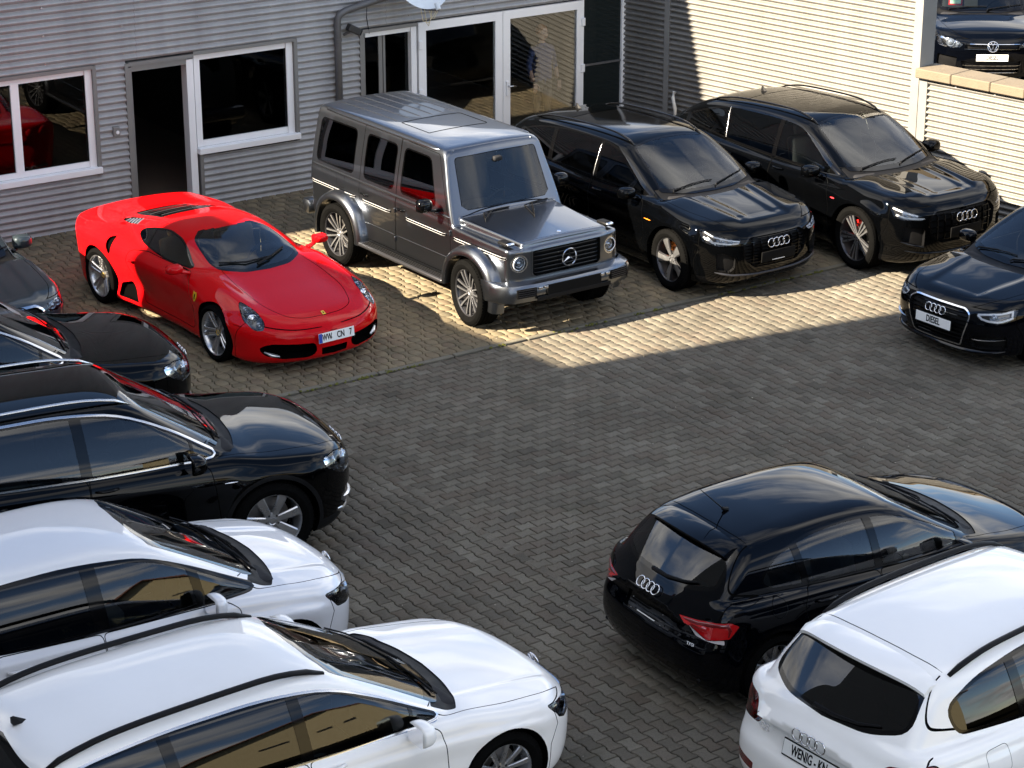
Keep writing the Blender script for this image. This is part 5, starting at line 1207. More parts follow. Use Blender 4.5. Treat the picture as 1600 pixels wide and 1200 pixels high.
        for k in (-3, -2, -1, 1, 2, 3): c.trim('front', [(abs(k)*.12, .42), (abs(k)*.12, .76)], .012, .022, 'grille_bar', 'gloss_black', g, -.02, sides=(1 if k > 0 else -1,))
        c.recess('intake', 'lower_intake', .05, 'black_plastic', sides=True); audi_badge(c, 'front', .68, .29, .012)
        P, N = c.at('front', 0, .52, .02); plate(c.o, P, N)
        b = MB(); Mx = basis(P+N*.009, N); b.box((0, -.05, 0), (.2, .008, .002)); b.V = put(b.V, Mx); b.build('dealer_strip', M('plate_white'), c.o)
        c.bar('front', [(0, .31), (.3, .31), (.62, .33), (.80, .37)], .03, .02, 'lip_trim', 'alloy_dark'); c.rails(.25, -1.75, .57, .53, 'gloss_black', arch=.045); c.fin(-1.6)
        for x, k in ((-.0, 'door_f'), (-.98, 'door_r')): c.handle(x, .94, c.P[k], S['paint'])
        c.trim('side', [(1.12, .80), (.98, .80)], .012, .008, 'wing_badge', 'amber'); c.wipers(); c.trim('side', [(-.175, 1.06), (-.20, 1.45)], .007, .005, 'pillar_highlight', 'satin_chrome')  # pillar strip: bright metal drawn in place of a reflection, no real trim
    S.update(pre=pre, post=post, detail=detail); S['wsp'] = [p for p in S['wsp'] if True]; return S
def q8_spec():
    S = etron_spec(); S.update(wb=2.995, R=.40, rim=.292, tw=.28, trk=.985, arch=.445, style='q8_y', xf=2.43, xr=-2.56, W=.9975, H=1.72,
      top=[(2.5, .80), (2.40, .905), (2.28, .975), (2.05, 1.03), (1.65, 1.075), (1.25, 1.10), (.9, 1.10), (0, 1.09), (-1.5, 1.13), (-2.56, 1.16)],
      belt=[(2.4, .87), (1.5, 1.0), (.8, 1.04), (-1, 1.08), (-2.6, 1.13)], crown=[(2.4, .04), (1.5, .075), (.9, .05), (-2.6, .05)],
      plan=[(2.5, .955), (2.0, .98), (1.5, .992), (0, .972), (-1.5, .995), (-2.2, .96), (-2.56, .88)],
      inset=[(-.3, .14), (-.05, .085), (.12, .03), (.28, .035), (.42, .015), (.6, .014), (.75, 0), (.82, 0), (.885, .025), (1.0, .055), (1.15, .1)],
      nose=[(.15, 2.27), (.25, 2.36), (.4, 2.42), (.6, 2.43), (.8, 2.42), (.9, 2.37), (1.05, 2.2)],
      tail=[(.15, -2.38), (.35, -2.53), (.6, -2.56), (.9, -2.54), (1.15, -2.48)],
      gw=[(1.3, .81), (.6, .885), (0, .90), (-1, .885), (-2, .82), (-2.5, .74)], tum=[(.98, 0), (1.1, .02), (1.3, .09), (1.5, .18), (1.62, .25), (1.72, .32)],
      roof=[(1.2, 1.45), (.7, 1.58), (.3, 1.65), (-.3, 1.68), (-1.0, 1.655), (-1.6, 1.59), (-2.1, 1.48), (-2.5, 1.36)],
      ws=((1.25, 1.09), (.20, 1.63)), rw=((-2.55, 1.10), (-1.75, 1.55)),
      flare=[(1.4975, .40, .47, .022, .10), (-1.4975, .40, .47, .026, .10)], ridges=[(.024, 1.15, .52, 2.2, .40, .02), (.012, 1.15, .30, 2.2, .24, .02)],
      dlo=[(1.02, 1.09), (.6, 1.36), (.2, 1.51), (-.3, 1.55), (-1.0, 1.525), (-1.5, 1.44), (-1.95, 1.28), (-2.0, 1.19), (-1.0, 1.125), (0, 1.10)],
      panes=[(-.12, -.15, .86, .86, 'door_f', 'glass_side'), (-1.10, -1.20, -.2, -.23, 'door_r', 'glass_tint'), (-2.4, -2.4, -1.17, -1.27, 'door_r', 'glass_tint')],
      wsp=[(0, 1.10), (.35, 1.105), (.70, 1.13), (.715, 1.15), (.585, 1.555), (.3, 1.595), (0, 1.605)],
      rwp=[(0, 1.18), (.64, 1.2), (.54, 1.45), (0, 1.5)],
      hood=[(1.16, 0), (1.14, .4), (1.02, .71), (.95, .79), (1.1, .83), (1.65, .80), (2.08, .73), (2.28, .55), (2.37, .3), (2.38, 0)],
      side_panels=[('door_f', [(1.0, .35), (.98, .75), (.94, 1.0), (.84, 1.06), (-.16, 1.075), (-.16, .35)], .04), ('door_r', [(-.17, .35), (-.17, 1.075), (-1.14, 1.10), (-1.25, .9), (-1.1, .57), (-.97, .35)], .05)],
      mir=(.72, 1.07, 1.12, (.13, .125, .08)), mirfoot=(.78, .90, 1.03), seat=(.2, .64))
    G = [(0, .86), (.46, .86), (.56, .76), (.53, .58), (.38, .46), (0, .46)]
    hl = [('f', .60, .80), ('f', .70, .845), ('f', .83, .895), ('s', 2.05, .935), ('s', 2.0, .93), ('s', 2.10, .81), ('f', .84, .775), ('f', .66, .775)]
    def pre(c):
        c.quarter(hl, 'headlight', r=.015, panel=.006); c.B.framed('front', rp(mir(G), .03), 'grille', 'grille_frame', .024)
        c.B.cut('front', rp([(.62, .66), (.84, .70), (.86, .48), (.62, .40)], .03), 'intake')
        c.B.cut('side', [(-2.9, .05), (-2.9, .34), (2.9, .30), (2.9, .05)], 'clad', thr=None)
    def post(c):
        c.B.panel('side', [(2.02, .92), (2.04, .72), (1.97, .55), (1.95, .2), (2.9, .2), (2.9, .92)], 'bumper_f', cond=lambda C: C[:, 1] > -1, thr=None)
        c.B.cut('top', rp([(.02, .48), (.02, -.48), (-1.15, -.46), (-1.15, .46)], .05), 'sunroof', thr=.5)
    def detail(c):
        c.emit('clad', 'sill_cladding', 'gloss_black'); c.emit('bumper_f', 'front_bumper', S['paint']); c.emit('sunroof', 'sunroof', 'gloss_black', shift=.003)
        c.lamp('headlight', 'lamp_dark', depth=.045, drl=[[('f', .62, .785), ('f', .72, .79), ('f', .83, .80), ('s', 2.11, .835)], [('f', .70, .825), ('f', .83, .872), ('s', 2.05, .915)]], bulbs=[(('f', .74, .825), .028, 'lens_bulb'), (('f', .82, .845), .028, 'lens_bulb')], drlw=.026)
        c.emit('grille_frame', 'grille_frame', 'gloss_black', shift=-.006); g = c.recess('grille', 'grille', .04, 'black_plastic')[0]
        yw = ywid(G); slats(c, g, 5, .50, .82, yw, 'gloss_black', .016)
        for k in (1, 2, 3, 4): c.trim('front', [(k*.11, .48), (k*.11, .84)], .014, .022, 'grille_bar', 'gloss_black', g, -.018)
        c.recess('intake', 'lower_intake', .06, 'black_plastic', sides=True); audi_badge(c, 'front', .76, .30, .014)
        c.trim('front', [(.62, .43), (.75, .46), (.86, .50)], .045, .03, 'intake_blade', 'gloss_black', off=.004); P, N = c.at('front', 0, .58, .02); plate(c.o, P, N)
        c.bar('front', [(0, .33), (.3, .33), (.62, .35), (.82, .39)], .03, .025, 'lip_trim', 'gloss_black'); c.rails(.30, -1.7, .60, .55, 'gloss_black', arch=.045); c.fin(-1.35)
        for x, k in ((-.0, 'door_f'), (-.98, 'door_r')): c.handle(x, .98, c.P[k], S['paint'])
        c.trim('side', [(1.12, .83), (1.04, .83)], .02, .008, 'wing_badge', 'sticker_red'); c.wipers(); c.trim('side', [(-1.135, 1.13), (-1.235, 1.5)], .008, .005, 'pillar_highlight', 'satin_chrome')  # pillar strip stands in for a bright reflection on the glossy pillar
    S.update(pre=pre, post=post, detail=detail); return S
def a3_spec():
    S = etron_spec(); S.update(wb=2.62, R=.317, rim=.222, tw=.225, trk=.88, arch=.36, style='ten', xf=2.16, xr=-2.12, W=.893, H=1.44, zc=.5,
      top=[(2.25, .58), (2.14, .68), (2.03, .745), (1.8, .80), (1.4, .865), (1.05, .91), (.75, .92), (0, .92), (-1.3, .95), (-2.12, .97)],
      belt=[(2.2, .66), (1.31, .82), (.7, .87), (-1, .91), (-2.2, .95)], crown=[(2.2, .04), (1.3, .06), (.8, .05), (-2.2, .05)],
      plan=[(2.25, .85), (1.8, .875), (1.31, .888), (0, .875), (-1.31, .888), (-1.9, .86), (-2.12, .78)],
      inset=[(-.3, .13), (-.05, .07), (.12, .03), (.3, .012), (.6, .012), (.76, 0), (.82, .0), (.88, .018), (1.0, .045), (1.15, .09)],
      nose=[(.12, 2.0), (.2, 2.09), (.32, 2.14), (.5, 2.16), (.6, 2.14), (.7, 2.08), (.85, 1.9)], tail=[(.15, -1.98), (.3, -2.1), (.6, -2.12), (.8, -2.07), (.97, -2.0)],
      bot=.16, sillz=.17, gw=[(1.1, .72), (.5, .79), (0, .805), (-1, .785), (-1.7, .73), (-2.1, .66)], tum=[(.85, 0), (.95, .02), (1.1, .075), (1.25, .15), (1.36, .215), (1.45, .28)],
      roof=[(.9, 1.24), (.5, 1.35), (.1, 1.40), (-.4, 1.415), (-1.0, 1.39), (-1.5, 1.33), (-2.0, 1.22)], rcrown=.05,
      ws=((1.08, .905), (.08, 1.37)), rw=((-2.08, .93), (-1.45, 1.31)), flare=[(1.31, .317, .38, .012, .09), (-1.31, .317, .38, .012, .09)], ridges=[(.016, 1.0, .48, 1.95, .34, .02)],
      dlo=[(.86, .91), (.45, 1.13), (.1, 1.265), (-.3, 1.30), (-.9, 1.275), (-1.35, 1.19), (-1.58, 1.06), (-1.5, .965), (-.8, .93), (0, .915)],
      panes=[(-.1, -.13, .70, .70, 'door_f', 'glass_side'), (-.95, -1.0, -.18, -.21, 'door_r', 'glass_side'), (-2, -2, -1.02, -1.07, 'door_r', 'glass_side')],
      wsp=[(0, .915), (.35, .92), (.62, .945), (.635, .965), (.52, 1.305), (.3, 1.335), (0, 1.345)], rwp=[(0, .99), (.58, 1.0), (.5, 1.24), (0, 1.28)],
      hood=[(1.0, 0), (.98, .4), (.87, .64), (.80, .70), (.95, .735), (1.45, .71), (1.8, .63), (2.0, .48), (2.09, .3), (2.10, 0)],
      side_panels=[('door_f', [(.88, .28), (.86, .6), (.82, .84), (.72, .885), (-.14, .895), (-.14, .28)], .04), ('door_r', [(-.15, .28), (-.15, .895), (-.98, .915), (-1.06, .75), (-.92, .45), (-.82, .28)], .05)],
      mir=(.60, .97, .93, (.11, .115, .07)), mirfoot=(.66, .80, .86), seat=(.05, .42), paint='paint_blueblack')
    G = [(0, .665), (.36, .665), (.44, .62), (.43, .52), (.34, .26), (0, .26)]
    hl = [('f', .50, .655), ('f', .62, .672), ('f', .74, .69), ('s', 1.78, .72), ('s', 1.72, .715), ('s', 1.80, .61), ('f', .74, .565), ('f', .66, .575), ('f', .54, .60)]
    def pre(c):
        c.quarter(hl, 'headlight', r=.012, panel=.006); c.B.framed('front', rp(mir(G), .035), 'grille', 'grille_frame', .014)
        c.B.cut('front', rp([(.47, .40), (.80, .42), (.80, .27), (.50, .25)], .03), 'intake')
    def post(c): c.B.panel('side', [(1.76, .70), (1.78, .56), (1.70, .42), (1.68, .1), (2.6, .1), (2.6, .70)], 'bumper_f', cond=lambda C: C[:, 1] > -1, thr=None)
    def detail(c):
        c.emit('bumper_f', 'front_bumper', S['paint'])
        c.lamp('headlight', 'lamp_dark', depth=.045, drl=[[('f', .52, .64), ('f', .55, .61), ('f', .64, .588), ('f', .74, .580), ('s', 1.80, .63)], [('f', .52, .645), ('f', .62, .66), ('f', .74, .675), ('s', 1.78, .70)], [('s', 1.79, .69), ('s', 1.81, .64)]], bulbs=[(('f', .68, .63), .035, 'lens_bulb')], drlw=.026)
        c.emit('grille_frame', 'grille_frame', 'chrome', shift=-.006); g = c.recess('grille', 'grille', .03, 'black_plastic')[0]
        yw = ywid(G); slats(c, g, 8, .29, .635, yw, 'gloss_black', .018)
        c.recess('intake', 'lower_intake', .05, 'black_plastic', sides=True); audi_badge(c, 'front', .59, .25, .012); c.trim('front', [(.5, .36), (.65, .37), (.79, .385)], .016, .02, 'intake_blade', 'satin_chrome')
        P, N = c.at('front', 0, .46, .022); plate(c.o, P, (1, 0, .05), [('DIESEL', .105, .66, 0)]); c.bar('front', [(0, .20), (.3, .2), (.6, .215), (.78, .24)], .035, .03, 'lip_trim', 'gloss_black')
        for x, k in ((-.0, 'door_f'), (-.86, 'door_r')): c.handle(x, .80, c.P[k], S['paint'])
        c.wipers(((-.5, .55), (.06, .62)))
    S.update(pre=pre, post=post, detail=detail); return S
def passat_spec():
    S = dict(wb=2.791, R=.33, rim=.232, tw=.235, trk=.895, arch=.375, style='ten', xf=2.25, xr=-2.50, W=.916, H=1.50, zc=.52, h=.026,
      top=[(2.32, .60), (2.22, .69), (2.10, .745), (1.85, .80), (1.45, .865), (1.1, .91), (.75, .925), (0, .925), (-1.5, .955), (-2.5, .98)],
      crown=[(2.3, .035), (1.4, .06), (.8, .045), (-2.5, .045)], belt=[(2.3, .68), (1.4, .83), (.7, .88), (-1, .915), (-2.5, .95)],
      plan=[(2.32, .87), (1.85, .898), (1.4, .91), (0, .90), (-1.4, .91), (-2.1, .88), (-2.5, .80)], inset_sig=.014,
      inset=[(-.3, .13), (-.05, .07), (.12, .028), (.3, .016), (.6, .014), (.78, 0), (.81, .0), (.86, .022), (1.0, .045), (1.15, .09)],
      nose=[(.12, 2.10), (.2, 2.19), (.32, 2.235), (.5, 2.25), (.62, 2.24), (.72, 2.18), (.88, 2.0)], nsw=[(0, 0), (.35, .025), (.6, .085), (.78, .18), (.9, .31), (1.05, .55)],
      tail=[(.15, -2.34), (.3, -2.47), (.6, -2.5), (.8, -2.46), (.98, -2.40)], tsw=[(0, 0), (.5, .03), (.8, .13), (.95, .28), (1.05, .45)],
      bot=.16, sillz=.17, gw=[(1.2, .74), (.5, .815), (0, .83), (-1, .82), (-2, .765), (-2.45, .70)], tum=[(.86, 0), (.96, .02), (1.15, .085), (1.3, .155), (1.42, .225), (1.5, .29)],
      roof=[(.95, 1.26), (.5, 1.395), (.1, 1.455), (-.4, 1.475), (-1.2, 1.465), (-1.8, 1.42), (-2.4, 1.33)], rcrown=.05,
      ws=((1.14, .905), (.10, 1.425)), rw=((-2.46, .95), (-1.95, 1.39)), flare=[(1.3955, .33, .40, .012, .09), (-1.3955, .33, .40, .012, .09)],
      ridges=[(.014, 1.0, .55, 2.1, .44, .018)],
      dlo=[(.90, .915), (.45, 1.15), (.08, 1.305), (-.4, 1.35), (-1.2, 1.335), (-1.75, 1.275), (-2.1, 1.17), (-2.12, 1.04), (-1.0, .955), (0, .925)], dlor=.045, fw=.028, trimw=.014, dlomat='satin_chrome',
      panes=[(.69, .69, 1.1, 1.1, 'door_f', 'glass_side'), (-.13, -.16, .66, .66, 'door_f', 'glass_side'), (-1.06, -1.12, -.22, -.25, 'door_r', 'glass_tint'), (-2.4, -2.4, -1.15, -1.21, 'door_r', 'glass_tint')],
      wsp=[(0, .905), (.35, .912), (.64, .94), (.66, .965), (.54, 1.36), (.3, 1.395), (0, 1.405)], frit=.026, fritup=.03, wsr=.05,
      rwp=[(0, 1.0), (.6, 1.02), (.54, 1.30), (0, 1.34)],
      hood=[(1.04, 0), (1.02, .4), (.90, .66), (.83, .735), (.98, .765), (1.5, .755), (1.9, .70), (2.12, .56), (2.19, .3), (2.20, 0)], hoodr=[0, .1, .05, .02, .05, .1, .1, .1, .1, 0]*2,
      side_panels=[('door_f', [(.93, .29), (.90, .62), (.86, .85), (.76, .89), (-.17, .905), (-.17, .28)], .04), ('door_r', [(-.18, .28), (-.18, .905), (-1.1, .925), (-1.17, .78), (-1.0, .47), (-.9, .28)], .05)],
      mir=(.60, .99, .955, (.11, .115, .085)), mirfoot=(.66, .82, .87), paint='paint_white', seat=(.08, .44), style_='x')
    hl = [('s', 1.80, .735), ('f', .74, .715), ('f', .52, .675), ('f', .50, .60), ('f', .66, .575), ('s', 1.98, .58), ('s', 1.90, .62)]
    G = [(0, .66), (.49, .66), (.50, .55), (0, .54)]
    def pre(c):
        c.quarter(hl, 'headlight', r=.015, panel=.006); c.B.cut('front', rp(mir(G), .01), 'grille'); c.B.cut('front', rp(mir([(0, .42), (.40, .42), (.44, .28), (0, .26)]), .02), 'intake')
    def post(c): c.B.panel('side', [(1.84, .73), (1.88, .58), (1.80, .45), (1.78, .1), (2.7, .1), (2.7, .73)], 'bumper_f', cond=lambda C: C[:, 1] > -1, thr=None)
    def detail(c):
        c.emit('bumper_f', 'front_bumper', S['paint'])
        c.lamp('headlight', 'lamp_dark', depth=.05, drl=[[('s', 1.86, .685), ('s', 1.93, .60)], [('f', .54, .615), ('f', .66, .595), ('s', 1.97, .60)]], bulbs=[(('f', .62, .64), .035, 'lens_bulb')], drlw=.014, drlmat='lamp_chrome')
        g = c.recess('grille', 'grille', .04, 'black_plastic')[0]
        for z in (.57, .60, .63): c.bar('front', [(0, z), (.25, z), (.48, z)], .014, .02, 'grille_slat', 'chrome', g, -.01)
        c.recess('intake', 'lower_intake', .05, 'black_plastic'); P, N = c.at('front', 0, .605, .01); mb = MB(); vwlogo(mb, basis(P, N), .07); mb.build('badge', M('chrome'), c.o, smooth=True)
        c.rails(.12, -1.98, .575, .525, 'black_plastic', arch=.05, w=.055); c.fin(-1.88)
        for x, k in ((-.02, 'door_f'), (-.95, 'door_r')): c.handle(x, .835, c.P[k], S['paint'])
        c.wipers(((-.52, .58), (.05, .66))); c.bar('front', [(0, .21), (.35, .21), (.66, .235)], .02, .02, 'lip_trim', 'chrome')
        P, N = c.at('front', 0, .49, .02); plate(c.o, P, N)
    S.update(pre=pre, post=post, detail=detail); return S
def sportsvan_spec():
    S = passat_spec(); S.update(wb=2.685, R=.317, rim=.215, tw=.22, trk=.88, arch=.36, xf=2.17, xr=-2.17, W=.9035, H=1.60, zc=.58,
      top=[(2.24, .64), (2.15, .735), (2.04, .80), (1.85, .855), (1.55, .915), (1.25, .96), (.9, .975), (0, .975), (-1.3, 1.0), (-2.17, 1.02)],
      crown=[(2.3, .04), (1.4, .07), (.9, .045), (-2.5, .045)], belt=[(2.2, .71), (1.34, .87), (.7, .925), (-1, .955), (-2.2, .99)],
      plan=[(2.24, .85), (1.8, .882), (1.34, .898), (0, .888), (-1.34, .898), (-1.9, .87), (-2.17, .79)], inset_sig=.02,
      nose=[(.12, 2.02), (.2, 2.11), (.35, 2.155), (.55, 2.17), (.68, 2.155), (.78, 2.10), (.92, 1.9)], tail=[(.15, -2.02), (.3, -2.14), (.6, -2.17), (.85, -2.13), (1.0, -2.08)],
      gw=[(1.35, .72), (.7, .80), (0, .825), (-1, .81), (-1.8, .76), (-2.15, .70)], tum=[(.9, 0), (1.0, .02), (1.2, .085), (1.38, .16), (1.5, .23), (1.58, .29)],
      roof=[(1.1, 1.33), (.7, 1.46), (.3, 1.53), (-.3, 1.57), (-1.0, 1.565), (-1.6, 1.52), (-2.1, 1.44)], rcrown=.055,
      ws=((1.36, .95), (.28, 1.505)), rw=((-2.14, .99), (-1.8, 1.46)), flare=[(1.3425, .317, .385, .012, .09), (-1.3425, .317, .385, .012, .09)], ridges=[(.012, 1.3, .5, 2.0, .42, .02)],
      dlo=[(1.13, .965), (.62, 1.23), (.25, 1.385), (-.3, 1.44), (-1.0, 1.425), (-1.5, 1.36), (-1.78, 1.26), (-1.8, 1.08), (-.9, 1.0), (0, .975)], dlor=.04, trimw=.04, dlomat='gloss_black', fw=.026,
      panes=[(.70, .62, 1.3, 1.3, 'door_f', 'glass_side'), (-.12, -.15, .62, .54, 'door_f', 'glass_side'), (-.98, -1.04, -.24, -.27, 'door_r', 'glass_tint'), (-2.4, -2.4, -1.07, -1.13, 'door_r', 'glass_tint')],
      wsp=[(0, .955), (.35, .965), (.60, 1.0), (.63, 1.03), (.54, 1.43), (.3, 1.47), (0, 1.48)], frit=.026, fritup=.035,
      rwp=[(0, 1.06), (.6, 1.08), (.56, 1.38), (0, 1.42)],
      hood=[(1.26, 0), (1.24, .35), (1.08, .62), (1.0, .70), (1.15, .735), (1.55, .72), (1.85, .66), (2.03, .52), (2.09, .3), (2.10, 0)],
      side_panels=[('door_f', [(.98, .29), (.96, .62), (.95, .87), (.86, .935), (-.18, .95), (-.18, .28)], .04), ('door_r', [(-.19, .28), (-.19, .95), (-1.02, .975), (-1.08, .8), (-.94, .47), (-.85, .28)], .05)],
      mir=(.66, .98, 1.02, (.10, .11, .09)), mirfoot=(.70, .82, .93), paint='paint_silverwhite', seat=(.15, .52))
    hl = [('s', 1.70, .775), ('f', .66, .755), ('f', .50, .70), ('f', .46, .625), ('f', .62, .60), ('f', .74, .61), ('s', 1.82, .64)]
    G = [(0, .69), (.45, .69), (.46, .60), (0, .59)]
    def pre(c):
        c.quarter(hl, 'headlight', r=.03, panel=.006); c.B.cut('front', rp(mir(G), .01), 'grille'); c.B.cut('front', rp(mir([(0, .44), (.42, .44), (.46, .28), (0, .26)]), .02), 'intake')
    def post(c): c.B.panel('side', [(1.74, .76), (1.78, .62), (1.71, .45), (1.70, .1), (2.7, .1), (2.7, .76)], 'bumper_f', cond=lambda C: C[:, 1] > -1, thr=None)
    def detail(c):
        c.emit('bumper_f', 'front_bumper', S['paint'])
        c.lamp('headlight', 'lamp_chrome', depth=.05, bulbs=[(('f', .60, .67), .055, 'lens_bulb'), (('f', .68, .69), .04, 'lamp_dark')])
        g = c.recess('grille', 'grille', .04, 'black_plastic')[0]
        for z in (.62, .66): c.bar('front', [(0, z), (.25, z), (.44, z)], .014, .02, 'grille_slat', 'chrome', g, -.01)
        c.recess('intake', 'lower_intake', .05, 'black_plastic'); P, N = c.at('front', 0, .645, .01); mb = MB(); vwlogo(mb, basis(P, N), .065); mb.build('badge', M('chrome'), c.o, smooth=True)
        for x, k in ((-.02, 'door_f'), (-.88, 'door_r')): c.handle(x, .87, c.P[k], S['paint'])
        c.wipers(((-.5, .6), (.05, .62)))
    S.update(pre=pre, post=post, detail=detail); return S
def touareg_spec():
    S = q7_spec(); S.update(wb=2.893, R=.375, xf=2.36, xr=-2.44, W=.97, H=1.72, style='ten', trk=.95, arch=.42, rim=.255,
      top=[(2.44, .78), (2.33, .88), (2.2, .945), (1.95, 1.0), (1.5, 1.05), (1.15, 1.08), (.8, 1.08), (0, 1.08), (-1.5, 1.1), (-2.44, 1.12)],
      nose=[(.15, 2.2), (.25, 2.3), (.4, 2.345), (.6, 2.36), (.75, 2.35), (.87, 2.30), (1.05, 2.1)], tail=[(.15, -2.28), (.35, -2.42), (.6, -2.44), (.85, -2.40), (1.15, -2.34)],
      plan=[(2.44, .93), (2.0, .95), (1.45, .965), (0, .95), (-1.45, .965), (-2.1, .93), (-2.44, .86)], gw=[(1.4, .79), (.7, .87), (0, .885), (-1, .875), (-2, .82), (-2.44, .76)],
      roof=[(1.2, 1.5), (.7, 1.61), (.3, 1.67), (-.4, 1.69), (-1.2, 1.67), (-1.9, 1.6), (-2.4, 1.52)], rw=((-2.44, 1.08), (-1.95, 1.58)), flare=[(1.4465, .375, .45, .016, .1), (-1.4465, .375, .45, .016, .1)],
      paint='paint_blueblack', dlo=[(1.02, 1.09), (.62, 1.34), (.2, 1.515), (-.3, 1.56), (-1.1, 1.545), (-1.65, 1.47), (-2.0, 1.34), (-2.05, 1.16), (-1.0, 1.115), (0, 1.09)], trimw=.05, dlomat='gloss_black',
      ws=((1.22, 1.07), (.30, 1.63)), wsp=[(0, 1.075), (.35, 1.08), (.70, 1.105), (.70, 1.12), (.56, 1.57), (.3, 1.605), (0, 1.615)],
      hood=[(1.10, 0), (1.08, .4), (.96, .70), (.90, .77), (1.03, .81), (1.55, .76), (1.98, .68), (2.23, .52), (2.30, .3), (2.31, 0)], mir=(.72, 1.05, 1.12, (.12, .12, .09)))
    hl = [('s', 1.97, .875), ('f', .76, .875), ('f', .56, .825), ('f', .47, .77), ('f', .52, .72), ('f', .70, .705), ('f', .84, .72), ('s', 2.02, .80)]
    G1 = [(0, .795), (.44, .795), (.45, .70), (0, .685)]; G2 = [(0, .50), (.50, .50), (.44, .30), (0, .28)]
    def pre(c):
        c.quarter(hl, 'headlight', r=.03, panel=.006); c.B.cut('front', rp(mir(G1), .01), 'grille'); c.B.cut('front', rp(mir(G2), .03), 'intake')
        c.B.cut('front', rp([(.56, .56), (.85, .58), (.86, .40), (.58, .36)], .02), 'fog')
        c.B.cut('side', [(-2.9, .05), (-2.9, .32), (2.9, .30), (2.9, .05)], 'clad', thr=None)
    def post(c): c.B.panel('side', [(1.96, .86), (1.98, .68), (1.9, .5), (1.88, .2), (2.7, .2), (2.7, .86)], 'bumper_f', cond=lambda C: C[:, 1] > -1, thr=None)
    def detail(c):
        c.emit('bumper_f', 'front_bumper', S['paint']); c.emit('clad', 'sill_cladding', 'black_plastic')
        c.lamp('headlight', 'lamp_chrome', depth=.05, bulbs=[(('f', .68, .79), .06, 'lens_bulb'), (('f', .56, .765), .04, 'lens_bulb')])
        g = c.recess('grille', 'grille', .04, 'black_plastic')[0]
        for z in (.70, .78): c.bar('front', [(0, z), (.25, z), (.45, z)], .02, .02, 'grille_slat', 'chrome', g, .002)
        g2 = c.recess('intake', 'lower_intake', .05, 'black_plastic')[0]
        for z in (.31, .37, .43): c.bar('front', [(0, z), (.25, z), (.46+(z-.4)*.2, z)], .014, .02, 'intake_slat', 'chrome', g2, -.005)
        c.recess('fog', 'fog_lamp_bay', .04, 'black_plastic', sides=True); P, N = c.at('front', 0, .745, .012); mb = MB(); vwlogo(mb, basis(P, N), .085); mb.build('badge', M('chrome'), c.o, smooth=True)
        P, N = c.at('front', 0, .565, .022); plate(c.o, P, (1, 0, .05), [('DIESEL', .105, .66, 0)]); c.rails(.3, -1.85, .58, .54, 'satin_chrome', arch=.05); c.wipers()
        for x, k in ((-.0, 'door_f'), (-.98, 'door_r')): c.handle(x, .97, c.P[k], S['paint'])
        # price sheet behind the windscreen
        P, N = c.at('front', -.42, 1.27, -.03); Mx = basis(P, N); b = MB(); b.box((0, 0, 0), (.23, .32, .004)); b.V = put(b.V, Mx); sh = b.build('price_sheet', M('sticker_red'), c.o)
        b = MB(); b.box((0, 0, .004), (.18, .26, .003)); b.V = put(b.V, Mx); b.build('sheet_panel', M('sticker_mint'), sh)
    S.update(pre=pre, post=post, detail=detail); return S
def skoda_spec():
    S = passat_spec(); S.update(wb=2.841, xf=2.36, xr=-2.48, W=.93, H=1.48, style='ten', paint='paint_slate', h=.03,
      top=[(2.42, .64), (2.33, .735), (2.22, .79), (1.95, .845), (1.5, .90), (1.12, .935), (.75, .945), (0, .945), (-1.5, .97), (-2.5, .98)],
      nose=[(.12, 2.2), (.2, 2.29), (.32, 2.34), (.55, 2.36), (.68, 2.345), (.76, 2.29), (.9, 2.1)], plan=[(2.42, .88), (1.95, .91), (1.42, .925), (0, .915), (-1.4, .925), (-2.1, .89), (-2.5, .82)],
      hood=[(1.04, 0), (1.02, .4), (.90, .68), (.83, .745), (.98, .775), (1.55, .76), (1.98, .71), (2.2, .6), (2.28, .3), (2.29, 0)], flare=[(1.42, .33, .4, .012, .09), (-1.42, .33, .4, .012, .09)],
      ridges=[(.022, 1.05, .56, 2.2, .47, .015), (.014, 1.05, .3, 2.2, .22, .015)], mirmat='paint_slate')
    hl = [('s', 1.90, .765), ('f', .78, .745), ('f', .56, .715), ('f', .57, .625), ('f', .72, .61), ('s', 2.05, .635)]
    G = [(0, .715), (.42, .715), (.50, .66), (.46, .50), (.36, .47), (0, .46)]
    def pre(c):
        c.quarter(hl, 'headlight', r=.015, panel=.006); c.B.framed('front', rp(mir(G), .03), 'grille', 'grille_frame', .022); c.B.cut('front', rp(mir([(0, .36), (.55, .36), (.55, .24), (0, .24)]), .02), 'intake')
    def post(c): c.B.panel('side', [(1.93, .755), (1.96, .6), (1.88, .45), (1.84, .1), (2.7, .1), (2.7, .755)], 'bumper_f', cond=lambda C: C[:, 1] > -1, thr=None)
    def detail(c):
        c.emit('bumper_f', 'front_bumper', S['paint']); c.lamp('headlight', 'lamp_chrome', depth=.05, bulbs=[(('f', .66, .68), .04, 'lens_bulb'), (('f', .76, .685), .04, 'lens_bulb')])
        c.emit('grille_frame', 'grille_frame', 'chrome', shift=-.008); g = c.recess('grille', 'grille', .04, 'black_plastic')[0]
        for k in range(-11, 12): c.trim('front', [(abs(k)*.038, .49), (abs(k)*.038, .69)], .01, .02, 'grille_slat', 'gloss_black', g, -.02, sides=(1 if k >= 0 else -1,))
        c.recess('intake', 'lower_intake', .05, 'black_plastic'); c.wipers(((-.52, .58), (.05, .66)))
        for x, k in ((-.02, 'door_f'), (-.95, 'door_r')): c.handle(x, .85, c.P[k], S['paint'])
    S.update(pre=pre, post=post, detail=detail); return S
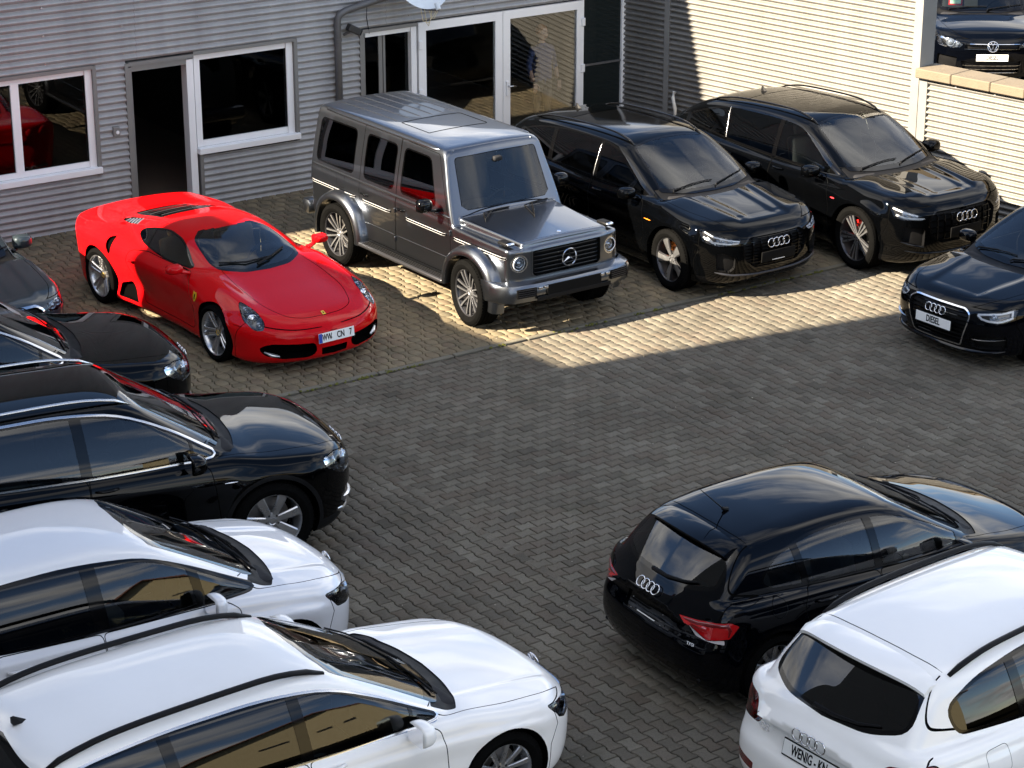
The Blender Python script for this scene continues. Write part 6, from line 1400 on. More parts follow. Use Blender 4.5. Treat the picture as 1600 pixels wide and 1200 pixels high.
def a1_spec():
    S = passat_spec(); S.update(wb=2.469, R=.305, rim=.215, tw=.215, trk=.86, arch=.35, xf=2.02, xr=-1.93, W=.873, H=1.44, zc=.5, h=.026, style='ten', paint='paint_blueblack', k=dict(rrw=.05, tail=.12, rside=.16),
      top=[(2.08, .62), (1.99, .71), (1.88, .765), (1.65, .82), (1.3, .885), (1.0, .925), (.7, .935), (0, .935), (-1.2, .955), (-1.93, .96)],
      crown=[(2.1, .04), (1.2, .065), (.8, .045), (-2, .045)], belt=[(2.0, .69), (1.23, .83), (.6, .885), (-1, .925), (-1.9, .94)],
      plan=[(2.08, .82), (1.65, .85), (1.23, .866), (0, .858), (-1.23, .868), (-1.65, .845), (-1.93, .775)], inset_sig=.02,
      inset=[(-.3, .13), (-.05, .07), (.12, .03), (.35, .012), (.6, .01), (.78, 0), (.83, .002), (.88, .02), (1.0, .045), (1.15, .09)],
      nose=[(.12, 1.87), (.2, 1.95), (.32, 2.0), (.5, 2.02), (.62, 2.005), (.72, 1.95), (.88, 1.75)], tail=[(.15, -1.80), (.25, -1.88), (.42, -1.93), (.55, -1.925), (.66, -1.88), (.8, -1.86), (.96, -1.80)], tsw=[(0, 0), (.4, .015), (.7, .055), (.88, .13), (1.05, .36)],
      gw=[(1.1, .70), (.5, .775), (0, .795), (-.8, .785), (-1.4, .735), (-1.9, .66)], tum=[(.86, 0), (.96, .02), (1.12, .08), (1.25, .15), (1.35, .215), (1.42, .28)],
      roof=[(.9, 1.23), (.5, 1.345), (.1, 1.40), (-.4, 1.42), (-.9, 1.40), (-1.3, 1.355), (-1.7, 1.28)], rcrown=.06,
      ws=((1.03, .91), (.08, 1.375)), rw=((-1.84, .90), (-1.42, 1.31)), rsw=[(0, 0), (.3, .015), (.6, .07), (.8, .15), (1.0, .28)], flare=[(1.2345, .305, .37, .014, .09), (-1.2345, .305, .37, .016, .09)], ridges=[],
      dlo=[(.84, .915), (.45, 1.12), (.1, 1.265), (-.35, 1.305), (-.8, 1.275), (-1.15, 1.18), (-1.3, 1.03), (-1.22, .97), (-.6, .94), (0, .92)], dlor=.04, fw=.02, trimw=.04, dlomat='gloss_black',
      panes=[(-.12, -.15, .70, .70, 'door_f', 'glass_side'), (-.86, -.92, -.2, -.23, 'door_r', 'glass_side'), (-2, -2, -.93, -.99, 'door_r', 'glass_side')],
      wsp=[(0, .915), (.35, .92), (.60, .945), (.615, .965), (.51, 1.31), (.3, 1.34), (0, 1.35)], rwp=[(0, .945), (.40, .955), (.60, 1.0), (.53, 1.265), (0, 1.30)], rwglass='glass_rear', rfrit=.03,
      hood=[(.95, 0), (.93, .4), (.83, .62), (.77, .69), (.92, .72), (1.35, .69), (1.68, .61), (1.86, .47), (1.93, .3), (1.94, 0)],
      side_panels=[('door_f', [(.85, .28), (.83, .6), (.79, .84), (.70, .885), (-.16, .9), (-.16, .27)], .04), ('door_r', [(-.17, .27), (-.17, .9), (-.9, .93), (-.98, .78), (-.84, .45), (-.75, .27)], .05)],
      mir=(.58, .945, .95, (.10, .11, .075)), mirfoot=(.63, .79, .87), seat=(0, .44), hatch=[(0, 1.335), (.50, 1.315), (.66, 1.0), (.74, .93), (.735, .60), (.70, .56), (0, .55)], hatchr=[0, .05, .05, .05, .05, .08, 0]*2)
    tl = [('r', .42, .79), ('s', -1.66, .81), ('s', -1.60, .78), ('s', -1.67, .68), ('r', .68, .655), ('r', .53, .71)]
    tl2 = [('r', .47, .735), ('r', .53, .71), ('r', .68, .655), ('s', -1.71, .665), ('s', -1.71, .63), ('r', .58, .66)]
    def pre(c):
        c.quarter(tl, 'taillight', 'rq', r=.012, panel=.006); c.quarter(tl2, 'tailclear', 'rq', r=.008)
        c.B.cut('rear', rp(mir([(0, .735), (.29, .735), (.31, .585), (0, .58)]), .02), 'plate_bay', thr=.1, cond=lambda C: C[:, 2] < .9)
        c.quarter([('s', 1.70, .745), ('f', .66, .735), ('f', .50, .69), ('f', .52, .61), ('s', 1.78, .63)], 'headlight', r=.015)
        c.B.framed('front', rp(mir([(0, .66), (.36, .66), (.42, .6), (.34, .3), (0, .3)]), .03), 'grille', 'grille_frame', .016)
    def post(c):
        c.B.panel('side', [(-2.6, .58), (-1.66, .60), (-1.58, .66), (-1.56, .5), (-1.52, .1), (-2.6, .1)], 'bumper_r', cond=lambda C: C[:, 0] < -1.3, thr=None)
        c.B.panel('side', circ(-1.22, .845, .075, 20), 'fuel_flap', .004, cond=lambda C: C[:, 1] > .5)
    def detail(c):
        c.emit('bumper_r', 'rear_bumper', S['paint']); c.emit('fuel_flap', 'fuel_flap', S['paint'], sides=True)
        for nm, mt in (('taillight', 'tail_red'), ('tailclear', 'tail_clear')):
            for o in c.emit(nm, 'tail_light' if nm == 'taillight' else 'reversing_light', mt, sides=True): pass
        c.trim('rq', to_uv(np.array([c.pt(p) for p in (('r', .47, .78), ('r', .62, .775), ('s', -1.66, .785), ('s', -1.68, .69))]), 'rq'), .03, .006, 'light_guide', 'tail_red_dark')
        c.lamp('headlight', 'lamp_chrome'); c.emit('grille_frame', 'grille_frame', 'chrome'); c.recess('grille', 'grille', .04, 'black_plastic'); c.recess('plate_bay', 'plate_recess', .018, 'gloss_black')
        audi_badge(c, 'rear', .86, .24, .006, c.P['hatch'][None]); P, N = c.at('rear', 0, .66, .006); b = MB(); Mx = basis(P, N); b.box((0, -.055, 0), (.24, .008, .004)); b.V = put(b.V, Mx); b.build('dealer_strip', M('plate_white'), c.o)
        for sy, sz in ((-.2, .03), (.2, .03), (-.2, -.06), (.2, -.06)):
            b = MB(); b.lathe([(0, .004), (.006, .003), (.007, 0)], 'z', 8, (sy, sz, 0)); b.V = put(b.V, Mx); b.build('screw', M('chrome'), c.o)
        P, N = c.at('rear', .50, .615, .002); t = MB(); V, F = text_mesh('TFSI', .035, sx=1.3)
        P, N = c.at('rear', -.56, .585, .003); t.add(put(V, basis(P, N)), F); t.build('lettering', M('chrome'), c.o)
        # roof spoiler
        mb = MB(); ys = np.linspace(-.49, .49, 17); P0, N0 = c.B.hit('top', np.stack([np.full(17, -1.36), ys], 1)); V = []; F = []
        for i in range(17):
            e = (ys[i]/.56)**2; p = Vector(P0[i]); V += [p+Vector((.02+.03*e, 0, -.004)), p+Vector((-.08, 0, .006-.02*e)), p+Vector((-.235+.10*e, 0, -.025-.035*e)), p+Vector((-.232+.10*e, 0, -.045-.035*e)), p+Vector((-.09, 0, -.06-.02*e))]
        for i in range(16):
            for j in range(4): F.append((i*5+j, i*5+j+1, (i+1)*5+j+1, (i+1)*5+j))
        F += [tuple(range(5)), tuple(range(16*5, 17*5))[::-1]]; mb.add(V, [f[::-1] for f in F]); mb.build('roof_spoiler', M(S['paint']), c.o, angle=40)
        # rod aerial, rear wiper, exhaust
        P, N = c.at('top', -1.12, 0); b = MB(); b.tube([P, P+Vector((-.05, 0, .02))], [.022, .014], 8); b.tube([P+Vector((-.04, 0, .015)), P+Vector((-.28, 0, .24))], [.006, .003], 5); b.build('aerial', M('black_plastic'), c.o)
        P, N = c.B.hit('rear', [(.06, .965), (-.12, .965), (-.30, .985), (-.42, 1.01)]); b = MB(); b.tube([Vector(P[i]+N[i]*.02) for i in range(4)], [.02, .016, .012, .008], 6); b.build('rear_wiper', M('black_plastic'), c.o)
        for x, k in ((-.02, 'door_f'), (-.76, 'door_r')): c.handle(x, .82, c.P[k], S['paint'])
        c.trim('side', [(-1.3, .93), (-1.55, .90), (-1.68, .88)], .006, .002, 'shut_line', 'seal'); c.wipers(((-.5, .55), (.05, .58))); c.bar('top', [(-1.335, 0), (-1.33, .3), (-1.31, .5)], .008, .002, 'shut_line', 'seal')
    S.update(pre=pre, post=post, detail=detail); return S
def q5_spec():
    S = passat_spec(); S.update(wb=2.807, R=.37, rim=.255, tw=.25, trk=.93, arch=.415, xf=2.28, xr=-2.345, W=.949, H=1.66, zc=.6, h=.026, style='ten', paint='paint_white', k=dict(rrw=.05, tail=.09, rside=.14),
      top=[(2.35, .76), (2.26, .85), (2.12, .91), (1.85, .965), (1.45, 1.02), (1.1, 1.05), (.75, 1.06), (0, 1.06), (-1.5, 1.09), (-2.345, 1.10)],
      crown=[(2.3, .04), (1.4, .07), (.8, .045), (-2.5, .045)], belt=[(2.3, .82), (1.4, .96), (.7, 1.01), (-1, 1.05), (-2.35, 1.08)],
      plan=[(2.35, .90), (1.85, .928), (1.4, .943), (0, .93), (-1.4, .945), (-1.95, .92), (-2.345, .84)], inset_sig=.02,
      inset=[(-.3, .13), (-.05, .08), (.12, .03), (.35, .012), (.6, .012), (.76, 0), (.82, .002), (.88, .022), (1.0, .05), (1.15, .09)],
      nose=[(.15, 2.12), (.25, 2.21), (.4, 2.265), (.6, 2.28), (.74, 2.265), (.85, 2.2), (1.0, 2.0)], tail=[(.15, -2.18), (.28, -2.28), (.45, -2.345), (.62, -2.34), (.74, -2.29), (.95, -2.26), (1.1, -2.20)], tsw=[(0, 0), (.4, .015), (.7, .06), (.88, .15), (1.05, .40)],
      bot=.2, sillz=.2, gw=[(1.3, .77), (.6, .845), (0, .86), (-1, .85), (-1.8, .79), (-2.3, .71)], tum=[(.95, 0), (1.05, .02), (1.25, .085), (1.42, .155), (1.55, .23), (1.65, .3)],
      roof=[(1.1, 1.42), (.6, 1.545), (.2, 1.60), (-.4, 1.62), (-1.1, 1.60), (-1.6, 1.555), (-2.1, 1.48)], rcrown=.055,
      ws=((1.16, 1.03), (.15, 1.57)), rw=((-2.24, 1.03), (-1.78, 1.50)), rsw=[(0, 0), (.3, .015), (.6, .07), (.8, .16), (1.0, .3)], flare=[(1.4035, .37, .44, .016, .09), (-1.4035, .37, .44, .018, .09)], ridges=[],
      dlo=[(.94, 1.05), (.52, 1.29), (.1, 1.455), (-.35, 1.495), (-1.0, 1.475), (-1.45, 1.40), (-1.72, 1.28), (-1.66, 1.12), (-.9, 1.085), (0, 1.06)], dlor=.05, fw=.026, trimw=.04, dlomat='gloss_black',
      panes=[(-.12, -.15, .78, .78, 'door_f', 'glass_side'), (-1.0, -1.06, -.2, -.23, 'door_r', 'glass_tint'), (-2, -2, -1.09, -1.15, 'door_r', 'glass_tint')],
      wsp=[(0, 1.035), (.35, 1.04), (.66, 1.065), (.68, 1.09), (.56, 1.50), (.3, 1.535), (0, 1.545)], rwp=[(0, 1.085), (.40, 1.10), (.655, 1.165), (.575, 1.455), (0, 1.49)], rfrit=.03, rwr=.09,
      hood=[(1.06, 0), (1.04, .4), (.92, .68), (.86, .755), (1.0, .79), (1.5, .77), (1.9, .69), (2.12, .54), (2.2, .3), (2.21, 0)],
      side_panels=[('door_f', [(.96, .33), (.93, .70), (.89, .96), (.8, 1.02), (-.16, 1.03), (-.16, .33)], .04), ('door_r', [(-.17, .33), (-.17, 1.03), (-1.05, 1.055), (-1.16, .88), (-1.0, .55), (-.9, .33)], .05)],
      mir=(.66, 1.01, 1.08, (.12, .12, .085)), mirfoot=(.71, .86, .98), seat=(.12, .56), hatch=[(0, 1.535), (.55, 1.51), (.70, 1.2), (.84, 1.06), (.86, .86), (.84, .62), (.78, .58), (0, .57)], hatchr=[0, .05, .08, .06, .05, .05, .08, 0]*2)
    tl = [('r', .55, .885), ('r', .64, .985), ('s', -1.99, 1.02), ('s', -1.90, .93), ('s', -1.98, .815), ('r', .80, .775), ('r', .58, .79)]
    def pre(c):
        c.quarter(tl, 'taillight', 'rq', r=.025, panel=.006)
        c.quarter([('s', 1.92, .87), ('f', .74, .86), ('f', .54, .81), ('f', .56, .72), ('s', 2.0, .74)], 'headlight', r=.015)
        c.B.framed('front', rp(mir([(0, .8), (.4, .8), (.46, .74), (.38, .38), (0, .38)]), .03), 'grille', 'grille_frame', .016); c.B.cut('side', [(-2.9, .05), (-2.9, .33), (2.9, .30), (2.9, .05)], 'clad', thr=None)
    def post(c):
        c.B.cut('rq', rp(to_uv(np.array([c.pt(p) for p in (('r', .55, .50), ('r', .84, .53), ('r', .86, .46), ('r', .56, .43))]), 'rq'), .01), 'reflector', allow=('body', 'bumper_r'))
        c.B.panel('side', [(-2.9, .60), (-2.0, .62), (-1.93, .68), (-1.92, .5), (-1.88, .1), (-2.9, .1)], 'bumper_r', cond=lambda C: C[:, 0] < -1.6, thr=None)
        c.B.panel('side', rp([(-1.55, .99), (-1.33, 1.0), (-1.31, .80), (-1.53, .79)], .05), 'fuel_flap', .004, cond=lambda C: C[:, 1] > .5)
    def detail(c):
        c.emit('clad', 'sill_cladding', 'black_plastic'); c.emit('bumper_r', 'rear_bumper', S['paint']); c.emit('fuel_flap', 'fuel_flap', S['paint'], sides=True)
        c.lamp('taillight', 'tail_red', 'tail_light', lens='tail_lens', depth=.03, view='rq', wall='tail_red_dark', drl=[[('r', .66, .84), ('r', .72, .88), ('s', -1.98, .95)]], drlmat='tail_red', drlw=.05)
        c.emit('reflector', 'rear_reflector', 'tail_red_dark', sides=True); c.lamp('headlight', 'lamp_chrome'); c.emit('grille_frame', 'grille_frame', 'chrome'); c.recess('grille', 'grille', .04, 'black_plastic')
        audi_badge(c, 'rear', .925, .27, .006, c.P['hatch'][None])
        P, N = c.at('rear', 0, .765, .006); plate(c.o, P, N, [('WENIG - KN', .105, .60, 0)])
        t = MB(); V, F = text_mesh('Q5', .07, sx=1.3); P, N = c.at('rear', .50, .80, .004); t.add(put(V, basis(P, N)), F); t.build('lettering', M('chrome'), c.o)
        mb = MB(); n = 21; ys = np.linspace(-.60, .60, n); P0, N0 = c.B.hit('top', np.stack([np.full(n, -1.70), ys], 1)); V = []; F = []
        for i in range(n):
            e = (ys[i]/.60)**2; p = Vector(P0[i]); V += [p+Vector((.03+.03*e, 0, -.004)), p+Vector((-.1, 0, .008-.02*e)), p+Vector((-.27+.12*e, 0, -.02-.03*e)), p+Vector((-.265+.12*e, 0, -.045-.03*e)), p+Vector((-.1, 0, -.07-.02*e))]
        for i in range(n-1):
            for j in range(4): F.append((i*5+j, i*5+j+1, (i+1)*5+j+1, (i+1)*5+j))
        F += [tuple(range(5)), tuple(range((n-1)*5, n*5))[::-1]]; mb.add(V, [f[::-1] for f in F]); mb.build('roof_spoiler', M(S['paint']), c.o, angle=40)
        P, N = c.B.hit('rear', [(.1, 1.115), (-.1, 1.115), (-.3, 1.13), (-.45, 1.16)]); b = MB(); b.tube([Vector(P[i]+N[i]*.018) for i in range(4)], [.02, .016, .012, .008], 6); b.build('rear_wiper', M('black_plastic'), c.o)
        c.rails(.22, -1.62, .60, .56, 'black_plastic', arch=.05, w=.05); c.bar('top', [(-1.665, 0), (-1.66, .3), (-1.64, .56)], .008, .002, 'shut_line', 'seal')
        for x, k in ((-.02, 'door_f'), (-.9, 'door_r')): c.handle(x, .94, c.P[k], S['paint'])
        c.wipers(((-.5, .55), (.05, .6)))
    S.update(pre=pre, post=post, detail=detail); return S
def ferrari_spec():
    S = dict(wb=2.6, R=.325, Rr=.34, rim=.25, tw=.235, twr=.285, trk=.945, trkr=.955, arch=.365, archr=.385, style='five_double', xf=2.33, xr=-2.18, W=.9615, H=1.214, zc=.45, h=.024, corek=.62,
      top=[(2.42, .36), (2.33, .47), (2.22, .545), (2.05, .605), (1.75, .675), (1.4, .745), (1.05, .82), (.8, .865), (.4, .87), (-.3, .86), (-.9, .90), (-1.4, .935), (-1.9, .945), (-2.1, .95), (-2.25, .93)],
      crown=[(2.4, .10), (2.0, .085), (1.3, .075), (.8, .05), (-.3, .05), (-1.2, .04), (-2.2, .06)], belt=[(2.3, .50), (1.3, .72), (.6, .80), (-.3, .83), (-1.2, .90), (-2.2, .90)],
      plan=[(2.42, .84), (2.1, .915), (1.7, .945), (1.3, .952), (.8, .93), (.3, .905), (-.2, .905), (-.7, .93), (-1.2, .96), (-1.7, .95), (-2.2, .87)],
      inset=[(-.3, .16), (-.05, .09), (.1, .045), (.25, .05), (.45, .035), (.65, .012), (.8, 0), (.9, .012), (1.0, .04), (1.15, .11)], inset_sig=.03,
      nose=[(.08, 2.18), (.14, 2.28), (.22, 2.325), (.32, 2.33), (.42, 2.325), (.5, 2.29), (.62, 2.1)], nsw=[(0, 0), (.3, .03), (.55, .11), (.75, .24), (.9, .42), (1.05, .72)],
      tail=[(.12, -1.98), (.25, -2.10), (.45, -2.15), (.7, -2.16), (.88, -2.18), (.97, -2.18)], tsw=[(0, 0), (.5, .03), (.8, .12), (.95, .26), (1.05, .42)],
      bot=.115, sillz=.13, gw=[(1.2, .54), (.7, .70), (.3, .765), (-.1, .79), (-.5, .77), (-.9, .70), (-1.4, .57), (-2, .42)], tum=[(.78, 0), (.86, .02), (.95, .085), (1.05, .17), (1.13, .25), (1.22, .36)],
      roof=[(.6, 1.05), (.25, 1.15), (-.05, 1.195), (-.35, 1.20), (-.7, 1.165), (-1.1, 1.09), (-1.5, 1.01), (-1.9, .955), (-2.2, .93)], rcrown=.06,
      ws=((1.02, .822), (-.05, 1.195)), wsext=.12, wsw=[(0, 0), (.3, .03), (.5, .10), (.7, .22), (.85, .36), (1.0, .55)], wsb=.03, rw=((-2.1, .86), (-1.75, .99)), k=dict(rside=.16, rws=.12, apil=.10, shoulder=.13, cowl=.03, nose=.10, nosetop=.1, rrw=.1, bot=.05, tail=.06),
      fbump=[(.075, 1.38, .74, .5, .17), (.05, -1.25, .76, .5, .22)], flare=[(1.3, .325, .385, .012, .10), (-1.3, .34, .405, .012, .12)], dents=[(-.05, -.55, .38, .35, .14), (.012, -1.2, .75, .4, .2)],
      dlo=[(.53, .858), (.30, .975), (.05, 1.058), (-.22, 1.085), (-.50, 1.055), (-.72, 1.0), (-.79, .955), (-.60, .905), (0, .853)], dlor=[.03, .1, .1, .1, .1, .08, .05, .08, .1], fw=.014, trimw=.03,
      panes=[(-.42, -.46, .8, .8, 'door_f', 'glass_side'), (-1.2, -1.2, -.47, -.51, 'body', 'glass_side')],
      wsback=(.10, .45), wsp=[(0, .83), (.30, .834), (.54, .862), (.568, .90), (.505, 1.06), (.32, 1.125), (0, 1.15)], frit=.018, fritup=.004, wsr=.07, wipz=.02,
      hood=[(.93, 0), (.90, .35), (.82, .52), (1.2, .56), (1.7, .55), (2.02, .42), (2.11, .25), (2.13, 0)], hoodr=[0, .1, .06, .2, .2, .15, .15, 0]*2,
      side_panels=[('door_f', [(.80, .24), (.84, .5), (.76, .74), (.62, .835), (-.35, .84), (-.62, .82), (-.66, .66), (-.50, .42), (-.36, .24)], .05)],
      mir=(.56, .985, .90, (.10, .10, .055)), mirfoot=(.60, .80, .83), mirfootmat='paint_red', paint='paint_red', seat=(.0, .30), rear_seat=False, wsthr=.2, cowl=0, seatmat='interior_beige', trimmat='interior_dark')
    hl = [('t', 1.56, .745), ('t', 1.64, .80), ('t', 1.78, .835), ('t', 1.94, .81), ('t', 2.035, .725), ('t', 1.95, .675), ('t', 1.75, .69)]
    def pre(c):
        B = c.B
        q = np.array([p[1:] for p in hl]); B.cut('top', offs(rp(q, .05), .005), 'gap', thr=.05); B.cut('top', rp(q, .05), 'headlight', allow=('gap',), thr=.05)
        B.cut('front', rp([(.24, .345), (.70, .37), (.80, .32), (.76, .235), (.60, .19), (.30, .185), (.22, .24)], .05), 'intake', cond=lambda C: C[:, 2] < .45)
        B.cut('front', rp(mir([(0, .27), (.17, .27), (.16, .185), (0, .18)]), .015), 'intake_c', cond=lambda C: C[:, 2] < .45)
        B.cut('side', rp([(-.97, .905), (-1.07, .88), (-1.06, .79), (-1.0, .69), (-.96, .72), (-.95, .83)], .04), 'scoop', thr=.2, cond=lambda C: C[:, 1] > .6)
        B.cut('side', rp([(-.50, .19), (-.66, .42), (-.86, .36), (-.90, .19)], .03), 'side_vent', thr=.05, cond=lambda C: C[:, 1] > .5)
        B.cut('top', rp(np.array([(-.66, .0), (-.68, .40), (-1.25, .36), (-1.50, .30), (-1.50, -.30), (-1.25, -.36), (-.68, -.40)]), .05), 'engine_glass', thr=.3)
        B.cut('top', rp([(-.98, .56), (-1.40, .52), (-1.46, .47), (-1.36, .42), (-.98, .455)], .02), 'engine_vent', thr=.2)
    def post(c):
        B = c.B
        B.panel('top', rp(np.array([(-.60, 0), (-.62, .46), (-1.3, .42), (-1.66, .37), (-1.68, 0), (-1.66, -.37), (-1.3, -.42), (-.62, -.46)]), .05), 'engine_lid', thr=.2)
        B.cut('front', rp(mir([(0, .44), (.66, .50), (.92, .53), (.92, .536), (.66, .506), (0, .446)]), 0), 'gap', cond=lambda C: C[:, 0] > 1.6)
        B.panel('side', [(1.82, .58), (1.76, .47), (1.70, .3), (1.70, .05), (2.8, .05), (2.8, .42), (2.2, .50)], 'bumper_f', cond=lambda C: C[:, 0] > 1.4, thr=.05)
    def detail(c):
        B = c.B; red = S['paint']; c.emit('engine_lid', 'engine_lid', red); c.emit('bumper_f', 'front_bumper', red)
        c.emit('engine_glass', 'engine_window', 'gloss_black', shift=.006)
        c.lamp('headlight', 'lamp_dark', depth=.05, view='top', wall='lamp_chrome', lens='lens', bulbs=[(('t', 1.84, .755), .05, 'lamp_chrome'), (('t', 1.94, .735), .03, 'lens_bulb'), (('t', 1.70, .755), .03, 'lens_bulb')])
        c.recess('intake', 'front_intake', .10, 'underbody', sides=True); c.recess('intake_c', 'centre_intake', .06, 'underbody'); c.recess('scoop', 'side_scoop', .03, 'underbody', sides=True); c.recess('side_vent', 'sill_intake', .05, 'underbody', sides=True)
        v = c.recess('engine_vent', 'engine_vent', .02, 'plate_black', sides=True)
        for o, sd in zip(v, (1, -1)):
            for k in range(5):
                V, F = ribbon(B, 'top', [(-1.02-.08*k, .45), (-1.02-.08*k, .55-.008*k)], .02, .01, -.006, sd, False); mb = MB(); mb.add(V, F); mb.build('vent_fin', M('alloy'), o)
        for k in range(3):
            mb = MB(); V, F = ribbon(B, 'top', [(-.80-.28*k, -.33), (-.80-.28*k, 0), (-.80-.28*k, .33)], .012, .006, 0, 1, False); mb.add(V, F); mb.build('engine_bay_brace', M('interior_grey'), c.o)
        c.trim('front', [(.62, .205), (.70, .225), (.76, .26)], .05, .03, 'intake_vane', 'alloy', off=-.03)
        P, N = c.at('front', 0, .365, .02); plate(c.o, P+Vector((0, 0, .03)), (1, 0, .12), [('WW', .1, .6, -.125), ('CN', .1, .68, .055), ('7', .1, .68, .185)], w=.47, euro=True, holder=False)
        # yellow shields on the wings, small badge on the nose
        for sd in (1, -1):
            P, N = c.B.hit('side', [(.93, .665)]); p = Vector((P[0, 0], sd*P[0, 1], P[0, 2])); n = Vector((N[0, 0], sd*N[0, 1], N[0, 2])); Mx = basis(p+n*.003, n); b = MB()
            sh = [(-.035, .055), (0, .045), (.035, .055), (.038, 0), (.02, -.045), (0, -.062), (-.02, -.045), (-.038, 0)]; b.prism(sh[::-1], 0, .004); b.V = put(b.V, Mx); w = b.build('wing_shield', M('badge_yellow'), c.o)
            b = MB(); b.prism([(-.012, -.04), (.012, -.035), (.008, -.01), (.018, .01), (.01, .035), (-.008, .02), (-.014, 0)], .004, .0055); b.V = put(b.V, Mx); b.build('shield_emblem', M('plate_black'), w)
        P, N = c.at('top', 2.10, 0, .002); b = MB(); b.rbox((0, 0, .003), (.04, .06, .006), .004); b.V = put(b.V, basis(P, N, (-1, 0, .3))); w = b.build('nose_badge', M('badge_yellow'), c.o)
        b = MB(); b.prism([(-.006, -.018), (.007, -.016), (.005, .002), (.009, .016), (-.004, .012), (-.008, 0)], .006, .0075); b.V = put(b.V, basis(P, N, (-1, 0, .3))); b.build('badge_emblem', M('plate_black'), w)
        mb = MB(); pts = [(-.48, .90), (-.2, .885), (.15, .89), (.38, .92)]; P, N = c.B.hit('front', pts); mb.tube([Vector(P[i]+N[i]*.018) for i in range(4)], .011, 5); P2, N2 = c.B.hit('front', [(-.1, .86), (.12, .885)]); mb.tube([Vector(P2[0]+N2[0]*.02), Vector(P2[1]+N2[1]*.03)], .014, 5); mb.build('wiper', M('black_plastic'), c.o)
        c.handle(-.53, .72, c.P['door_f'], red, .12)
        # tail: round lights, grille, exhausts
        for sd in (1, -1):
            for y, r in ((.68, .075), (.47, .06)):
                P, N = c.at('rear', y, .80, 0); b = MB(); b.lathe([(0, .02), (r*.6, .018), (r*.9, .008), (r, 0), (r, -.03)], 'z', 20); b.V = [(v[0], sd*v[1], v[2]) for v in put(b.V, basis(P, N))]; b.build('tail_light', M('tail_red'), c.o, smooth=True)
            b = MB()
            for y in (.38, .5): b.lathe([(.04, 0), (.05, 0), (.05, .15), (.04, .15)], 'x', 16, (-2.17, sd*y, .28), closed=True)
            b.build('exhaust', M('chrome'), c.o, smooth=True)
    S.update(pre=pre, post=post, detail=detail); return S
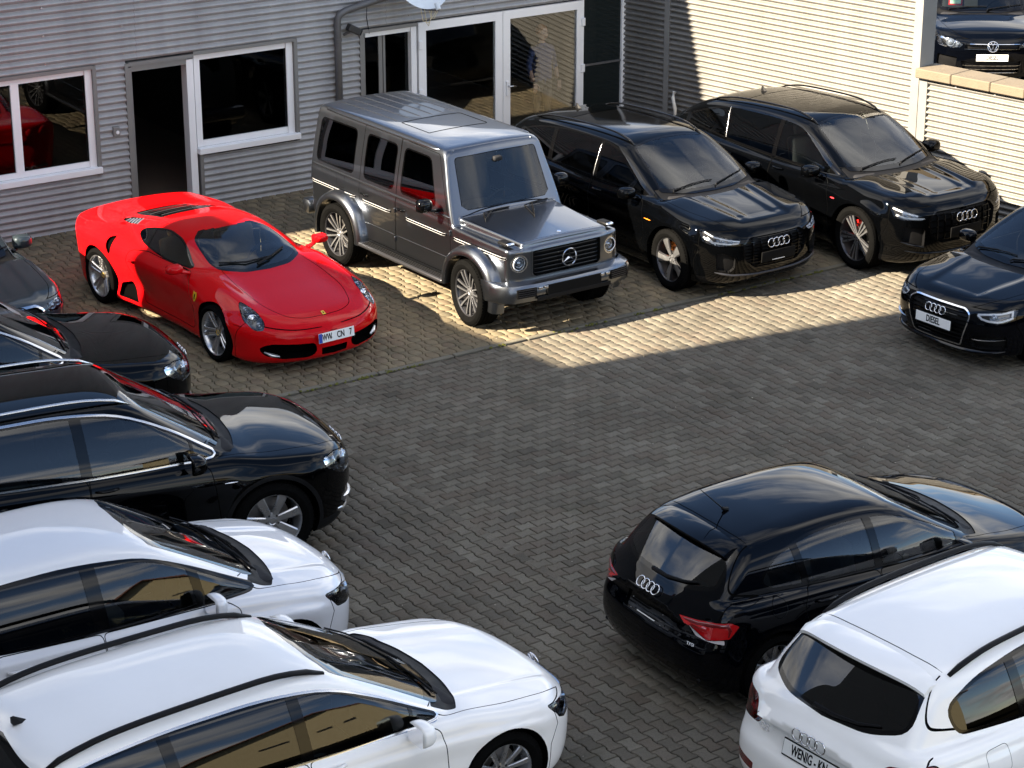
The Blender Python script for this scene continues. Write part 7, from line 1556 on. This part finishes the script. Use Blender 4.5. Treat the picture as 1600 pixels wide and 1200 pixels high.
def gwagon_spec():
    def extra(r, x, y, z):
        # raised flat-topped bonnet between the wings
        u = np.clip((x-.9)/(2.1-.9), 0, 1); yw = .70-.09*u; zt = 1.165-.055*u-.012*(y/.6)**2
        b = smax(smax(y-yw, z-zt, .035), smax(x-2.10, .7-z, .02), .03); b = np.maximum(b, .5-x); return smin(r, b, .025)
    S = dict(wb=2.89, R=.395, rim=.28, cowl=0, linerz=.42, tw=.265, trk=.94, arch=.45, style='amg_multi', xf=2.15, xr=-2.27, W=.81, H=1.96, zc=.9, h=.026, corek=.75, extra=extra,
      top=[(2.2, 1.045), (2.05, 1.05), (1.0, 1.075), (.85, 1.10), (0, 1.12), (-2.3, 1.12)], top_sig=.03, crown=.012, belt=[(2.2, 1.12), (-2.3, 1.12)], plan=[(2.2, .79), (1.8, .80), (1.0, .805), (0, .81), (-2.0, .81), (-2.3, .80)],
      inset=[(-.2, .02), (0, .008), (.25, 0), (.9, 0), (1.0, .005), (1.2, .02)], inset_sig=.02, sillz=.35, bot=[(2.2, .52), (1.9, .50), (1.0, .38), (-1.0, .38), (-1.9, .48), (-2.3, .52)],
      nose=[(.4, 2.10), (.6, 2.145), (1.0, 2.145), (1.1, 2.14)], nsw=[(0, 0), (.5, .004), (.8, .03), (1.0, .09), (1.1, .13)], tail=[(.4, -2.25), (1.2, -2.27)], tsw=[(0, 0), (.8, .01), (1.1, .05)],
      gw=.805, tum=[(1.0, 0), (1.12, .005), (1.4, .04), (1.7, .095), (1.95, .14)], roof=[(1.0, 1.90), (.7, 1.925), (.2, 1.945), (-1.0, 1.95), (-2.3, 1.93)], rcrown=.03, ws=((1.02, 1.10), (.70, 1.84)), wsb=.0, rw=((-2.27, 1.1), (-2.20, 1.9)), rwb=0,
      wsw=[(0, 0), (.4, .005), (.8, .03), (1.0, .05)], rsw=[(0, 0), (.8, .01), (1, .03)], k=dict(shoulder=.035, nose=.05, bot=.03, rside=.11, rws=.09, apil=.04, cowl=.015, rrw=.07, tail=.05),
      wsp=[(0, 1.215), (.64, 1.215), (.585, 1.80), (0, 1.81)], frit=.012, fritup=0, wsr=.05, rwp=[(0, 1.2), (.55, 1.2), (.5, 1.75), (0, 1.76)], rwr=.05,
      mir=(.66, 1.0, 1.28, (.09, .105, .085)), mirfoot=(.70, .80, 1.2), mirmat='gloss_black', paint='paint_grey', seat=(-.05, .85), dlomat='gloss_black')
    W1 = [(.60, 1.225), (.39, 1.745), (-.15, 1.75), (-.15, 1.225)]; W2 = [(-.33, 1.225), (-.33, 1.75), (-.98, 1.75), (-.98, 1.225)]; W3 = [(-1.24, 1.225), (-1.24, 1.75), (-2.06, 1.745), (-2.09, 1.225)]
    def pre(c):
        B = c.B; c.wins = []
        for i, (w, d, gl) in enumerate(((W1, 'door_f', 'glass_tint'), (W2, 'door_r', 'glass_tint'), (W3, 'body', 'glass_tint'))):
            B.framed('side', rp(w, .07), 'sw%d' % i, 'dlo_seal', .02, cond=lambda C: C[:, 1] > .3); c.wins.append(('sw%d' % i, d, gl))
        for k in (0,): B.framed('front', rp(mir([(0, 1.005), (.485, 1.005), (.485, .73), (.45, .70), (0, .70)]), .03), 'grille', 'grille_frame', .022, cond=lambda C: C[:, 0] > 1.9)
        B.cut('front', [(.655+.105*math.cos(t), .872+.105*math.sin(t)) for t in np.linspace(0, 2*math.pi, 33)[:-1]], 'lamp_bezel', cond=lambda C: C[:, 0] > 1.9); B.cut('front', [(.655+.088*math.cos(t), .872+.088*math.sin(t)) for t in np.linspace(0, 2*math.pi, 33)[:-1]], 'headlight', allow=('lamp_bezel',), cond=lambda C: C[:, 0] > 1.9)
    def post(c):
        B = c.B
        B.panel('side', rp([(.93, .46), (.93, 1.0), (.86, 1.20), (.56, 1.83), (-.24, 1.85), (-.24, .46)], .03), 'door_f', allow=('body',), thr=.05, cond=lambda C: C[:, 1] > .4)
        B.panel('side', rp([(-.25, .46), (-.25, 1.85), (-1.07, 1.85), (-1.07, 1.0), (-1.02, .80), (-.92, .46)], .03), 'door_r', allow=('body',), thr=.05, cond=lambda C: C[:, 1] > .4)
        h = [(.97, 0), (.97, .655), (1.5, .625), (2.04, .585), (2.05, 0)]; B.panel('top', rp(np.array(mirt(h)), .01), 'hood', .006, thr=.3, cond=lambda C: C[:, 2] < 1.25)
        B.panel('side', rp([(-1.6, 1.16), (-1.42, 1.16), (-1.42, .98), (-1.6, .98)], .03), 'fuel_flap', .004, cond=lambda C: C[:, 1] > .4)
    def detail(c):
        B = c.B; p = S['paint']; c.emit('lamp_bezel', 'headlight_ring', 'satin_chrome', sides=True); c.emit('fuel_flap', 'fuel_flap', p, sides=True)
        c.lamp('headlight', 'lamp_dark', depth=.05, view='front', bulbs=[(('f', .655, .872), .05, 'lens_bulb')], wall='lamp_dark')
        for sd in (1, -1):
            b = MB(); Pp, N = c.at('front', .655, .872, .003); b.tube([Vector((Pp.x-.012, sd*(.655+.078*math.cos(t)), .872+.078*math.sin(t))) for t in np.linspace(0, 2*math.pi, 29)[:-1]], .006, 5, closed=True, up=(1, 0, 0)); b.build('light_guide', M('lamp_white'), c.P['headlight'][sd])
        c.emit('grille_frame', 'grille_frame', p, shift=-.004); g = c.recess('grille', 'grille', .05, 'plate_black')[0]
        for k in range(6): c.bar('front', [(0, .735+k*.049), (.24, .735+k*.049), (.465, .735+k*.049)], .022, .02, 'grille_slat', 'gloss_black', g, -.02)
        P, N = c.at('front', 0, .86, .012); mb = MB(); star(mb, basis(P+Vector((.02, 0, 0)), N), .10); mb.build('badge', M('chrome'), c.o)
        # bumper: painted shell, dark number-plate panel, mesh inserts
        prof = [(2.12, .44), (2.20, .425), (2.275, .45), (2.29, .52), (2.29, .60), (2.26, .645), (2.20, .66), (2.10, .665)]; ys = [-.955, -.94, -.90, -.80, -.5, 0, .5, .80, .90, .94, .955]; dx = [-.34, -.24, -.13, -.05, -.015, 0, -.015, -.05, -.13, -.24, -.34]; V = []; F = []
        for y, d in zip(ys, dx): V += [(x+d, y, z) for x, z in prof]
        n = len(prof)
        for i in range(len(ys)-1):
            for j in range(n-1): F.append((i*n+j, (i+1)*n+j, (i+1)*n+j+1, i*n+j+1))
        F += [tuple(range(n)), tuple(range((len(ys)-1)*n, len(ys)*n))[::-1]]; mb = MB(); mb.add(V, F); bp = mb.build('front_bumper', M(p), c.o, angle=35)
        for b0, b1, nm in ((-.46, .46, 'plate_panel'),):
            mb = MB(); mb.rbox((2.292, 0, .56), (.012, .78, .125), .005); mb.build(nm, M('plate_black'), bp)
        mb = MB(); mb.rbox((2.29, 0, .475), (.014, 1.06, .05), .005); mb.build('lower_grille', M('black_plastic'), bp)
        for sd in (1, -1):
            Mx = Matrix.Rotation(sd*.12, 3, 'Z'); mb = MB(); mb.rbox((2.267, sd*.66, .565), (.012, .26, .11), .006, M=Mx); q = mb.build('bumper_insert', M('plate_black'), bp)
            for k in range(4): mb = MB(); mb.box((2.274, sd*.66, .53+k*.024), (.008, .23, .008), M=Mx); mb.build('insert_bar', M('alloy_dark'), q)
            for y0 in (.42, .50): mb = MB(); mb.rbox((2.297, sd*(y0-.015), .60), (.01, .05, .03), .004); mb.build('bumper_clip', M('satin_chrome'), bp)
            # wing indicators, wheel-arch flares, running board, side mouldings
            mb = MB(); mb.rbox((1.93, sd*.715, 1.085), (.20, .115, .045), .02); ind = mb.build('wing_indicator', M('black_plastic'), c.o, angle=50); mb = MB(); mb.rbox((2.0, sd*.715, 1.09), (.075, .10, .035), .015); mb.build('indicator_lens', M('lamp_chrome'), ind, angle=50)
            for xa in (1.445, -1.445):
                V = []; F = []; m = 25
                a0, a1 = (R_(-12), R_(180)) if xa > 0 else (R_(-2), R_(190))
                for i in range(m):
                    a = a0+(a1-a0)*i/(m-1); ca, sa = math.cos(a), math.sin(a); q = max(abs(ca), abs(sa)*1.08); rr = .452*(1+.09*(1/q-1))
                    for dr, y in ((.115, .795), (.105, .88), (.075, .935), (.03, .95), (0, .945), (-.01, .90), (-.01, .80)): V.append((xa+(rr+dr)*ca, sd*y, .395+(rr+dr)*sa))
                for i in range(m-1):
                    for j in range(6): F.append((i*7+j, i*7+j+1, (i+1)*7+j+1, (i+1)*7+j))
                mb = MB(); mb.add(V, F); mb.build('wheel_arch_flare', M(p), c.o, angle=50)
            mb = MB(); mb.rbox((0.0, sd*.86, .40), (1.86, .16, .05), .02); rb = mb.build('running_board', M('alloy_dark'), c.o, angle=50)
            for k in range(4): mb = MB(); mb.box((0, sd*(.81+.03*k), .427), (1.7, .010, .006)); mb.build('tread_strip', M('rubber'), rb)
        for x0, x1, z in ((2.05, 1.0, .935), (.86, -.02, .935), (-.34, -1.0, .935), (-1.14, -2.2, .935)):
            c.trim('side', [(x0, z), (x1, z)], .05, .018, 'side_moulding', 'gloss_black'); 
            for dz in (.013, -.013): c.trim('side', [(x0-.02, z+dz), (x1+.02, z+dz)], .008, .022, 'moulding_strip', 'strip_silver')
        for x0, x1 in ((.90, -.22), (-.27, -1.0)): c.trim('side', [(x0, .66), (x1, .66)], .02, .006, 'pressing_line', p)
        c.trim('side', [(.92, 1.155), (-2.2, 1.155)], .03, .014, 'belt_pressing', p)
        # roof gutters and roof ribs, roof lip
        for sd in (1, -1):
            mb = MB(); xs = np.linspace(.66, -2.2, 14); P, N = B.hit('side', [(x, 1.865) for x in xs]); mb.tube([Vector((P[i, 0], sd*(P[i, 1]+.008), P[i, 2])) for i in range(14)], .016, 6); mb.build('roof_gutter', M(p), c.o, smooth=True)
        for y in (-.42, -.25, -.085, .085, .25, .42):
            mb = MB(); V, F = ribbon(B, 'top', [(-.75, y), (-2.1, y)], .022, .009, 0, 1); mb.add(V, F); mb.build('roof_rib', M(p), c.o, angle=60)
        mb = MB(); V, F = ribbon(B, 'top', rectpath(-.05, -.66, .43), .012, .004, 0, 1, False); mb.add(V, F); mb.build('sunroof_seal', M('seal'), c.o)
        for (x, k) in ((-.10, 'door_f'), (-.93, 'door_r')):
            c.handle(x, 1.02, c.P[k], 'gloss_black', .16)
        c.wipers(((-.50, .5), (.08, .5))); P, N = c.at('top', 1.98, 0, .002); b = MB(); b.lathe([(0, .006), (.022, .006), (.026, 0)], 'z', 16); b.V = put(b.V, basis(P, N, (-1, 0, 0))); b.build('bonnet_badge', M('chrome'), c.o)
        for sd in (1, -1):
            for dy in (.25,): pass
            mb = MB()
            for z in (.62, .98): mb.rbox((.94, sd*.818, z), (.035, .03, .07), .008); mb.rbox((-.245, sd*.822, z), (.03, .025, .06), .008)
            mb.build('door_hinge', M(p), c.o)
        # spare wheel and rear bumper
        b = MB(); b.lathe([(0, -.22), (.30, -.22), (.37, -.19), (.385, -.12), (.385, 0)], 'x', 40, (-2.27, 0, 1.05)); b.build('spare_wheel_cover', M(p), c.o, angle=40)
        mb = MB(); mb.rbox((-2.29, 0, .56), (.18, 1.75, .2), .05); mb.build('rear_bumper', M(p), c.o, angle=40)
    S.update(pre=pre, post=post, detail=detail); return S
def mirt(h): return list(h)+[(x, -y) for x, y in h[::-1]]
def rectpath(x0, x1, y): return [(x0, -y), (x0, y), (x1, y), (x1, -y), (x0, -y)]
# ------------------------------------------------------------------ put it together
CARS = [
 (ferrari_spec, dict(name='sports_car', pose=(-3.396, 25.637, .035, -51.7), label='red low sports car with yellow wing shields and white number plate', steer=0)),
 (gwagon_spec, dict(name='off_road_car', pose=(-.615, 26.957, .035, -54.3), label='boxy grey metallic off-roader with round headlights and flat windscreen', steer=-.12)),
 (etron_spec, dict(name='sport_utility_car', pose=(1.823, 28.312, .035, -54.3), label='black car with orange brake calipers parked right beside the grey off-roader', steer=-.1, group='black cars parked in front of the workshop')),
 (q8_spec, dict(name='sport_utility_car', pose=(4.204, 29.195, .035, -54.3), label='large black coupe-roofed car with red brake calipers beside the pale corrugated wall', steer=-.1, group='black cars parked in front of the workshop')),
 (a3_spec, dict(name='compact_car', pose=(6.45, 25.40, .035, -143.4), label='dark compact car cut by the right edge with a DIESEL plate in its chrome-edged grille')),
 (q7_spec, dict(name='sport_utility_car', pose=(-3.90, 18.95, .035, 26), label='black car with chrome window line, silver roof rail and seven-spoke wheel beside the white cars', group='black cars in the left row')),
 (q7_spec, dict(name='sport_utility_car', pose=(-5.672, 21.315, .035, 25.8), label='black car directly below the red sports car, only its bonnet, mirror and windscreen in view', group='black cars in the left row')),
 (skoda_spec, dict(name='saloon_car', pose=(-6.872, 25.426, .035, -55.2), label='slate grey car at the left edge with chrome grille frame, behind the black cars')),
 (sportsvan_spec, dict(name='family_van', pose=(-3.378, 16.238, .035, 33.5), label='silver-white tall car without roof rails between the black car and the white estate')),
 (passat_spec, dict(name='estate_car', pose=(-1.698, 14.395, .035, 34.4), label='white estate car with black roof rails in the bottom left corner')),
 (a1_spec, dict(name='hatchback_car', pose=(2.682, 17.463, .035, 32), label='small black hatchback seen from behind with bright red tail lights and rod aerial')),
 (q5_spec, dict(name='sport_utility_car', pose=(3.895, 15.27, .035, 37.0), label='white car seen from behind in the bottom right corner with WENIG number plate')),
 (touareg_spec, dict(name='sport_utility_car', pose=(7.95, 39.3, .035, -92), label='dark blue car above the coping wall with DIESEL plate and red-framed sheet in its windscreen')),
 (sportsvan_spec, dict(name='parked_car', pose=(7.25, 44.6, .035, -92), paint='paint_black', label='black car mostly hidden behind the corner post at the top right')),
]
rects = []
specs = []
for fn, kw in CARS:
    S = fn(); S.update(kw); specs.append(S); x, y, z, a = S['pose']; rects.append((x, y, R_(a), S['xr'], S['xf'], S['W']))
build_person()
build_ground(rects); build_workshop(); build_side_building(); build_fixtures(); build_neighbours()
for S in specs: Car(S).build()
